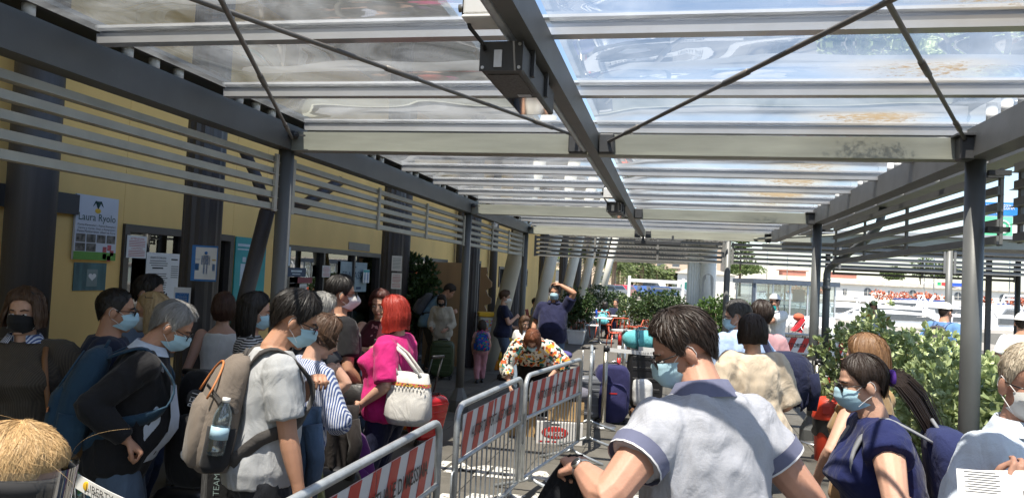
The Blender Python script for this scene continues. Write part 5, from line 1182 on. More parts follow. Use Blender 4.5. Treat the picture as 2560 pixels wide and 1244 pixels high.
# ------------------------------------------------------------ crowd barriers
BRED = M('barrier red', (.50, .03, .025), .35, 0, .05); BWHITE = M('barrier white', (.70, .70, .70), .4, 0, .03); LETTER = M('barrier lettering', (.02, .02, .022), .5)
def barrier(label, p0, p1, side, H=1.02, txt=("AUTORITA'", 'PORTUALE DI MESSINA'), flip=False):
    p0 = Vector((p0[0], p0[1], 0)); p1 = Vector((p1[0], p1[1], 0)); d = (p1-p0); L0 = d.length; d.normalize(); n_ = Vector((d.y, -d.x, 0))*side; Z = Vector((0, 0, 1))
    e = thing('crowd_barrier', label, 'barrier', p0.lerp(p1, .5), 'striped port barriers')
    A_ = lambda t, z, o=0: p0+d*t+Z*z+n_*o
    r_ = .10; fr_ = []
    for (t, z, a0) in ((r_, H-r_, math.pi), (L0-r_, H-r_, math.pi/2)):
        for k in range(7): a = a0-k*math.pi/12; fr_.append(A_(t+r_*math.cos(a), z+r_*math.sin(a)))
    put('frame', MB().tube([A_(0, .17)]+fr_+[A_(L0, .17)], .0205, 12), GALVZ, e, True)
    for z, t0, t1 in ((.665, .0, L0), (.17, 0, L0)): put('rail', MB().tube([A_(t0, z), A_(t1, z)], .016, 10), GALVZ, e, True)
    nb_ = int(L0/.105)
    for k in range(1, nb_): put('bar', MB().tube([A_(L0*k/nb_, .17), A_(L0*k/nb_, .665)], .0062, 6, cap=False), GALVZ, e, True)
    for t in (.22, L0-.22):
        m = MB().tube([A_(t, .17), A_(t, .10)], .018, 8)
        for s_ in (-1, 1): m.tube([A_(t, .13), A_(t, .10, s_*.06), A_(t, .015, s_*.33)], .016, 8)
        put('foot', m, GALVZ, e, True)
    put('hook', MB().tube([A_(0, .62), A_(-.045, .62), A_(-.055, .60), A_(-.055, .48), A_(-.045, .46), A_(0, .46)], .007, 8), GALVZ, e, True)
    a0, a1 = .09, L0-.09; zb, zt = .69, .955; hw = (a1-a0)/2
    for h_ in (0, 1):
        s0 = a0+h_*(hw+.004); s1 = s0+hw-.004
        pn_ = put('panel', MB().loft([[A_(s0, zb, o), A_(s1, zb, o), A_(s1, zt, o), A_(s0, zt, o)] for o in (.004, .008)]), BWHITE, e)
        for side_o in (.0095, .0025):
            pit = .235; sl = .115; ww = .115
            for k in range(-2, 6):
                x0 = s0-.04+k*pit+(.10 if h_ else 0)
                pts = [(x0, zb), (x0+ww, zb), (x0+ww+sl, zt), (x0+sl, zt)]
                # clip to the panel
                def clip(poly, f, sgn, lim):
                    out = []
                    for i in range(len(poly)):
                        a, b = poly[i], poly[(i+1) % len(poly)]; ia = (a[0]-lim)*sgn <= 0; ib = (b[0]-lim)*sgn <= 0
                        if ia: out.append(a)
                        if ia != ib: t = (lim-a[0])/(b[0]-a[0]); out.append((lim, a[1]+(b[1]-a[1])*t))
                    return out
                pts = clip(clip(pts, 0, 1, s1), 0, -1, s0) if pts else []
                if len(pts) >= 3: put('stripe', MB().loft([[A_(x, z, side_o) for x, z in pts], [A_(x, z, side_o+(.0012 if side_o > .005 else -.0012)) for x, z in pts]]), BRED, pn_)
    rd = d if not flip else -d
    w0 = L0-.18
    if side > 0:
        text('lettering', "AUTORITA' PORTUALE DI MESSINA", LETTER, e, A_(a0+w0*.52, (zb+zt)/2-.01, .0125), d, Z, .1, width=w0*.80, height=.078, bold=.0012)
    return e
b1 = Vector((-1.235, 4.14)); 
barrier('near striped steel barrier beside the man in grey T-shirt', (-1.28, 2.33), (-1.235, 4.13), 1)
barrier('middle striped steel barrier hooked to its neighbour beside the cardboard boxes', (-1.27, 4.62), (-1.165, 6.16), 1)
barrier('striped steel barrier in front of the bending woman', (-1.15, 6.28), (-.88, 7.95), 1)
q0 = at(1922, 832, 14.2); q1 = at(2076, 838, 14.0)
barrier('striped steel barrier in front of luggage near the kiosk', (q0.x, q0.y), (q0.x+1.75, q0.y+.12), 1)
q0 = on(1462, 1085, 2, .1)
barrier('bare end-on barrier behind the steel belt post', (-.80, 8.2), (-.945, 9.65), -1)

# ------------------------------------------------------------ belt posts
BELT = M('white belt', (.72, .72, .71), .6, 0, .03)
def stanchion(label, x, y, mat=SSTEEL, h_=1.0):
    e = thing('belt_post', label, 'post', (x, y, 0), 'steel belt posts')
    put('base', MB().lathe((x, y, 0), [(.17, 0), (.17, .012), (.155, .025), (.06, .045), (.034, .06)], 28), CHROME, e, True)
    put('pole', MB().cyl((x, y, .06), .031, h_-.11, 18), mat, e, True)
    put('head', MB().cyl((x, y, h_-.05), .034, .07, 18).box((x+.03, y, h_-.012), (.03, .03, .05)), BLACK, e, True); return e
def belt(label, a, b, txt=True, w_=.05, nrm=(0, -1, 0)):
    a = Vector(a); b = Vector(b); e = thing('queue_belt', label, 'belt', a, 'white queue belts')
    put('webbing', ribbon([a.lerp(b, t)-Vector((0, 0, .012*math.sin(math.pi*t))) for t in [k/6 for k in range(7)]], nrm, w_, .003), BELT, e)
    return e
q = on(1507, 1066, 2, 0); sA = q
stanchion('brushed steel belt post beside the navy soft suitcase', q.x, q.y)
qb = Vector((q.x+1.55, q.y+.05, 0)); 
e = belt('white queue belt lettered with the ferry name beside the turquoise holdall', (q.x+.04, q.y, .975), (qb.x, qb.y, .955))
for k in (.5, 1.0):
    c_ = Vector((q.x+.04, q.y, .972)).lerp(Vector((qb.x, qb.y, .952)), k*.5+.1); text('lettering', 'LIBERTY lines', INK, e, c_+Vector((0, -.003, -.008)), (1, .03, 0), (0, 0, 1), .04, width=.30, height=.026, lift=.003)
    put('emblem', MB().ell(c_+Vector((-.18, -.004, -.008)), (.014, .002, .014)), YPR, e)
q = on(2043, 1108, 2, 0)
stanchion('steel belt post by the red litter bin', q.x-.03, q.y)
e = belt('white queue belt lettered with the ferry name beside the litter bin', (q.x-.06, q.y, .97), (q.x-2.2, q.y+.5, .96))
text('lettering', 'LIBERTY lines', INK, e, Vector((q.x-.3, q.y+.045, .962)), (1, -.22, 0), (0, 0, 1), .04, width=.30, height=.026, lift=.005)
e = thing('barrier_chain', 'red and white plastic chain sagging from the belt post', 'chain', (q.x, q.y, .9))
c0_, c1_ = Vector((q.x-.02, q.y-.03, .98)), Vector((2.05, 7.3, .62)); nl = 34
for k in range(nl):
    t = (k+.5)/nl; p_ = c0_.lerp(c1_, t)-Vector((0, 0, .18*math.sin(math.pi*t))); tn = (c1_-c0_).normalized(); up_ = Vector((0, 0, 1)) if k % 2 else tn.cross(Vector((0, 0, 1))).normalized()
    put('link', MB().tube([p_+tn*(.024*math.cos(a))+up_*(.013*math.sin(a)) for a in [j*math.pi/5 for j in range(10)]], .0042, 5, close=True), BRED if (k//5) % 2 else BWHITE, e, True)
a = on(168, 1186, 2, .97); b = on(400, 1300, 2, .97)
e = belt('white queue belt lettered with the ferry name in front of the grey trolley handle', a, b, nrm=(.5, -.8, 0), w_=.055)
text('lettering', 'LIBERTY lines', INK, e, a.lerp(b, .50)+Vector((0, -.004, -.006)), (b-a), (0, 0, 1), .04, width=.36, height=.03, lift=.006)
put('emblem', MB().ell(a.lerp(b, .24)+Vector((.004, -.006, -.004)), (.016, .004, .018)), YPR, e)
q = on(1560, 905, 2, 0); stanchion('slim dark post with belt behind the turquoise holdall', at(1560, 900, 13).x, at(1560, 900, 13).y, CHROME)
p_ = at(1547, 900, 12.4)
e = thing('striped_post', 'short red and white striped post beside the turquoise holdall', 'post', (p_.x, p_.y, 0))
for k in range(5): put('band', MB().cyl((p_.x, p_.y, k*.2), .03, .2, 12), BRED if k % 2 == 0 else BWHITE, e, True)

# ------------------------------------------------------------ luggage
def suitcase(label, px, zc, rz, w_, d_, h_, mat, kind='hard', handle=0, tilt=(0, 0), loc=None, trim=BLACK, group=None, name='suitcase', band=None, tubes=CHROME):
    b0 = loc if loc is not None else at(px, 900, zc); b0 = Vector((b0[0], b0[1], b0[2] if loc is not None and len(loc) > 2 else 0))
    e = thing(name, label, 'suitcase', b0, group)
    mt = Matrix.Translation(b0) @ Matrix.Rotation(R(rz), 4, 'Z') @ Matrix.Rotation(R(tilt[0]), 4, 'X') @ Matrix.Rotation(R(tilt[1]), 4, 'Y')
    wz = .055; n_ = 28
    def rr(y, ins, pw=5):
        pts = []
        for j in range(n_):
            a = 2*math.pi*j/n_; ca, sa = math.cos(a), math.sin(a); k = (abs(ca)**pw+abs(sa)**pw)**(-1/pw); pts.append(Vector(((w_/2-ins)*ca*k, y, wz+h_/2+(h_/2-ins)*sa*k)))
        return pts
    prof = [(-d_/2, .05), (-d_/2+.006, .028), (-d_/2+.02, .012), (-d_/2+.045, .004), (-d_/2+.07, 0), (d_/2-.07, 0), (d_/2-.045, .004), (d_/2-.02, .012), (d_/2-.006, .028), (d_/2, .05)]
    put('shell', MB().loft([rr(y, i) for y, i in prof]).xf(mt), mat, e, True)
    if kind == 'hard':
        nr = 5; 
        for s_ in (-1, 1):
            for k in range(nr):
                if h_ > w_*1.2: z = wz+h_*(.14+.72*k/(nr-1)); put('rib', MB().box((0, s_*d_/2, z), (w_*.78, .012, h_*.06), bev=.005).xf(mt), mat, e)
                else: x = -w_*.36+w_*.72*k/(nr-1); put('rib', MB().box((x, s_*d_/2, wz+h_/2), (w_*.08, .012, h_*.8), bev=.005).xf(mt), mat, e)
        put('zip_band', MB().loft([rr(y, -.0025) for y in (-.011, .011)], cap=False).xf(mt), band or trim, e, True)
    else:
        put('pocket', MB().loft([[v+Vector((0, 0, -h_*.1)) for v in [Vector((p.x*.80, y, wz+h_*.42+(p.z-wz-h_/2)*.72)) for p in rr(0, i, 4)]] for y, i in ((-d_/2+.01, 0), (-d_/2-.02, .004), (-d_/2-.03, .02))]).xf(mt), mat, e, True)
        put('piping', MB().tube([Vector((w_*.36*math.cos(a), -d_/2-.024, wz+h_*.42+h_*.16*math.sin(a))) for a in [math.pi*k/14 for k in range(15)]], .006, 6).xf(mt), M('grey piping', (.4, .4, .42)), e, True)
        put('zip_band', MB().loft([rr(y, -.002) for y in (-d_*.22, -d_*.18)], cap=False).xf(mt), trim, e, True)
        put('badge', MB().box((0, -d_/2-.031, wz+h_*.5), (w_*.22, .006, .016)).xf(mt), BRED, e)
    for sx in (-1, 1):
        for sy in (-1, 1):
            c_ = Vector((sx*(w_/2-.05), sy*(d_/2-.045), .026)); wo = put('wheel', MB().tube([c_-Vector((.016, 0, 0)), c_+Vector((.016, 0, 0))], .026, 12).box(c_+Vector((0, 0, .03)), (.04, .045, .03), bev=.008).xf(mt), BLACK, e)
    put('grab_handle', MB().tube([Vector((-.08, 0, wz+h_)), Vector((-.07, 0, wz+h_+.022)), Vector((.07, 0, wz+h_+.022)), Vector((.08, 0, wz+h_))], .010, 8).xf(mt), trim, e, True)
    if handle:
        zt = wz+h_+handle; y = d_/2-.04
        put('pull_handle', MB().tube([Vector((-.075, y, wz+h_-.02)), Vector((-.075, y, zt))], .009, 8).tube([Vector((.075, y, wz+h_-.02)), Vector((.075, y, zt))], .009, 8).xf(mt), tubes, e, True)
        put('grip', MB().tube([Vector((-.09, y, zt)), Vector((.09, y, zt))], .017, 10).xf(mt), BLACK, e, True)
    return e, mt
LNAVY = FAB('navy suitcase fabric', (.03, .03, .10), bump=.3); LRED = M('glossy red shell', (.50, .012, .018), .25, 0, .05, coat=.3); LORANGE = M('orange shell', (.75, .20, .01), .35, 0, .05); LPURP = FAB('purple suitcase fabric', (.10, .022, .14), bump=.25); LBLK = M('black ribbed shell', (.018, .018, .02), .35, 0, .1); LGREY = M('grey shell', (.14, .15, .17), .4, 0, .08); LGREEN = M('olive green shell', (.05, .075, .03), .4); LBLUE2 = M('blue shell', (.02, .09, .30), .4); LSILV = M('silver shell', (.45, .45, .44), .35, .3)
suitcase('navy soft suitcase with grey piping behind the steel belt post', 1532, 9.95, 12, .46, .28, .70, LNAVY, 'soft')
suitcase('grey ribbed cabin suitcase with raised handle beside the navy soft suitcase', 1474, 9.9, 20, .36, .22, .55, LGREY, 'hard', .35)
suitcase('big black ribbed suitcase under the turquoise holdall', 1613, 10.9, 10, .50, .32, .84, LBLK, 'hard')
suitcase('glossy red cabin suitcase tipped on its wheels near the queue', None, 0, 62, .38, .23, .48, LRED, 'hard', .40, tilt=(16, 0), loc=(*on(1052, 1112, 2, 0)[:2], .04), tubes=DKBOX)
suitcase('orange ribbed suitcase behind the red cabin suitcase', 1030, 8.7, 40, .40, .25, .56, LORANGE, 'hard')
suitcase('tall purple soft suitcase leaning beside the red haired woman', 905, 5.15, 40, .48, .30, .74, LPURP, 'soft', .12, tilt=(0, -16))
suitcase('olive green suitcase in front of the person in pale jacket', 1105, 13.2, 10, .42, .26, .62, LGREEN, 'hard')
suitcase('black suitcase with a dark coat thrown over its handle', 838, 4.75, 30, .40, .25, .58, LBLK, 'soft', .38)
suitcase('dark trolley case behind the grey T-shirt with denim over its handle', 744, 3.86, 35, .36, .22, .5, LBLK, 'soft', .48)
suitcase('blue suitcase under the floral shopper by the wall', 218, 4.15, 20, .44, .26, .52, LBLUE2, 'soft', .50, tubes=BLACK)
suitcase('black cabin case pulled by the stooping man', None, 0, -35, .36, .22, .5, LBLK, 'soft', .62, tilt=(0, -24), loc=(*at(206, 1200, 3.42)[:2], .02))
suitcase('small purple suitcase standing beside the navy blouse', 2078, 3.3, 30, .36, .24, .50, M('plum shell', (.09, .03, .11), .4), 'hard')
suitcase('black suitcase under the flat violet bag', 1386, 9.6, 8, .44, .28, .76, LBLK, 'soft')
suitcase('black trolley case carrying the helmet bags by the column', 486, 4.22, 10, .36, .22, .55, LBLK, 'soft', .62)
for i, (px, zc, mt_, rz, lab) in enumerate(((1962, 15.2, LGREY, 10, 'grey suitcase behind the far striped barrier'), (1992, 15.6, LBLK, -15, 'black suitcase behind the far striped barrier'), (2020, 15.0, M('brown weave', (.25, .14, .07), .7, 0, .3, 40), 30, 'brown woven case behind the far striped barrier'), (2046, 15.4, LBLUE2, 0, 'blue suitcase behind the far striped barrier'), (1975, 14.7, LBLK, 40, 'low black case behind the far striped barrier'))):
    suitcase(lab, px, zc, rz, .42, .28, .5 if i != 4 else .36, mt_, 'hard' if i % 2 else 'soft')
for i, px in enumerate((1958, 1974, 1990, 2008, 2026, 2041)):
    suitcase('silver rounded case in the row before the glass kiosk', px, 28.6-.1*i, 60, .36, .42, .5, LSILV, 'hard', group='silver cases before the kiosk')
def blob_bag(name, label, cat, c_, r_, mat, rot=0, hnd=True, pw=2.6, stripes=None, group=None, rough=.05):
    c_ = Vector(c_); e = thing(name, label, cat, c_-Vector((0, 0, r_[2])), group); rt = Matrix.Rotation(R(rot), 4, 'Z'); mt = Matrix.Translation(c_) @ rt
    rings = []
    for i in range(13):
        t = -1+2*i/12; k = max(.05, (1-abs(t)**3.2))**(1/3.2)
        rings.append(ring(Vector((r_[0]*t, 0, 0)), Vector((0, 1, 0)), Vector((0, 0, 1)), r_[1]*k, r_[2]*k, 18, pw))
    V = np.array([v for r__ in rings for v in r__]); 
    m = MB().loft(rings); m.v = [tuple(Vector(v)*(1+rough*mnoise.noise(Vector(v)*9+c_))) for v in m.v]
    put('body', m.xf(mt), mat, e, True)
    if hnd:
        for s_ in (-1, 1): put('handle', MB().tube([Vector((-r_[0]*.35, s_*r_[1]*.6, r_[2]*.75)), Vector((-r_[0]*.3, s_*r_[1]*.3, r_[2]*1.15)), Vector((0, s_*r_[1]*.15, r_[2]*1.3)), Vector((r_[0]*.3, s_*r_[1]*.3, r_[2]*1.15)), Vector((r_[0]*.35, s_*r_[1]*.6, r_[2]*.75))], .011, 6).xf(mt), stripes or BLACK, e, True)
    if stripes:
        for x in (-.38, .38): put('strap', MB().loft([ring(Vector((r_[0]*x+dx, 0, 0)), Vector((0, 1, 0)), Vector((0, 0, 1)), r_[1]*1.0, r_[2]*1.0, 18, pw) for dx in (-.018, .018)], cap=False).xf(mt), stripes, e, True)
    return e, mt
TEALB = FAB('turquoise holdall cloth', (.14, .50, .54), bump=.5)
p_ = at(1608, 875, 10.85); blob_bag('holdall', 'turquoise holdall lying on the big black suitcase', 'bag', (p_.x, p_.y, .895+.135), (.29, .16, .135), TEALB, 14, True, stripes=M('dark teal strap', (.03, .14, .17)))
p_ = at(1603, 1040, 10.2); blob_bag('white_bag', 'crumpled white plastic sack on a brown bundle by the black suitcase', 'bag', (p_.x, p_.y, .36), (.13, .12, .19), M('white polythene', (.7, .7, .69), .35, 0, .05, 9, .6, 14), 10, False, 5, rough=.16); blob_bag('brown_bundle', 'brown furry bundle under the white plastic sack', 'bundle', (p_.x, p_.y, .085), (.16, .13, .085), M('brown fur', (.16, .08, .04), .9, 0, .5, 40, .8, 60), 10, False)
CARD = M('cardboard', (.46, .31, .15), .8, 0, .1, 4, .05, 40); CARDW = M('white card', (.72, .70, .68), .7, 0, .05)
def carton(label, c_, d_, rz, mat, tape=True):
    e = thing('cardboard_box', label, 'box', Vector(c_)-Vector((0, 0, d_[2]/2))); rt = Matrix.Rotation(R(rz), 3, 'Z'); c_ = Vector(c_)
    put('carton', MB().box(c_, d_, rot=rt, bev=.004), mat, e)
    for s_ in (-1, 1): put('flap', MB().box(c_+rt @ Vector((0, s_*d_[1]*.252, d_[2]/2+.003)), (d_[0]*.98, d_[1]*.49, .005), rot=rt), mat, e)
    if tape: put('tape', MB().box(c_+Vector((0, 0, d_[2]/2+.0075)), (d_[0]*1.004, .05, .003), rot=rt), M('brown tape', (.34, .2, .08), .3), e)
    return e, rt, c_
p_ = on(1296, 1090, 2, 0); e, rt, c_ = carton('tall plain cardboard box behind the striped barriers', (p_.x+.02, p_.y+.1, .205), (.34, .26, .40), 14, CARD)
for s_ in (-1, 1): put('print', MB().box(c_+rt @ Vector((s_*.05, -.1315, .02)), (.012, .002, .09), rot=rt), INK, e)
p_ = on(1392, 1110, 2, 0); e, rt, c_ = carton('white cardboard box with a red oval label', (p_.x, p_.y+.12, .125), (.52, .30, .24), 10, CARDW)
oc = c_+rt @ Vector((-.05, -.1525, .01)); put('red_label', MB().ell(oc, (.15, .003, .068), rt, 20, 8), BRED, e, True)
text('lettering', 'buratti', PAPER, e, oc+rt @ Vector((0, -.004, -.004)), rt @ Vector((1, 0, 0)), (0, 0, 1), .05, width=.2, height=.07, lift=.002)
put('printed_line', MB().box(oc+rt @ Vector((0, .0015, .09)), (.10, .002, .016), rot=rt), INK, e)
for k_ in range(5): put('printed_word', MB().box(c_+rt @ Vector((-.20+.075*k_, -.1512, -.09)), (.055, .002, .018), rot=rt), REDINK if k_ < 3 else M('grey print'), e)
e, rt, c_ = carton('open printed cardboard box stacked on the white box', (p_.x+.06, p_.y+.17, .25+.115), (.40, .28, .21), 10, CARD)
for dx in (-.16, .17): text('lettering', 'NE', INK, e, c_+rt @ Vector((dx, -.1425, 0)), rt @ Vector((1, 0, 0)), (0, 0, 1), .05, width=.06, height=.05, lift=.002)
blob_bag('folded_coat', 'folded grey coat lying on the stacked cardboard boxes', 'coat', c_+Vector((.06, 0, .19)), (.22, .14, .075), FAB('grey coat cloth', (.16, .16, .20), bump=.8), 8, False)
blob_bag('blue_violet_bag', 'flat violet bag on the luggage the woman bends over', 'bag', (*at(1386, 903, 9.6)[:2], .885), (.22, .15, .06), FAB('violet cloth', (.10, .09, .28)), 5, True)
# draped garments
def drape(name, label, cat, top_, w_, drop_f, drop_b, mat, rz, seed=0, thick=.05):
    top_ = Vector(top_); rt = Matrix.Rotation(R(rz), 3, 'Z'); nu, nv = 18, 22; P_ = []
    for i in range(nu+1):
        u = i/nu-.5; row = []
        for j in range(nv+1):
            s_ = -drop_b+(drop_f+drop_b)*j/nv; y = math.copysign(thick*(1-math.exp(-abs(s_)*16)), s_); z = -max(0, abs(s_)-.02)
            fold = .022*math.sin(u*17+seed)*min(1, abs(s_)*4)+.02*mnoise.noise(Vector((u*6, s_*5, seed))); tap = 1-.25*min(1, abs(s_)*2)*(1 if seed % 2 else .4)+.12*mnoise.noise(Vector((s_*6, seed, 1)))
            row.append(top_+rt @ Vector((u*w_*tap, -y+fold, z*(1-.12*mnoise.noise(Vector((u*4, seed, 9)))))))
        P_.append(row)
    e = thing(name, label, cat, top_-Vector((0, 0, max(drop_f, drop_b)))); o_ = put('cloth', MB().grid(P_), mat, e, True); sd = o_.modifiers.new('solid', 'SOLIDIFY'); sd.thickness = .006
    sv = MB().tube([top_+rt @ Vector((w_*.3, -thick-.01, -.08)), top_+rt @ Vector((w_*.42, -thick-.03, -drop_f*.5)), top_+rt @ Vector((w_*.30, -thick-.02, -drop_f*.95))], [.05, .042, .036], 10); put('sleeve', sv, mat, e, True)
    return e
p_ = at(846, 1012, 4.72); drape('dark_coat', 'dark brown coat hanging from a suitcase handle', 'coat', (p_.x, p_.y, p_.z+.0), .26, .46, .4, FAB('dark brown coat cloth', (.02, .016, .015), bump=.7), 30, 1, .06)
p_ = at(748, 1015, 3.84); drape('denim_jacket', 'blue denim jacket hanging from a trolley handle', 'jacket', (p_.x, p_.y, p_.z), .22, .50, .42, FAB('washed denim', (.085, .135, .21), bump=.9), 30, 2, .06)
# floral shopper on the blue case
p_ = at(195, 1052, 4.05); e = thing('floral_shopper', 'pale blue shopper printed with round floral pattern on the blue suitcase', 'bag', (p_.x, p_.y, .6))
FLR = FAB('floral shopper', (.20, .42, .56), pat='floral', pscale=26, thr=.6, cols=[(.10, .25, .10), (.55, .62, .45), (.06, .08, .3)], bump=.2)
put('body', MB().box((p_.x+.03, p_.y-.06, .76), (.34, .16, .34), rot=Matrix.Rotation(R(20), 3, 'Z') @ Matrix.Rotation(R(-8), 3, 'X'), bev=.02), FLR, e); put('handle', MB().tube([(p_.x-.06, p_.y-.08, .92), (p_.x-.04, p_.y-.08, 1.05), (p_.x+.08, p_.y-.05, 1.06), (p_.x+.11, p_.y-.05, .92)], .012, 6), M('violet handle', (.06, .05, .25)), e, True)
# black helmet bags
for i, (px, py, zc, rx, rz_, lab, tx) in enumerate(((492, 990, 4.05, .085, .14, 'black round helmet bag with white lettering hanging by the grey backpack', 'BELL'), (480, 1125, 3.95, .13, .19, 'large black soft bag with white oval print below the helmet bag', 'ISSE'))):
    c_ = at(px, py, zc); e, mt = blob_bag('helmet_bag', lab, 'bag', c_, (rx, .07, rz_), FAB('black bag cloth', (.008, .008, .009), bump=.5), 12, False)
    fd = (CAMP-c_); fd.z = 0; fd.normalize(); xr = Vector((-fd.y, fd.x, 0))
    bp = c_+fd*.085
    put('print_patch', MB().ell(bp+xr*-.01-fd*.006, (.045, .004, .05 if i == 0 else .038), Matrix((xr, -fd, Vector((0, 0, 1)))).transposed()), BLACK if i == 0 else PAPER, e, True)
    text('lettering', tx, PAPER if i == 0 else INK, e, bp+xr*-.01, Vector((0, 0, 1))*.95+xr*.3 if i == 0 else xr, xr*-.95+Vector((0, 0, .3)) if i == 0 else (0, 0, 1), .04, width=.085 if i == 0 else .06, height=.04 if i == 0 else .045, lift=.006 if i else .004)
c_ = at(560, 1165, 3.9); e = thing('dive_bag', 'upright black bag with white vertical lettering', 'bag', (c_.x, c_.y, 0))
put('body', MB().box((c_.x, c_.y, .43), (.2, .16, .84), rot=Matrix.Rotation(R(12), 3, 'Z'), bev=.05), FAB('black bag cloth'), e)
xr = Vector((math.cos(R(12)), math.sin(R(12)), 0)); text('lettering', 'SCUBA TEAM', M('grey print'), e, Vector((c_.x, c_.y, .66))+Vector((xr.y, -xr.x, 0))*.082, (0, 0, 1), -xr, .05, width=.26, height=.03, lift=.004)

# ------------------------------------------------------------ litter bin
q = on(2066, 1152, 2, 0); bn = thing('litter_bin', 'red domed litter bin with a black liner by the hedge', 'bin', (q.x, q.y, 0)); BINR = M('bin red', (.60, .05, .02), .4, 0, .05)
put('drum', MB().lathe((q.x, q.y, 0), [(.12, 0), (.125, .01), (.145, .42), (.15, .45)], 24), BINR, bn, True)
m = MB(); P_ = []
for z in (.30, .36, .42, .47): P_.append([Vector((q.x+(.155+.008*math.sin(7*a+z*60)+(.0 if z > .33 else .012*math.sin(3*a)))*math.cos(a), q.y+(.155+.008*math.sin(7*a+z*60))*math.sin(a), z+(.03*math.sin(5*a) if z < .33 else 0))) for a in [2*math.pi*k/40 for k in range(40)]])
put('liner', MB().grid(P_, True), M('black polythene', (.015, .015, .016), .3, 0, .2, 10, .8, 20), bn, True)
put('lid', MB().lathe((q.x, q.y, .46), [(.165, 0), (.168, .02), (.16, .05), (.15, .14), (.125, .2), (.08, .235), (.0, .245)], 24), BINR, bn, True)
put('flap', MB().box((q.x-.02, q.y-.138, .57), (.15, .03, .10), rot=Matrix.Rotation(R(-12), 3, 'X'), bev=.01), M('bin flap red', (.5, .035, .015), .4), bn)

# ------------------------------------------------------------ heaters, junction box, camera
def heater(y, lab, big=True):
    e = thing('infrared_heater', lab, 'heater', (XC-.16, y, 2.45), None); L0 = .70; x = XC-.075; z = 2.60
    put('housing', MB().box((x, y, z), (.15, L0, .10), bev=.006), DKBOX, e)
    put('end_plate', MB().box((x, y-L0/2-.004, z), (.152, .006, .102)), M('dark end plate', (.075, .077, .08), .4), e)
    put('latch', MB().box((x-.01, y-L0/2-.010, z-.01), (.028, .006, .06)), CHROME, e)
    for sx in (-1, 1):
        for sz in (-1, 1): put('screw', MB().tube([(x+sx*.064, y-L0/2-.006, z+sz*.04), (x+sx*.064, y-L0/2-.011, z+sz*.04)], .006, 8), CHROME, e)
    put('perforated_vent', MB().box((x, y-.17, z-.0515), (.11, .28, .004)), M('perforated steel', (.09, .09, .09), .5, .3, .6, 160), e)
    put('reflector', MB().box((x, y+.17, z-.052), (.12, .30, .004)), M('polished reflector', (.75, .73, .70), .06, 1.0, .03), e)
    put('rating_plate', MB().box((x+.02, y-.02, z-.0555), (.05, .035, .002)), PALE, e)
    for yy in (y-.2, y+.1): put('bracket', MB().b2((x+.0765, yy-.006, z-.03), (x+.088, yy+.02, z+.1)).b2((x-.06, yy-.006, z+.0505), (x+.0765, yy+.02, z+.058)), DKBOX, e)
    put('cable', MB().tube([(x-.055, y-L0/2-.02, z+.02), (x-.055, y-L0/2-.06, z+.03), (x-.09, y-L0/2-.1, z+.07), (x-.10, y-L0/2-.11, z+.11)], .007, 8).tube([(x-.10, y-L0/2-.11, z+.11), (x-.10, y-L0/2-.105, z+.18)], .017, 12).tube([(x-.10, y-L0/2-.105, z+.18), (x-.09, y-L0/2-.09, z+.215), (x-.05, y-L0/2-.06, z+.22)], .007, 8), BLACK, e, True)
    b = thing('junction_box', 'pale junction box on the conduit next to ' + ('the near' if y < 5 else 'the far') + ' heater', 'box', (XC-.13, y-L0/2-.05, 2.66))
    put('case', MB().box((XC-.115, y-L0/2-.10, 2.735), (.12, .12, .085), bev=.008), WHITE, b); put('gland', MB().tube([(XC-.175, y-L0/2-.10, 2.735), (XC-.205, y-L0/2-.10, 2.735)], .014, 10), CHROME, b, True); put('cover', MB().box((XC-.115, y-L0/2-.10, 2.687), (.126, .126, .012), bev=.004), WHITE, b)
q = on(1300, 180, 0, XC-.155); heater(2.87, 'dark infrared heater under the centre beam just overhead'); heater(8.15, 'dark infrared heater under the centre beam at the second cross beam')
e = thing('long_heater', 'long dark heater bar mounted across the end of the canopy', 'heater', (.2, 13.85, 2.5))
a, b = on(1588, 592, 1, 13.85), on(1702, 598, 1, 13.85)
put('housing', MB().b2((a.x, 13.8, 2.53), (b.x, 13.92, 2.60), bev=.006), DKBOX, e); put('bracket', MB().b2((a.x+.12, 13.84, 2.6), (a.x+.16, 13.88, 2.70)).b2((b.x-.16, 13.84, 2.6), (b.x-.12, 13.88, 2.70)), DKBOX, e)
q = on(1237, 565, 0, XL+.10); e = thing('security_camera', 'white security camera under the left beam', 'camera', (q.x, q.y, q.z)); put('body', MB().tube([(q.x, q.y-.1, q.z-.005), (q.x, q.y+.06, q.z+.015)], .03, 12).box((q.x, q.y-.03, q.z+.035), (.07, .2, .01)), WHITE, e, True); put('arm', MB().tube([(q.x, q.y+.04, q.z+.02), (q.x-.03, q.y+.07, q.z+.06)], .01, 8), WHITE, e, True)

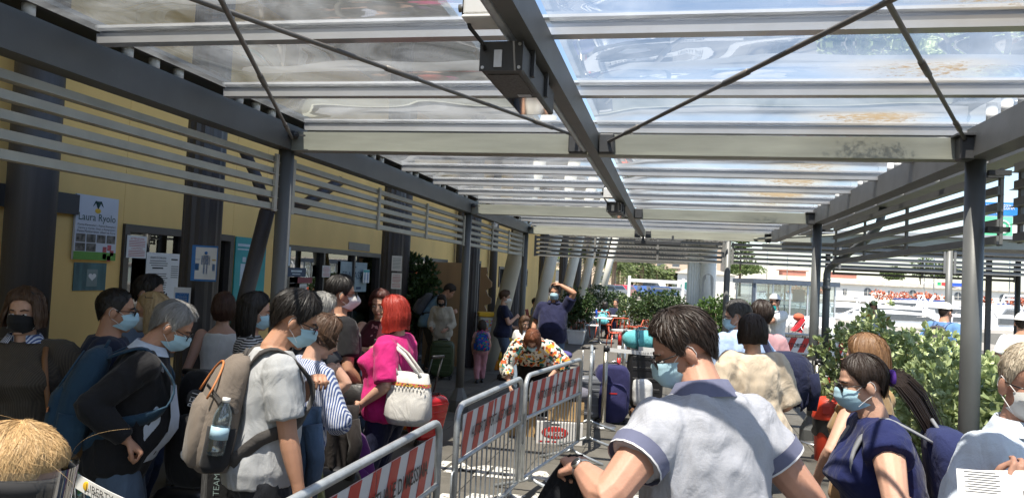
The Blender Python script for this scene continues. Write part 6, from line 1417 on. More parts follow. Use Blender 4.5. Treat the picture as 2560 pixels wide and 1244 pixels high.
# ------------------------------------------------------------ toy machines, cafe
def toybox(label, px, zc, w_, h_, lower, upper, rz):
    b0 = at(px, 900, zc); b0.z = 0; e = thing('toy_machine', label, 'machine', b0); rt = Matrix.Rotation(R(rz), 3, 'Z'); f = lambda x, y, z: b0+rt @ Vector((x, y, z))
    put('cabinet', MB().box(f(0, 0, h_*.3), (w_, w_, h_*.58), rot=rt, bev=.02), lower, e); put('bowl', MB().box(f(0, 0, h_*.76), (w_*.94, w_*.94, h_*.32), rot=rt, bev=.02), upper, e); put('lid', MB().box(f(0, 0, h_*.96), (w_*1.05, w_*1.05, h_*.07), rot=rt, bev=.01), M('toy yellow', (.70, .42, .02), .4), e)
    put('picture', MB().box(f(0, -w_*.485, h_*.76), (w_*.7, .01, h_*.24), rot=rt), FAB('toy picture', (.3, .4, .6), pat='floral', pscale=24, thr=.55, cols=[(.6, .1, .1), (.6, .5, .1)]), e)
    for z in (.22, .45): put('dial', MB().tube([f(.0, -w_*.5, h_*z), f(0, -w_*.56, h_*z)], .07, 16), M('toy yellow'), e, True)
toybox('orange and yellow toy vending machine behind the small girl', 1216, 14.9, .40, 1.12, M('toy orange', (.62, .20, .01), .4), M('toy cream', (.6, .58, .5), .4), 20)
toybox('low orange toy machine between the dark column and the jeans', 1248, 15.0, .42, .62, M('toy orange'), M('toy blue', (.03, .12, .3), .4), 20)
TBL = M('grey table top', (.42, .43, .42), .4); RCH = M('red orange chair', (.42, .07, .03), .45); WCH = M('pale chair', (.55, .56, .55), .5)
def table(label, px, zc, r_=.34, sq=True):
    b0 = at(px, 850, zc); x, y = b0.x, b0.y; e = thing('cafe_table', label, 'table', (x, y, 0), 'cafe tables')
    put('table_top', MB().box((x, y, .735), (r_*2, r_*2, .03), bev=.01) if sq else MB().cyl((x, y, .72), r_, .03, 24), TBL, e); put('pedestal', MB().cyl((x, y, .02), .028, .70, 12), CHROME, e, True)
    m = MB()
    for k in range(4): a = k*math.pi/2+.3; m.tube([(x, y, .05), (x+.3*math.cos(a), y+.3*math.sin(a), .015)], [.022, .014], 8)
    put('base', m, CHROME, e, True)
table('grey cafe table with a blue bottle by the potted shrub', 1497, 22.4, .36); table('small round cafe table behind the belt barrier', 1556, 17.2, .26, False); table('grey cafe table between the seated couple', 1526, 24.3, .32)
p_ = at(1488, 850, 22.2); e = thing('blue_bottle', 'blue water bottle standing on the cafe table', 'bottle', (p_.x, p_.y, .75)); put('body', MB().lathe((p_.x, p_.y, .751), [(.035, 0), (.036, .15), (.03, .19), (.014, .22), (.014, .24)], 12), M('blue plastic', (.02, .08, .45), .2), e, True); put('cap', MB().cyl((p_.x, p_.y, .992), .017, .025, 10), WHITE, e)
def chair(label, px, zc, rz, mat, grp):
    b0 = at(px, 850, zc); b0.z = 0; rt = Matrix.Rotation(R(rz), 3, 'Z'); f = lambda x, y, z: b0+rt @ Vector((x, y, z)); e = thing('cafe_chair', label, 'chair', b0, grp)
    put('seat', MB().box(f(0, 0, .45), (.46, .46, .03), rot=rt, bev=.012), mat, e)
    for sx in (-1, 1):
        for sy in (-1, 1): put('leg', MB().tube([f(sx*.2, sy*.2, .45), f(sx*.24, sy*.26, 0)], .014, 8), mat, e, True)
        put('armrest', MB().tube([f(sx*.2, .2, .46), f(sx*.26, .2, .66), f(sx*.27, .0, .68), f(sx*.25, -.2, .66)], .014, 8), mat, e, True)
    put('back_frame', MB().tube([f(-.21, -.2, .46), f(-.25, -.25, .72), f(-.2, -.28, .86), f(.2, -.28, .86), f(.25, -.25, .72), f(.21, -.2, .46)], .015, 8), mat, e, True)
    for k in (-1, 0, 1): put('back_bar', MB().tube([f(k*.09, -.22, .47), f(k*.1, -.27, .86)], .009, 6), mat, e, True)
chair('red cafe chair beside the square table', 1543, 20.5, 20, RCH, None); chair('red cafe chair turned towards the big round shrub', 1588, 20.0, 70, RCH, None); chair('red cafe chair under the seated man', 1538, 24.6, 150+12, RCH, None); chair('red cafe chair under the seated woman', 1512, 24.2, -18, RCH, None); chair('pale cafe chair behind the square table', 1478, 23.4, 10, WCH, None); chair('red cafe chair beside the potted shrub', 1449, 24.5, -60, RCH, None)
for i, px in enumerate((1318, 1336, 1356)): chair('red chair in the shade along the yellow wall', px, 22.3+.5*i, HD(-100) if False else -88, RCH, 'red chairs along the wall')
def pot(label, px, zc, w_, h_, hs_, n_, seed, mat=LF_DARK, leaf=.07):
    b0 = at(px, 850, zc); b0.z = 0
    e0 = thing('plant_pot', 'white square planter under the ' + label, 'planter', b0); put('box', MB().loft([[b0+Vector((x*k, y*k, z)) for x, y in ((-1, -1), (1, -1), (1, 1), (-1, 1))] for k, z in ((.19, 0), (.25, .36), (.27, .36), (.27, .40), (.23, .40), (.22, .34))]), M('white planter', (.66, .66, .64), .5), e0)
    shrub('potted_shrub', label, 'shrub', (b0.x, b0.y, .33), (w_, w_, h_), n_, leaf, mat, .42, seed, 6, None, 24, .05)
pot('tall dark shrub beside the man in navy polo', 1440, 21.8, .95, 1.35, 0, 1100, 51); pot('dark shrub by the furthest inclined columns', 1502, 29, 1.9, 1.35, 0, 1000, 52); pot('big round dark shrub beyond the turquoise holdall', 1645, 20.5, 1.7, 1.35, 0, 1600, 53, LF_DARK); pot('green shrub between the white pillar and the far canopy column', 1798, 18.6, 1.25, 1.35, 0, 1200, 54, LF_LAUREL); pot('light green shrub beside the kiosk', 1850, 19.4, .8, 1.2, 0, 700, 55, LF_LAUREL)
pot('pale bushy shrub at the edge of the parking', 1545, 33, 1.2, 1.0, 0, 500, 57, LF_HEDGE, .09)
q = at(1036, 800, 14.2); shrub('entrance_plant', 'dark leafy plant standing by the wooden partition', 'plant', (q.x, q.y, 0), (.6, .6, 2.05), 420, .13, LF_DARK, .34, 56, 5, None, 20, .35)
# stroller by the kiosk
q = at(1992, 830, 27.6); q.z = 0; e = thing('red_stroller', 'red and white folding stroller in front of the kiosk', 'stroller', q); f = lambda x, y, z: q+Vector((x, y, z))
put('seat', MB().loft([[f(-.2, y, .35), f(.15, y, .3), f(.28, y, .8), f(.1, y, .82)] for y in (-.2, .2)]), FAB('stroller red', (.5, .03, .04)), e); put('hood', MB().ell(f(.05, 0, .85), (.2, .22, .14)), FAB('stroller hood', (.5, .1, .05)), e, True)
for s_ in (-1, 1): put('frame', MB().tube([f(-.35, s_*.22, .06), f(.1, s_*.22, .5), f(.42, s_*.22, 1.0)], .014, 6).tube([f(.35, s_*.22, .06), f(.1, s_*.22, .5)], .014, 6), CHROME, e, True)
for x in (-.35, .35):
    for s_ in (-1, 1): put('wheel', MB().tube([f(x, s_*.22-.02, .07), f(x, s_*.22+.02, .07)], .07, 12), BLACK, e)
# ------------------------------------------------------------ the queue: every person
HD = lambda hv: hv+12                     # heading relative to the view axis (0 = back turned, 90 = facing image left)
GREYT = FAB('heather grey T-shirt', (.40, .41, .42), bump=.45); POLO = FAB('fine blue white pique', (.33, .345, .40), (.54, .545, .565), 'weave', 90, bump=.5); POLOC = FAB('slate collar', (.13, .14, .22), bump=.2); TRIMW = M('white trim', (.7, .7, .72), .7)
NAVYP = FAB('navy polo', (.016, .018, .055), bump=.4); PINK = FAB('hot pink jersey', (.55, .02, .17), bump=.5); MAROON = FAB('maroon floral', (.055, .006, .012), pat='floral', pscale=16, thr=.66, cols=[(.45, .2, .2)], bump=.4)
STRIPE = FAB('black white stripes', (.02, .02, .02), (.55, .55, .55), 'stripes', 22, 'Z', thr=.62); BSTRIPE = FAB('blue white stripes', (.06, .10, .26), (.62, .65, .72), 'stripes', 26, 'X', thr=.5)
BRSWEAT = FAB('brown ribbed jumper', (.085, .068, .05), (.06, .048, .036), 'stripes', 36, 'X', thr=.5, bump=.4); BEIGE = FAB('beige blouse', (.60, .50, .38), bump=.55); SKYB = FAB('pale blue shirt', (.40, .52, .74), bump=.5); PALESH = FAB('white blue shirt', (.52, .58, .66), bump=.55)
JACK = FAB('black jacket', (.012, .012, .014), bump=.4); NJACK = FAB('navy jacket', (.012, .017, .038), bump=.35); GBLUE = FAB('grey blue shirt', (.12, .16, .22)); NBLOUSE = FAB('navy blouse', (.012, .018, .085), bump=.5); DENIMS = FAB('denim shirt', (.16, .27, .36)); BEIGEJ = FAB('pale beige jacket', (.5, .45, .37)); WHITET = FAB('white T-shirt', (.72, .72, .70), bump=.4); FLORAL = FAB('tropical print shirt', (.68, .66, .58), pat='floral', pscale=13, thr=.57, cols=[(.03, .22, .20), (.70, .42, .05), (.55, .12, .04), (.02, .02, .02)], bump=.35)
PINKT = FAB('pink trousers', (.52, .24, .27)); PINKS = FAB('pale pink shirt', (.55, .3, .32)); BLUET = FAB('blue T-shirt', (.09, .19, .36)); TEALT = FAB('teal top', (.03, .28, .34)); DKTEAL = D_('dark teal denim', (.02, .06, .09)); CORAL = FAB('coral skirt', (.45, .16, .15))
CAPW = FAB('white cap cloth', (.66, .64, .60), bump=.2); CAPR = FAB('reversed white cap', (.68, .68, .68), bump=.2)
P = {}
P['polo'] = person('man in pale blue polo shirt holding a dark garment out to one side', 1812, 2.40, 1.80, HD(24), 'm', 1.10, .07, shk=.93, shz=1.365, armk=1.22, lean=11, head=(60, 26, 0), headfwd=.035, hair=SHORT(th=.017, n=3800, w=.0013, lift=.012, sl=.22), hmat=H_DBROWN, skin=SK_R, top=dict(mat=POLO, sleeve=.50, sease=.014, ease=.020, hem=.84, collar=POLOC, cuff=POLOC, trim=TRIMW, cre=.009), bottom=dict(mat=JEANSD), mask=(MASKB, 'flat'), glasses='sun', fine=.0062, seed=2,
    arms={'L': dict(world=at(1455, 1172, 2.46), pole=(-.14, -1.04, 0), curl=1.05, palm=(.1, .15, -1), thumb=(0, 1, .3), tcurl=.9), 'R': dict(to=(.33, .10, .93), pole=(.6, -1, 0), curl=.6)})
P['oldman'] = person('older man in open white shirt and sunglasses holding printed papers', 2570, 2.38, 1.73, HD(208), 'm', 1.08, .06, head=(-38, 8, 0), hair=SHORT(th=.007, n=1600, w=.0012, lift=.005, sl=.14), hmat=H_WHITE, skin=SK_R, top=dict(mat=PALESH, sleeve=.9, sease=.026, ease=.026, hem=.82, neck=1.43, collar=PALESH, cre=.010), bottom=dict(mat=JEANSD), mask=(MASKW, 'cup'), glasses='sun', fine=.0062, seed=3,
    arms={'R': dict(world=at(2505, 1250, 2.10), pole=(.1, -.5, -1), curl=.8, palm=(-.3, .2, .8), thumb=(.2, .3, 1)), 'L': dict(to=(-.28, .25, 1.0), curl=.7)})
P['navywoman'] = person('woman in navy blouse with long dark ponytail and hand on her hip', 2252, 3.02, 1.63, HD(76), 'f', 1.24, .03, .05, armk=1.12, lean=12, head=(8, 10, 0), hair=SHORT(th=.012, n=2600, w=.0013, lift=.003, sl=.4), hmat=H_DBROWN, skin=SK_L, top=dict(name='blouse', mat=NBLOUSE, sleeve=.30, sease=.026, ease=.022, hem=.80, flare=.03, cre=.009), bottom=dict(mat=DKTEAL), mask=(MASKB, 'flat'), glasses='sun', fine=.0065, seed=4, hips=.1,
    arms={'L': dict(to=(-.215, -.04, 1.12), pole=(-1, .25, -.4), curl=.35, dir=(.12, -.75, -.65), palm=(-.8, -.3, .4), thumb=(0, 0, -1)), 'R': dict(to=(.2, .15, 1.0))})
P['brownhair'] = person('woman with long light brown hair standing behind the navy blouse', 2172, 3.75, 1.65, HD(40), 'f', 1.05, 0, .03, head=(10, 5, 0), hair=LONG(.22, th=.02, n=1500, taper=.1), hmat=hair_mat('light brown hair', (.10, .045, .02), (.34, .19, .09)), skin=SK_L, top=dict(mat=FAB('ochre top', (.35, .22, .1)), sleeve=.2, hem=.9), bottom=dict(mat=DKTEAL), eyes=False, fine=.009, seed=5,
    arms={'L': dict(to=(-.26, .12, 1.0), pole=(-1, -.3, -.3)), 'R': dict(to=(.16, .12, 1.50), pole=(1, -.1, -.8), dir=(-.4, .2, .8))})
P['beige'] = person('woman in loose beige blouse with dark bob hair seen from behind', 1888, 5.15, 1.67, HD(8), 'f', 1.14, 0, .03, lean=3, head=(12, 6, 0), hair=LONG(.10, th=.022, n=1500, cover=55, taper=.05, puff=.06, w=.0018), hmat=H_DBROWN, skin=SK_L, top=dict(name='blouse', mat=BEIGE, sleeve=.98, sease=.045, ease=.040, hem=.86, flare=.03, cre=.012), bottom=dict(mat=CORAL), eyes=False, fine=.009, seed=6, arms={'R': dict(to=(.20, .22, 1.02)), 'L': dict(to=(-.22, .2, 1.0))})
P['skyshirt'] = person('man in pale blue shirt with greying hair carrying a navy bag', 1858, 6.15, 1.75, HD(28), 'm', 1.16, .04, lean=4, head=(32, 12, 0), hair=SHORT(th=.016, n=1800, w=.0018), hmat=H_SALT, skin=SK_L, top=dict(mat=SKYB, sleeve=1.9, sease=.026, ease=.028, hem=.84, collar=SKYB, cre=.010), bottom=dict(mat=NAVY), glasses='clear', mask=(MASKB, 'flat'), fine=.010, seed=7, arms={'R': dict(to=(.30, -.02, .95), pole=(1, -.3, 0))})
P['pinkback'] = person('person with brown hair in pale pink beside the blue shirted man', 1905, 6.75, 1.73, HD(10), 'f', 1.05, 0, 0, head=(0, 5, 0), hair=SHORT(th=.03, n=900), hmat=H_DBROWN, skin=SK_L, top=dict(mat=PINKS, sleeve=1.2, hem=.9, ease=.02), bottom=dict(mat=CORAL), eyes=False, fine=.011, seed=8)
P['scratch'] = person('man in navy polo and jeans scratching the top of his head', 1383, 11.9, 1.75, HD(168), 'm', 1.16, .12, head=(6, 0, 0), hair=SHORT(th=.014, n=800), hmat=H_SALT, skin=SK_M, top=dict(mat=NAVYP, sleeve=.72, sease=.026, ease=.018, hem=.84, collar=NAVYP), bottom=dict(mat=JEANS), mask=(MASKB, 'flat'), fine=.010, seed=9,
    arms={'L': dict(to=(-.10, .06, 1.74), pole=(-1, .25, -.35), dir=(.7, 0, .25), palm=(0, 0, -1), thumb=(0, 1, 0), curl=.5), 'R': dict(to=(.31, .08, .90), curl=.6)})
P['jeanswoman'] = person('short haired woman in dark T-shirt and jeans holding a folded arm', 1258, 13.5, 1.585, HD(-82), 'f', 1.14, .03, .03, head=(-10, 8, 0), hair=SHORT(th=.028, n=700), hmat=H_BROWN, skin=SK_L, top=dict(mat=NAVY, sleeve=.6, hem=.84, ease=.02), bottom=dict(mat=JEANS), mask=(MASKW, 'cup'), fine=.011, seed=10, arms={'R': dict(to=(.10, .24, 1.24), pole=(.6, -.3, -1), curl=1.0), 'L': dict(to=(-.2, .25, 1.02))})
P['backpackgirl'] = person('small girl in pink trousers seen from behind', 1206, 13.0, 1.05, HD(6), 'f', 1.08, .02, 0, hair=LONG(.16, th=.022, n=500, cover=60), hmat=H_DBROWN, skin=SK_L, top=dict(mat=PINKS, sleeve=.5, hem=.86), bottom=dict(mat=PINKT, ease=.02), eyes=False, fine=.010, seed=11, hs=1.28, shoes=BLACK, legs={'L': (-.08, -.08, .09), 'R': (.08, .08, .09)})
P['whitegirl'] = person('girl with long brown hair in white behind the bending woman', 1312, 11.2, 1.27, HD(165), 'f', 1.05, hair=LONG(.26, th=.02, n=700, cover=50, wave=1), hmat=H_BROWN, skin=SK_L, head=(40, 20, 0), top=dict(mat=WHITET, sleeve=.5, hem=.86), bottom=dict(mat=JEANSL), fine=.010, seed=12, hs=1.15)
P['bending'] = person('woman in tropical print shirt bending over her luggage', 1338, 8.95, 1.66, HD(176), 'f', 1.12, .02, .03, lean=66, head=(0, 58, 0), hair=LONG(.07, th=.024, n=900, cover=45, taper=.0), hmat=H_AUB, skin=SK_L, top=dict(mat=FLORAL, sleeve=1.5, sease=.04, ease=.026, hem=.86, cre=.010), bottom=dict(mat=BLK), mask=(MASKB, 'flat'), fine=.009, seed=13, arms={'R': dict(to=(.24, .55, .66), pole=(1, -.2, 0), curl=.9), 'L': dict(to=(-.22, .60, .80), pole=(-1, 0, .2))})
P['denim'] = person('man in denim shirt bending towards a companion', 1068, 13.9, 1.76, HD(-82), 'm', 1.05, lean=32, head=(-5, 38, 0), hair=SHORT(th=.02, n=600), hmat=H_DBROWN, skin=SK_M, top=dict(mat=DENIMS, sleeve=1.5, hem=.84, ease=.024), bottom=dict(mat=D_('olive trousers', (.05, .045, .035))), fine=.012, seed=14, arms={'R': dict(to=(.15, .42, 1.12))})
P['beigejacket'] = person('young person in pale jacket leaning over a green suitcase', 1107, 13.55, 1.50, HD(170), 'f', 1.0, lean=14, head=(10, 34, 0), hair=LONG(.12, th=.02, n=500, cover=60), hmat=H_DBROWN, skin=SK_L, top=dict(mat=BEIGEJ, sleeve=1.85, hem=.78, ease=.035), bottom=dict(mat=BEIGEJ), mask=(MASKK, 'flat'), fine=.011, seed=15, arms={'L': dict(to=(-.16, .28, 1.0)), 'R': dict(to=(.16, .28, 1.0))})
P['maroon'] = person('woman in sleeveless maroon top looking at her phone', 950, 6.65, 1.68, HD(172), 'f', 1.12, .02, .04, head=(0, 10, 0), hair=LONG(.06, th=.024, n=1100, cover=58, wave=1, puff=.04), hmat=hair_mat('dark curly auburn hair', (.03, .008, .006), (.11, .03, .02)), skin=SK_L, top=dict(name='blouse', mat=MAROON, sleeve=.0, hem=.84, ease=.02), bottom=dict(mat=JEANSD), fine=.009, seed=16, arms={'R': dict(to=(-.02, .28, 1.22), pole=(1, .1, -.5), curl=.9, palm=(-.4, -.8, .2)), 'L': dict(to=(-.12, .30, 1.22), pole=(-1, 0, -.6), curl=.9)})
P['redhair'] = person('red haired woman in hot pink cold shoulder top', 985, 5.42, 1.67, HD(74), 'f', 1.22, .05, .09, lean=-2, head=(6, 12, 0), hair=LONG(.15, th=.024, n=2600, cover=62, taper=-.1, puff=.14, w=.0016), hmat=H_RED, skin=SK_L, top=dict(mat=PINK, sleeve=.95, sease=.034, ease=.016, hem=.84, cre=.008), bottom=dict(mat=NAVY), mask=(MASKK, 'chin'), fine=.0085, seed=17, arms={'L': dict(to=(-.25, .10, .97), pole=(-.4, -1, 0), curl=.8), 'R': dict(to=(.16, .22, 1.08))})
P['child'] = person('child in denim dungarees and mask by the pull handles', 908, 5.95, 1.19, HD(160), 'f', 1.0, head=(10, 5, 0), hair=SHORT(th=.018, n=600), hmat=H_BROWN, skin=SK_L, top=dict(mat=WHITET, sleeve=.5, hem=.86), jacket=dict(name='dungarees', mat=JEANS, sleeve=0, hem=.84, neck=1.28, ease=.022), bottom=dict(mat=JEANS), mask=(MASKB, 'flat'), fine=.009, seed=18, hs=1.2)
P['blacktee'] = person('bearded man in black T-shirt and light jeans with sunglasses', 848, 5.6, 1.79, HD(-56), 'm', 1.08, .02, head=(-14, 0, 0), hair=SHORT(th=.022, n=1500, w=.0016), hmat=H_BLACK, skin=SK_M, top=dict(mat=BLK, sleeve=.72, sease=.022, hem=.86), bottom=dict(mat=JEANSL), mask=(MASKW, 'cup'), glasses='sun', fine=.0085, seed=19, arms={'R': dict(to=(.26, .14, .93), curl=.9)})
P['greyhair'] = person('woman with short silver hair in a black top with arm akimbo', 776, 4.95, 1.68, HD(-60), 'f', 1.12, .02, .03, lean=4, head=(-6, 14, 0), hair=SHORT(th=.026, n=1800, w=.0016, lift=.016), hmat=H_GREY, skin=SK_L, top=dict(mat=CHARC, sleeve=.52, sease=.024, ease=.02, hem=.84), bottom=dict(mat=JEANSL), mask=(MASKB, 'flat'), glasses='clear', fine=.0085, seed=20, arms={'R': dict(to=(.20, .02, 1.0), pole=(.6, 1, .1), curl=.8), 'L': dict(to=(-.2, .2, 1.0))})
P['stripeshirt'] = person('curly haired woman in blue striped shirt and khaki shorts', 752, 4.20, 1.60, HD(-58), 'f', 1.12, .02, .04, lean=10, head=(-10, 25, 0), hair=LONG(.07, th=.026, n=1300, wave=1, puff=.04, cover=50), hmat=H_BROWN, skin=SK_L, top=dict(mat=BSTRIPE, sleeve=1.35, sease=.036, ease=.024, hem=.94, cre=.010), bottom=dict(name='shorts', mat=KHAKI, len=.88, ease=.02, flare=.02), fine=.0085, seed=21, arms={'R': dict(to=(.06, .26, 1.08), pole=(1, -.2, -.2), curl=.9), 'L': dict(to=(-.02, .2, 1.36), pole=(-1, 0, -1), curl=1.0)}, shoes=SHOEW)
P['greytee'] = person('young man in grey T-shirt with dark hair looking down', 668, 3.52, 1.745, HD(-62), 'm', 1.05, .03, lean=6, head=(-12, 24, 0), headfwd=.03, hair=SHORT(th=.024, n=3000, w=.0014, lift=.016), hmat=H_BLACK, skin=SK_M, top=dict(mat=GREYT, sleeve=.74, sease=.027, ease=.016, hem=.86, cre=.006), bottom=dict(mat=CHARC, ease=.012), mask=(MASKB, 'flat'), glasses='clear', fine=.0065, seed=22,
    arms={'R': dict(to=(.27, .13, .86), pole=(.5, -1, 0), curl=.55, palm=(-.9, 0, -.2)), 'L': dict(to=(-.04, .24, 1.30), pole=(-1, .2, -.6), curl=1.0)})
P['stripes'] = person('young woman with long black hair in striped top', 632, 4.85, 1.67, HD(-72), 'f', 1.0, 0, .03, head=(-4, 6, 0), hair=LONG(.30, th=.02, n=1500, cover=78, taper=.3, w=.0018), hmat=H_BLACK, skin=SK_L, top=dict(mat=STRIPE, sleeve=.6, sease=.022, hem=.84), bottom=dict(mat=JEANSD), mask=(MASKB, 'flat'), fine=.009, seed=23, arms={'R': dict(to=(.2, .2, 1.02), pole=(.8, -.5, -.3), curl=.9)})
P['tank'] = person('brown haired woman in white vest turned to the window', 557, 5.85, 1.62, HD(14), 'f', 1.0, hair=LONG(.12, th=.02, n=800, cover=60), hmat=hair_mat('chestnut hair', (.035, .014, .009), (.09, .04, .024)), skin=SK_L, top=dict(name='vest', mat=WHITET, sleeve=0, neck=1.41, hem=.86), bottom=dict(mat=JEANSD), eyes=False, fine=.010, seed=24)
P['jacketman'] = person('stooping grey haired man in black jacket and jeans', 312, 3.80, 1.68, HD(-66), 'm', 1.10, .11, lean=15, head=(-8, 30, 0), headfwd=.03, hair=SHORT(th=.017, n=2600, w=.0014, lift=.014), hmat=H_GREY, skin=SK_M, top=dict(mat=PALESH, sleeve=0, hem=.86, ease=.010, collar=PALESH), jacket=dict(mat=JACK, sleeve=1.92, sease=.022, ease=.022, hem=.80, neck=1.45, cre=.010), bottom=dict(mat=JEANS, ease=.015), mask=(MASKB, 'flat'), fine=.0075, seed=25, glasses='clear',
    arms={'R': dict(world=at(318, 1100, 3.58), pole=(.3, -1, -.3), curl=1.2, tcurl=1, palm=(0, -.3, -1)), 'L': dict(to=(-.2, .1, 1.0))})
P['blonde'] = person('blonde woman with white mask among the queue by the ticket window', 380, 4.60, 1.64, HD(118), 'f', 1.05, hair=LONG(.14, th=.024, n=1300, cover=62, taper=0), hmat=H_BLOND, skin=SK_L, top=dict(mat=NJACK, sleeve=1.9, hem=.84), bottom=dict(mat=JEANSD), mask=(MASKW, 'cup'), fine=.009, seed=26, glasses='up')
P['glassesman'] = person('dark haired man with glasses in grey blue shirt at the ticket window', 364, 5.45, 1.735, HD(-84), 'm', 1.05, head=(0, 6, 0), hair=SHORT(th=.016, n=1000), hmat=H_BLACK, skin=SK_L, top=dict(mat=GBLUE, sleeve=1.9, hem=.86, collar=GBLUE), bottom=dict(mat=JEANSD), mask=(MASKB, 'flat'), glasses='sun', fine=.009, seed=27)
P['navyjacket'] = person('man with cropped hair in navy jacket standing against the yellow wall', 262, 4.2, 1.685, HD(-64), 'm', 1.12, .04, lean=4, head=(-4, 4, 0), hair=SHORT(th=.006, n=1200, sl=.1, lift=.002), hmat=H_BLACK, skin=SK_M, top=dict(name='jacket', mat=NJACK, sleeve=1.92, sease=.034, ease=.030, hem=.84), bottom=dict(mat=JEANSD), mask=(MASKB, 'flat'), glasses='sun', fine=.0085, seed=28)
P['sweater'] = person('woman in brown jumper and black mask facing the square', 62, 3.98, 1.665, HD(-166), 'f', 1.24, .05, .06, head=(-4, 2, 0), hair=LONG(.10, th=.024, n=1500, cover=52, taper=-.05, puff=.1), hmat=H_BROWN, skin=SK_L, top=dict(name='jumper', mat=BRSWEAT, sleeve=1.75, sease=.034, ease=.024, hem=.86, collar=BSTRIPE, cre=.008), bottom=dict(mat=JEANSD, ease=.01), mask=(MASKK, 'flat'), fine=.0085, seed=29, glasses='up',
    arms={'R': dict(to=(.13, .30, 1.22), pole=(1, -.2, -.8), curl=.9, palm=(-1, 0, 0)), 'L': dict(to=(-.25, .05, 1.02), pole=(-1, -.7, 0), curl=.9)})
P['shield'] = person('golden haired person wearing a clear face shield near the belt barrier', 34, 1.32, 1.555, HD(-84), 'f', 1.0, head=(-10, 8, 0), hair=SHORT(th=.020, n=12000, w=.0005, lift=.006, sl=.2, mess=.03, fz=-.012, bz=-.02), hmat=hair_mat('soft golden hair', (.46, .29, .13), (.66, .45, .22)), skin=SK_L, top=dict(mat=WHITET, sleeve=.6, hem=.86), bottom=dict(mat=JEANS), fine=.0065, seed=30)
P['capman'] = person('man in white T-shirt and white cap raising both hands to his mouth', 1936, 12.9, 1.76, HD(112), 'm', 1.06, head=(6, 2, 0), hair=SHORT(th=.004, n=300, lift=.001), hmat=H_BLACK, skin=SK_M, top=dict(mat=WHITET, sleeve=.7, sease=.03, ease=.03, hem=.84), bottom=dict(mat=CHARC), mask=(MASKG, 'chin'), glasses='sun', cap=CAPR, fine=.010, seed=31, arms={'L': dict(to=(-.03, .24, 1.48), pole=(-.7, .3, -1), curl=.9), 'R': dict(to=(.04, .24, 1.50), pole=(.7, .3, -1), curl=.9)})
P['denimcap'] = person('man in blue shirt and pale cap walking beyond the hedge', 2356, 10.9, 1.77, HD(-58), 'm', 1.1, lean=6, head=(-10, 6, 0), hair=SHORT(th=.004, n=400, lift=.001), hmat=H_DBROWN, skin=SK_M, top=dict(mat=BLUET, sleeve=.7, hem=.86, ease=.02), bottom=dict(mat=JEANSD), cap=CAPW, fine=.010, seed=32)
P['hedgehead'] = person('dark haired man whose head shows over the hedge by the boats', 2181, 15.2, 1.66, HD(165), 'm', 1.0, hair=SHORT(th=.018, n=500), hmat=H_DBROWN, skin=SK_R, top=dict(mat=PALESH, sleeve=.7), bottom=dict(mat=JEANS), fine=.012, seed=33)
P['edgecap'] = person('man in tan cap past the outermost canopy post', 2556, 9.4, 1.70, HD(-40), 'm', 1.05, hair=SHORT(th=.004, n=300, lift=.001), hmat=H_DBROWN, skin=SK_M, top=dict(mat=WHITET, sleeve=.7), bottom=dict(mat=JEANS), cap=CAPW, fine=.012, seed=34)
def seated(label, px, zc, hd, H, **k):
    hh_ = .90*H/1.75
    return person(label, px, zc, H, hd, legs={'L': (-.1, .40, .09+.5), 'R': (.1, .40, .09+.5), 'pole': (0, .5, 1)}, seat=-.46*H/1.75-.02, **k)
P['seatA'] = seated('dark haired woman with turquoise bag seated at the cafe', 1512, 24.2, HD(-30), 1.62, sex='f', hair=LONG(.15, n=300), hmat=H_BLACK, skin=SK_M, top=dict(mat=CHARC, sleeve=.5), bottom=dict(mat=CHARC), fine=.013, seed=35, arms={'R': dict(to=(.1, .3, 1.0)), 'L': dict(to=(-.1, .3, 1.0))})
P['seatB'] = seated('dark haired man seated at the cafe beside a woman', 1538, 24.6, HD(150), 1.74, sex='m', hair=SHORT(n=300), hmat=H_BLACK, skin=SK_M, top=dict(mat=NAVY, sleeve=.6), bottom=dict(mat=NAVY), fine=.013, seed=36, arms={'R': dict(to=(.1, .3, 1.0)), 'L': dict(to=(-.1, .3, 1.0))})
P['seatC'] = seated('person seated on red chairs in shade along the yellow wall', 1336, 22.5, HD(-100), 1.7, sex='m', hair=SHORT(n=200), hmat=H_BLACK, skin=SK_M, top=dict(mat=GBLUE, sleeve=.6), bottom=dict(mat=JEANSL), fine=.014, seed=37)
# ------------------------------------------------------------ things worn, held and carried
def tf(q, z):                                   # torso frame in world space
    c, x, y, u = q.fr(z); r = q.G.to_3x3()
    return q.G @ c, (r @ x).normalized(), (r @ y).normalized(), (r @ u).normalized()
BOTTLE = GLASS('clear bottle', (.80, .90, .95), .12, .03, .25, (.7, .85, .95)); BLABEL = M('bottle label', (.35, .52, .62), .4)
def bottle(label, c_, h_, u, parent=None):
    e = thing('water_bottle', label, 'bottle', c_); rt = Vector((0, 0, 1)).rotation_difference(u).to_matrix().to_4x4(); mt = Matrix.Translation(c_) @ rt; r_ = h_*.16
    put('body', MB().lathe((0, 0, 0), [(r_*.9, 0), (r_, .02)]+[(r_*(1 if k % 2 else .95), h_*(.1+.09*k)) for k in range(6)]+[(r_*.98, h_*.68), (r_*.8, h_*.78), (r_*.4, h_*.9), (r_*.38, h_*.93)], 18).xf(mt), BOTTLE, e, True)
    put('label_band', MB().cyl((0, 0, h_*.28), r_*1.02, h_*.22, 18).xf(mt), BLABEL, e, True); put('cap', MB().cyl((0, 0, h_*.93), r_*.44, h_*.08, 14).xf(mt), WHITE, e, True)
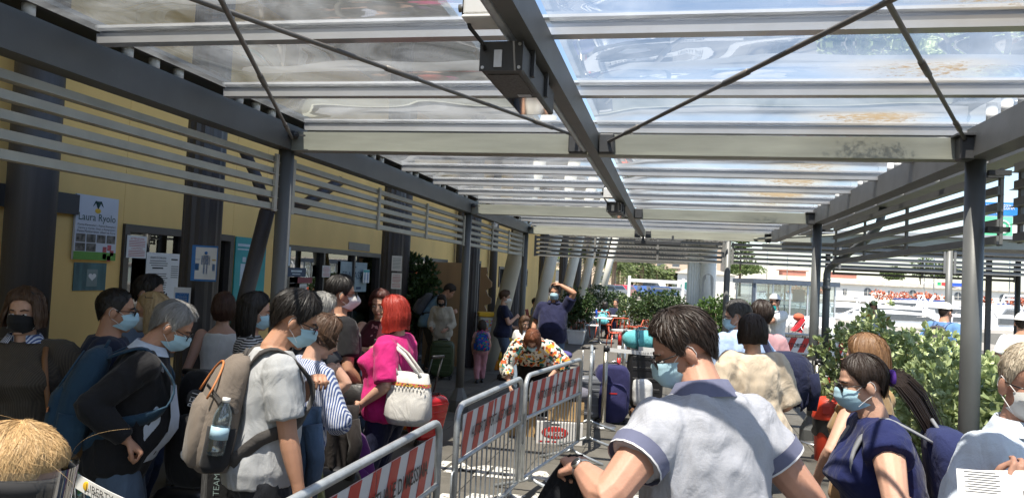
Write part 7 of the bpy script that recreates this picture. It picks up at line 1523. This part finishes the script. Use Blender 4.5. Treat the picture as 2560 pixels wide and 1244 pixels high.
def backpack(q, label, mat, w_, h_, d_, z=1.2, back=.13, mat2=None, strap=None, seed=0, tilt=0, pocket=True, accent=None, net=None, straps=True, zlow=None, fat=1.0):
    s = q.s; c, x, y, u = tf(q, z)
    if tilt: rr_ = Matrix.Rotation(R(tilt), 3, x); u = rr_ @ u; y = rr_ @ y
    o = c-y*(back*s+d_/2); w_, h_, d_ = w_, h_, d_
    e = thing('backpack', label, 'backpack', o-u*h_/2)
    def shell(w0, d0, zs, cen, pw=3.0):
        rings = []
        for t, kw, kd, oy in zs: rings.append(ring(cen+u*(h_*t)+y*(oy*d0), x, y, w0/2*kw, d0/2*kd, 22, pw))
        m = MB().loft(rings); V = np.array(m.v)
        m.v = [tuple(Vector(v)+ (Vector(v)-cen).normalized()*.009*mnoise.noise(Vector(v)*11+Vector((seed, 0, 0)))) for v in m.v]; return m
    zs = [(-.5, .55, .6, .1), (-.485, .82, .85, .05), (-.44, .97, 1, 0), (-.3, 1.02, 1.05, -.03), (0, 1, 1.02, -.02), (.2, .95, .92, .05), (.34, .86, .8, .12), (.43, .72, .62, .2), (.48, .5, .4, .25), (.5, .2, .15, .28)]
    put('main_body', shell(w_, d_, zs, o), mat, e, True)
    if pocket:
        put('front_pocket', shell(w_*.8, d_*.5, [(-.46, .7, .5, 0), (-.42, .95, .9, 0), (-.2, 1, 1, 0), (.02, .96, .9, 0), (.1, .85, .6, .1), (.13, .5, .2, .2)], o-y*d_*.45), mat2 or mat, e, True)
        put('zip', MB().tube([o-y*(d_*.52+.002)+x*(w_*.36*math.cos(a))+u*(h_*(-.02+.11*math.sin(a))) for a in [math.pi*k/10 for k in range(11)]], .0045, 6), accent or BLACK, e, True)
        put('zip', MB().tube([o-y*(d_*(.5-.32*(math.sin(a))))+x*(w_*.44*math.cos(a))+u*(h_*(.12+.30*math.sin(a))) for a in [math.pi*k/12 for k in range(13)]], .005, 6), accent or BLACK, e, True)
    for sg in (-1, 1): put('side_pocket', shell(w_*.22, d_*.7, [(-.46, .8, .7, 0), (-.4, 1, 1, 0), (-.22, 1, 1.02, 0), (-.10, 1.02, 1.04, 0)], o+x*(sg*w_*.46)), net or mat2 or mat, e, True)
    put('carry_loop', MB().tube([o+u*h_*.47+y*d_*.3-x*.035, o+u*(h_*.47+.04)+y*d_*.36, o+u*h_*.47+y*d_*.3+x*.035], .008, 6), strap or mat, e, True)
    if straps:
        sm = strap or mat
        for sg in (-1, 1):
            cT, xT, yT, uT = tf(q, 1.45); cM, xM, yM, uM = tf(q, 1.30); cL, xL, yL, uL = tf(q, 1.12); k = s*fat
            pts = [o+u*h_*.40+y*d_*.42+x*sg*.06, cT+xT*sg*.085*k-yT*.085*k+uT*-.005*k, cT+xT*sg*.10*k-yT*.02*k+uT*.020*k, cT+xT*sg*.115*k+yT*.055*k-uT*.02*k, cM+xM*sg*.135*k+yM*.132*k+uM*.03*k, cM+xM*sg*.155*k+yM*.130*k-uM*.06*k, cL+xL*sg*.175*k+yL*.08*k+uL*.02*k, cL+xL*sg*.175*k-yL*.04*k-uL*.03*k, o-u*h_*.40+y*d_*.4+x*sg*w_*.42]
            nr = [-y+uT, uT-yT, uT, uT+yT, yM, yM, yL+xL*sg, xL*sg, xL*sg]
            # smooth the strap path
            P_, N_ = [], []
            for i in range(len(pts)-1):
                p0, p1, p2, p3 = pts[max(i-1, 0)], pts[i], pts[i+1], pts[min(i+2, len(pts)-1)]
                for t in (0, .33, .66): P_.append(.5*((2*p1)+(p2-p0)*t+(2*p0-5*p1+4*p2-p3)*t*t+(3*p1-p0-3*p2+p3)*t**3)); N_.append(Vector(nr[i]).lerp(Vector(nr[i+1]), t))
            P_.append(pts[-1]); N_.append(Vector(nr[-1])); put('strap', ribbon(P_, N_, .052*k, .010), sm, e, True)
    return e, o, x, y, u
TAUPE = FAB('taupe pack cloth', (.17, .14, .115), bump=.5); TAUPED = FAB('dark taupe pack cloth', (.06, .055, .052), bump=.5); BPNAVY = FAB('navy pack cloth', (.022, .03, .10), bump=.5); BPBLUE = FAB('petrol blue pack cloth', (.02, .05, .085), bump=.5); BPBRN = FAB('brown pack base', (.10, .055, .02), bump=.4); GREYSTR = M('grey webbing', (.26, .27, .29), .7); ORNG = M('orange zip pull', (.5, .18, .06), .6); NET = FAB('black mesh pocket', (.02, .02, .022), bump=.3)
e, o, x, y, u = backpack(P['greytee'], 'taupe hiking backpack worn by the young man in grey', TAUPE, .30, .52, .17, 1.16, .115, TAUPE, TAUPED, 1, -4, True, ORNG, NET, fat=1.12)
put('buckle', MB().box(o+x*.155-y*-.02-u*.12, (.02, .03, .04), rot=Matrix((x, y, u)).transposed(), bev=.005), ORNG, e)
put('compression_strap', ribbon([o-y*.09+x*.1+u*.12, o+x*.156-y*.03+u*.06, o+x*.152+y*.05+u*.02], [-y, x, x], .02, .005), TAUPED, e)
bottle('clear water bottle in the pocket of the taupe backpack', o+x*.168-u*.16-y*.01, .24, u)
e, o, x, y, u = backpack(P['navywoman'], 'navy backpack with grey trim worn by the woman in navy', BPNAVY, .34, .56, .24, 1.12, .16, BPNAVY, GREYSTR, 2, 0, True, GREYSTR, NET, fat=1.0)
put('emblem', MB().tube([o-y*.155+x*(.028*math.cos(a)-.06)+u*(.028*math.sin(a)+.07) for a in [k*math.pi/3 for k in range(6)]], .004, 5, close=True).tube([o-y*.157+x*(.012*math.cos(a)-.06)+u*(.012*math.sin(a)+.07) for a in [k*math.pi/3 for k in range(6)]], .004, 5, close=True), GREYSTR, e)
bottle('blue tinted bottle in the mesh pocket of the navy backpack', o-x*.185-u*.18-y*.01, .25, u)
e, o, x, y, u = backpack(P['jacketman'], 'petrol blue backpack with brown base on the stooping man', BPBLUE, .30, .54, .18, 1.17, .13, BPBLUE, BPBLUE, 3, 2, True, BPBLUE, fat=1.22)
put('base_panel', MB().loft([ring(o+u*(.54*t)+y*.0, x, y, .155*k, .095*k, 22, 3.0) for t, k in ((-.505, .6), (-.49, .92), (-.44, 1.0), (-.36, 1.015), (-.34, 1.0))]), BPBRN, e, True); put('tag', MB().box(o+x*.1-y*.115-u*.05, (.05, .006, .02), rot=Matrix((x, y, u)).transposed()), ORNG, e)
backpack(P['backpackgirl'], 'small bright blue patterned school backpack on the girl in pink', FAB('cartoon blue pack', (.02, .06, .35), pat='floral', pscale=30, thr=.58, cols=[(.5, .05, .1), (.02, .3, .15)]), .24, .32, .13, 1.2, .11, None, FAB('pink strap', (.5, .08, .25)), 4)
backpack(P['denim'], 'grey backpack on the man in denim shirt', FAB('grey pack', (.08, .08, .085)), .3, .45, .18, 1.2, .13, None, BLACK, 5)
backpack(P['denimcap'], 'dark backpack on the man in blue shirt beyond the hedge', FAB('dark pack', (.05, .045, .05)), .3, .42, .16, 1.2, .13, None, M('blue strap', (.05, .1, .22)), 6)
p_ = at(1499, 775, 24.0); backpack(P['seatA'], 'turquoise backpack on the woman seated at the cafe', TEALB, .3, .4, .16, 1.2, .12, None, TEALB, 7)
# ponytail
q = P['navywoman']; a0 = q.Hx((0, -.108, .018)); bk = (q.Hx((0, -1, 0))-q.Hx((0, 0, 0))).normalized()
pts = [a0, a0+bk*.05+Vector((0, 0, .0)), a0+bk*.10+Vector((0, 0, -.06)), a0+bk*.155+Vector((0, 0, -.16)), a0+bk*.21+Vector((0, 0, -.28)), a0+bk*.26+Vector((0, 0, -.40))]
hb_ = [c for c in q.o.children if c.name.startswith('hair')][0]
m = MB()
rp = random.Random(5)
for k in range(420):
    ox = rp.gauss(0, 1); oz = rp.gauss(0, 1); prof = (.3, 1, 1.15, 1.0, .8, .35)
    m.tube([p+Vector((ox*.016*f_, oz*.012*f_+ox*.004, oz*.014*f_)) for p, f_ in zip(pts, prof)], [.0016, .0022, .0022, .002, .0016, .0005], 3)
o_ = put('ponytail', m, H_DBROWN, hb_, True); o_['kind'] = 'stuff'
put('hair_tie', MB().tube([a0+bk*.022+Vector((.0, .024*math.cos(t), .024*math.sin(t))) if True else 0 for t in [k*math.pi/6 for k in range(12)]], .011, 8, close=True), M('purple scrunchie', (.10, .03, .28), .8), hb_, True)
# crochet yoke band
c, x, y, u = tf(q, 1.40); put('lace_yoke', ribbon([c-x*.155*q.s+y*.03-u*.0, c-x*.14*q.s-y*.055-u*.01, c-x*.08*q.s-y*.098-u*.02, c-y*.108-u*.02], [-x-y*.3+u*.5, -x*.5-y+u*.3, -y, -y], .04, .008), FAB('navy lace', (.05, .05, .10), (.3, .28, .3), 'weave', 60), q.tops[0], True)
put('wristband', MB().tube([q.wrist['L']+(q.elbow['L']-q.wrist['L']).normalized()*d_ for d_ in (.02, .045)], .034, 14), M('orange wristband', (.75, .14, .04), .5), q.o, True)
# watch, phone, papers, coat in hand
q = P['polo']; wd = (q.elbow['L']-q.wrist['L']).normalized(); wc = q.wrist['L']+wd*.02
W_ = put('wristwatch', MB().tube([wc-wd*.009, wc+wd*.009], .0375, 20, cap=False), CHROME, q.o, True); fdir = (CAMP-wc); fdir = (fdir-wd*fdir.dot(wd)).normalized()
put('dial', MB().tube([wc+fdir*.033, wc+fdir*.044], .019, 18), CHROME, W_, True); put('dial_face', MB().tube([wc+fdir*.044, wc+fdir*.0455], .015, 18), BLACK, W_, True)
hd = q.wrist['L']+(q.wrist['L']-q.elbow['L']).normalized()*.08
fx2 = Vector((cr.x, cr.y, 0)).normalized(); P_ = []
for i in range(13):
    u_ = i/12; row = []
    for j in range(15):
        v_ = j/14; wdt = .02+.19*v_**.8; ang = (u_-.5)
        row.append(hd+Vector((0, 0, .02-.42*v_))+fx2*(ang*wdt*2.0-.05*v_)+Vector((0, 1, 0))*(.035*math.sin(u_*14+v_*2)*min(1, v_*2)+.03*mnoise.noise(Vector((u_*4, v_*4, 2)))))
    P_.append(row)
e = thing('dark_garment', 'crumpled black garment hanging from the polo man\'s hand', 'garment', hd-Vector((0, 0, .4))); o_ = put('cloth', MB().grid(P_), FAB('black garment cloth', (.010, .011, .014), bump=.8), e, True); sd = o_.modifiers.new('s', 'SOLIDIFY'); sd.thickness = .008
q = P['oldman']; pw_ = q.wrist['R']; pc = at(2484, 1214, 2.05); e = thing('printed_papers', 'folded printed travel papers in the older man\'s hand', 'papers', pc)
xr = Vector((cr.x, cr.y, 0)).normalized(); ux = Vector((0, 0, 1)); fd = (CAMP-pc).normalized(); nx = (fd+Vector((0, 0, .7))).normalized(); xd = (xr*.93+Vector((0, 0, -.36))); xd = (xd-nx*xd.dot(nx)).normalized(); yd = nx.cross(xd); rt = Matrix((xd, yd, nx)).transposed()
for k in range(3): put('sheet', MB().box(pc+nx*(.003*k)+xd*.004*k, (.17, .09, .0012), rot=rt @ Matrix.Rotation(R(3*k), 3, 'Z')), PAPER, e)
for k in range(9): put('print_line', MB().box(pc+nx*.008+xd*(-.03+.008*(k % 2))+yd*(.034-.0075*k), (.075, .0016, .0006), rot=rt), INK, e)
put('clip', MB().box(pc+nx*.009+xd*.08-yd*.03, (.03, .04, .004), rot=rt, bev=.002), DKBOX, e)
put('spectacles_hanging', MB().tube([tf(q, 1.24)[0]+tf(q, 1.24)[2]*.19+Vector((.03*math.cos(t), 0, .022*math.sin(t))) for t in [k*math.pi/6 for k in range(12)]], .0018, 5, close=True), FRAMEM, q.o, True)
put('neck_chain', MB().tube([tf(q, 1.45)[0]+tf(q, 1.45)[1]*(.085*math.sin(t))+tf(q, 1.45)[2]*(.06+.06*math.cos(t))-Vector((0, 0, .05*math.cos(t))) for t in [(-1.3+.2*k) for k in range(14)]], .002, 5), M('gold chain', (.6, .4, .12), .3, .9), q.o, True)
q = P['maroon']; pc = q.wrist['L']+tf(q, 1.2)[2]*.09+Vector((0, 0, .03)); e = thing('mobile_phone', 'dark mobile phone held by the woman in maroon', 'phone', pc); put('case', MB().box(pc, (.075, .012, .15), bev=.004), BLACK, e); put('screen', MB().box(pc+Vector((0, .0068, 0)), (.066, .001, .135)), LENS, e)
# white tote and black shoulder bag
q = P['redhair']; c, x, y, u = tf(q, 1.05); s = q.s
TOTE = FAB('white tote cloth', (.66, .64, .60), bump=.5); tc_ = c-x*.23*s-y*.25*s+u*.0
e = thing('white_tote', 'large white tote bag with yellow tassel trim on her shoulder', 'bag', tc_-u*.2)
m = MB(); rings = []
for t, wx, dx in ((-.18, .09, .05), (-.175, .135, .075), (-.12, .165, .09), (0, .16, .075), (.10, .145, .05), (.165, .13, .032), (.17, .125, .02)): rings.append(ring(tc_+u*t*1.0, y, x, wx, dx, 26, 2.8))
m.loft(rings); m.v = [tuple(Vector(v)+Vector(v).normalized()*.012*mnoise.noise(Vector(v)*9)) for v in m.v]; put('body', m, TOTE, e, True)
put('trim_band', MB().loft([ring(tc_+u*t, y, x, wx, dx, 26, 2.8) for t, wx, dx in ((.082, .153, .060), (.104, .149, .055))], cap=False), FAB('yellow braid', (.55, .36, .05), pat='floral', pscale=70, thr=.52, cols=[(.05, .04, .03), (.6, .1, .1)]), e, True)
for k in range(11): pt = tc_+y*(-.13+.026*k)-x*.062+u*.08; put('tassel', MB().tube([pt, pt-u*.028], [.005, .003], 5), TOTE, e, True)
shp = q.shoulder['L']+Vector((0, 0, .062*s))+x*.03
for dx_ in (-.035, .03):
    sp_ = shp+x*(-.012 if dx_ < 0 else .02)
    put('strap', ribbon([tc_+u*.15+y*.085+x*dx_, tc_.lerp(sp_, .55)+u*.07+y*.055+x*dx_*.6, sp_+y*.028-u*.03+x*dx_*.3, sp_+u*.006, sp_-y*.03-u*.03+x*dx_*.3, tc_.lerp(sp_, .55)+u*.07-y*.06+x*dx_*.6, tc_+u*.15-y*.085+x*dx_], [-x*(1 if dx_ < 0 else -1)]*2+[u-x*.5]+[u]+[u-x*.5]+[-x*(1 if dx_ < 0 else -1)]*2, .026, .006), TOTE, e, True)
BAGK = M('soft black leather', (.018, .017, .017), .45, 0, .2, 20, .3, 30); bc = c-x*.13*s+y*.27*s-u*.06
e = thing('shoulder_bag', 'small black leather bag hanging in front of the pink top', 'bag', bc-u*.12); m = MB().loft([ring(bc+u*t, y, x, a_, b_, 20, 4) for t, a_, b_ in ((-.12, .10, .02), (-.115, .13, .035), (0, .125, .042), (.09, .115, .025), (.095, .11, .012))]); put('body', m, BAGK, e, True)
put('strap', MB().tube([bc+u*.09+y*.10, tf(q, 1.3)[0]+tf(q, 1.3)[2]*.2-x*.02, tf(q, 1.46)[0]+x*.08+y*.03+u*.01], .006, 6), BAGK, e, True); put('zip', MB().tube([bc+u*.094-y*.1, bc+u*.094+y*.1], .004, 5), CHROME, e)
# navy sling bag and coat on the blue shirted man
q = P['skyshirt']; c, x, y, u = tf(q, 1.05); NB = FAB('navy sling bag cloth', (.014, .018, .05), bump=.9)
bc = at(1962, 948, 5.75); e, mt = blob_bag('sling_bag', 'big slouching navy bag slung behind the pale blue shirt', 'bag', bc, (.20, .17, .21), NB, 35, False)
bs = at(1932, 905, 5.62); put('strap', ribbon([at(1896, 800, 5.86), at(1905, 830, 5.80), at(1918, 870, 5.70), at(1935, 905, 5.62), at(1948, 930, 5.58)], Vector((.2, -1, .1)), .05, .008), NB, e, True)
e = drape('navy_coat', 'dark navy coat hanging beside the slung bag', 'coat', at(2004, 905, 5.7), .16, .36, .34, NB, 30, 3, .05)
# face shield on the golden haired person
q = P['shield']; SH = GLASS('clear visor film', (.93, .95, .96), .06, .01)
def hp(a, r_, z): return q.Hx((r_*math.sin(a)*.92, r_*1.12*math.cos(a)-.012, z))
band = MB().grid([[hp(-1.9+3.8*k/30, .0945, z) for z in (.030, .066)] for k in range(31)]); o_ = put('foam_band', band, M('black foam', (.018, .018, .02), .8), q.o, True); sd = o_.modifiers.new('s', 'SOLIDIFY'); sd.thickness = .014; sd.offset = 1
vz = MB().grid([[hp(-1.5+3.0*k/24, .110, z) for z in (.085, .03, -.05, -.15, -.19)] for k in range(25)]); put('visor', vz, SH, q.o, True)
wm_ = MB(); rw = random.Random(8)
for k in range(12):
    an = rw.uniform(-.6, 1.6); p_ = q.Hx((.095*math.sin(an), -.012+.115*math.cos(an)*rw.uniform(.2, 1), .10+.03*rw.random())); dr = Vector((rw.gauss(.3, .6), rw.gauss(0, .5), rw.uniform(.1, .9))).normalized(); L_ = rw.uniform(.03, .12)
    cv_ = Vector((rw.gauss(.04, .04), rw.gauss(0, .03), -rw.uniform(.02, .07))); wm_.tube([p_+dr*(L_*t*1.3)+cv_*(t*t) for t in [j/9 for j in range(10)]], [.0002]*9+[.0001], 4)
o_ = put('stray_hairs', wm_, H_GOLD, [c_ for c_ in q.o.children if c_.name.startswith('hair')][0]); o_['kind'] = 'stuff'
# hand bag on the sweater woman etc.
q = P['sweater']; c, x, y, u = tf(q, 1.2); e = thing('bag_strap', 'tan shoulder strap and bag of the woman in brown jumper', 'bag', c-x*.2-u*.3)
put('strap', ribbon([tf(q, 1.45)[0]-tf(q, 1.45)[1]*.11+tf(q, 1.45)[3]*.016, tf(q, 1.38)[0]-tf(q, 1.38)[1]*.14+tf(q, 1.38)[2]*.115, c-x*.17+y*.165+u*.05, c-x*.19+y*.16-u*.08, c-x*.25+y*.06-u*.25], [u, y+u, y, y, -x], .026, .006), M('tan leather', (.22, .10, .04), .6), e, True)
put('pouch', MB().box(c-x*.31-u*.33, (.08, .22, .2), rot=Matrix((x, y, u)).transposed(), bev=.03), BAGK, e)
q = P['stripes']; c, x, y, u = tf(q, 1.2)
put('bag_strap', ribbon([tf(q, 1.45)[0]+tf(q, 1.45)[1]*.09+tf(q, 1.45)[3]*.02, c+x*.12-y*.10+u*.12, c+x*.15-y*.13-u*.05, c+x*.17-y*.1-u*.28], [u, -y+u, -y, x], .012, .004), M('pale cord', (.4, .38, .35), .7), q.o, True)
# tattoo band on the calf of the striped shirt wearer is left to the material; belt and watch
q = P['stripeshirt']; c, x, y, u = tf(q, 1.0); put('belt', MB().loft([ring(c+u*t, x, y, .175*q.s*1.06, .128*q.s*1.1, 26, 2.3) for t in (-.022, .018)], cap=False), M('brown belt', (.05, .025, .012), .5), q.o, True)
wd = (q.elbow['R']-q.wrist['R']).normalized(); put('wristwatch', MB().tube([q.wrist['R']+wd*.015, q.wrist['R']+wd*.045], .030, 14), M('grey watch', (.3, .32, .34), .4), q.o, True)

# open jacket front: the pale shirt over the stooping man's stomach
q = P['jacketman']; rg = q.rings(.90, 1.33, .030); P_ = []
for i_, r_ in enumerate(rg):
    t_ = i_/(len(rg)-1); c_ = sum(r_, Vector())/len(r_); w_ = 1.0-.55*t_
    row = []
    for j in (2, 3, 4, 5):
        row.append(r_[j])
    mid = (row[1]+row[2])/2
    P_.append([q.G @ (mid.lerp(v, w_*.95)+(v-c_).normalized()*.014) for v in row])
put('shirt_front', MB().grid(P_), PALESH, q.tops[0], True)
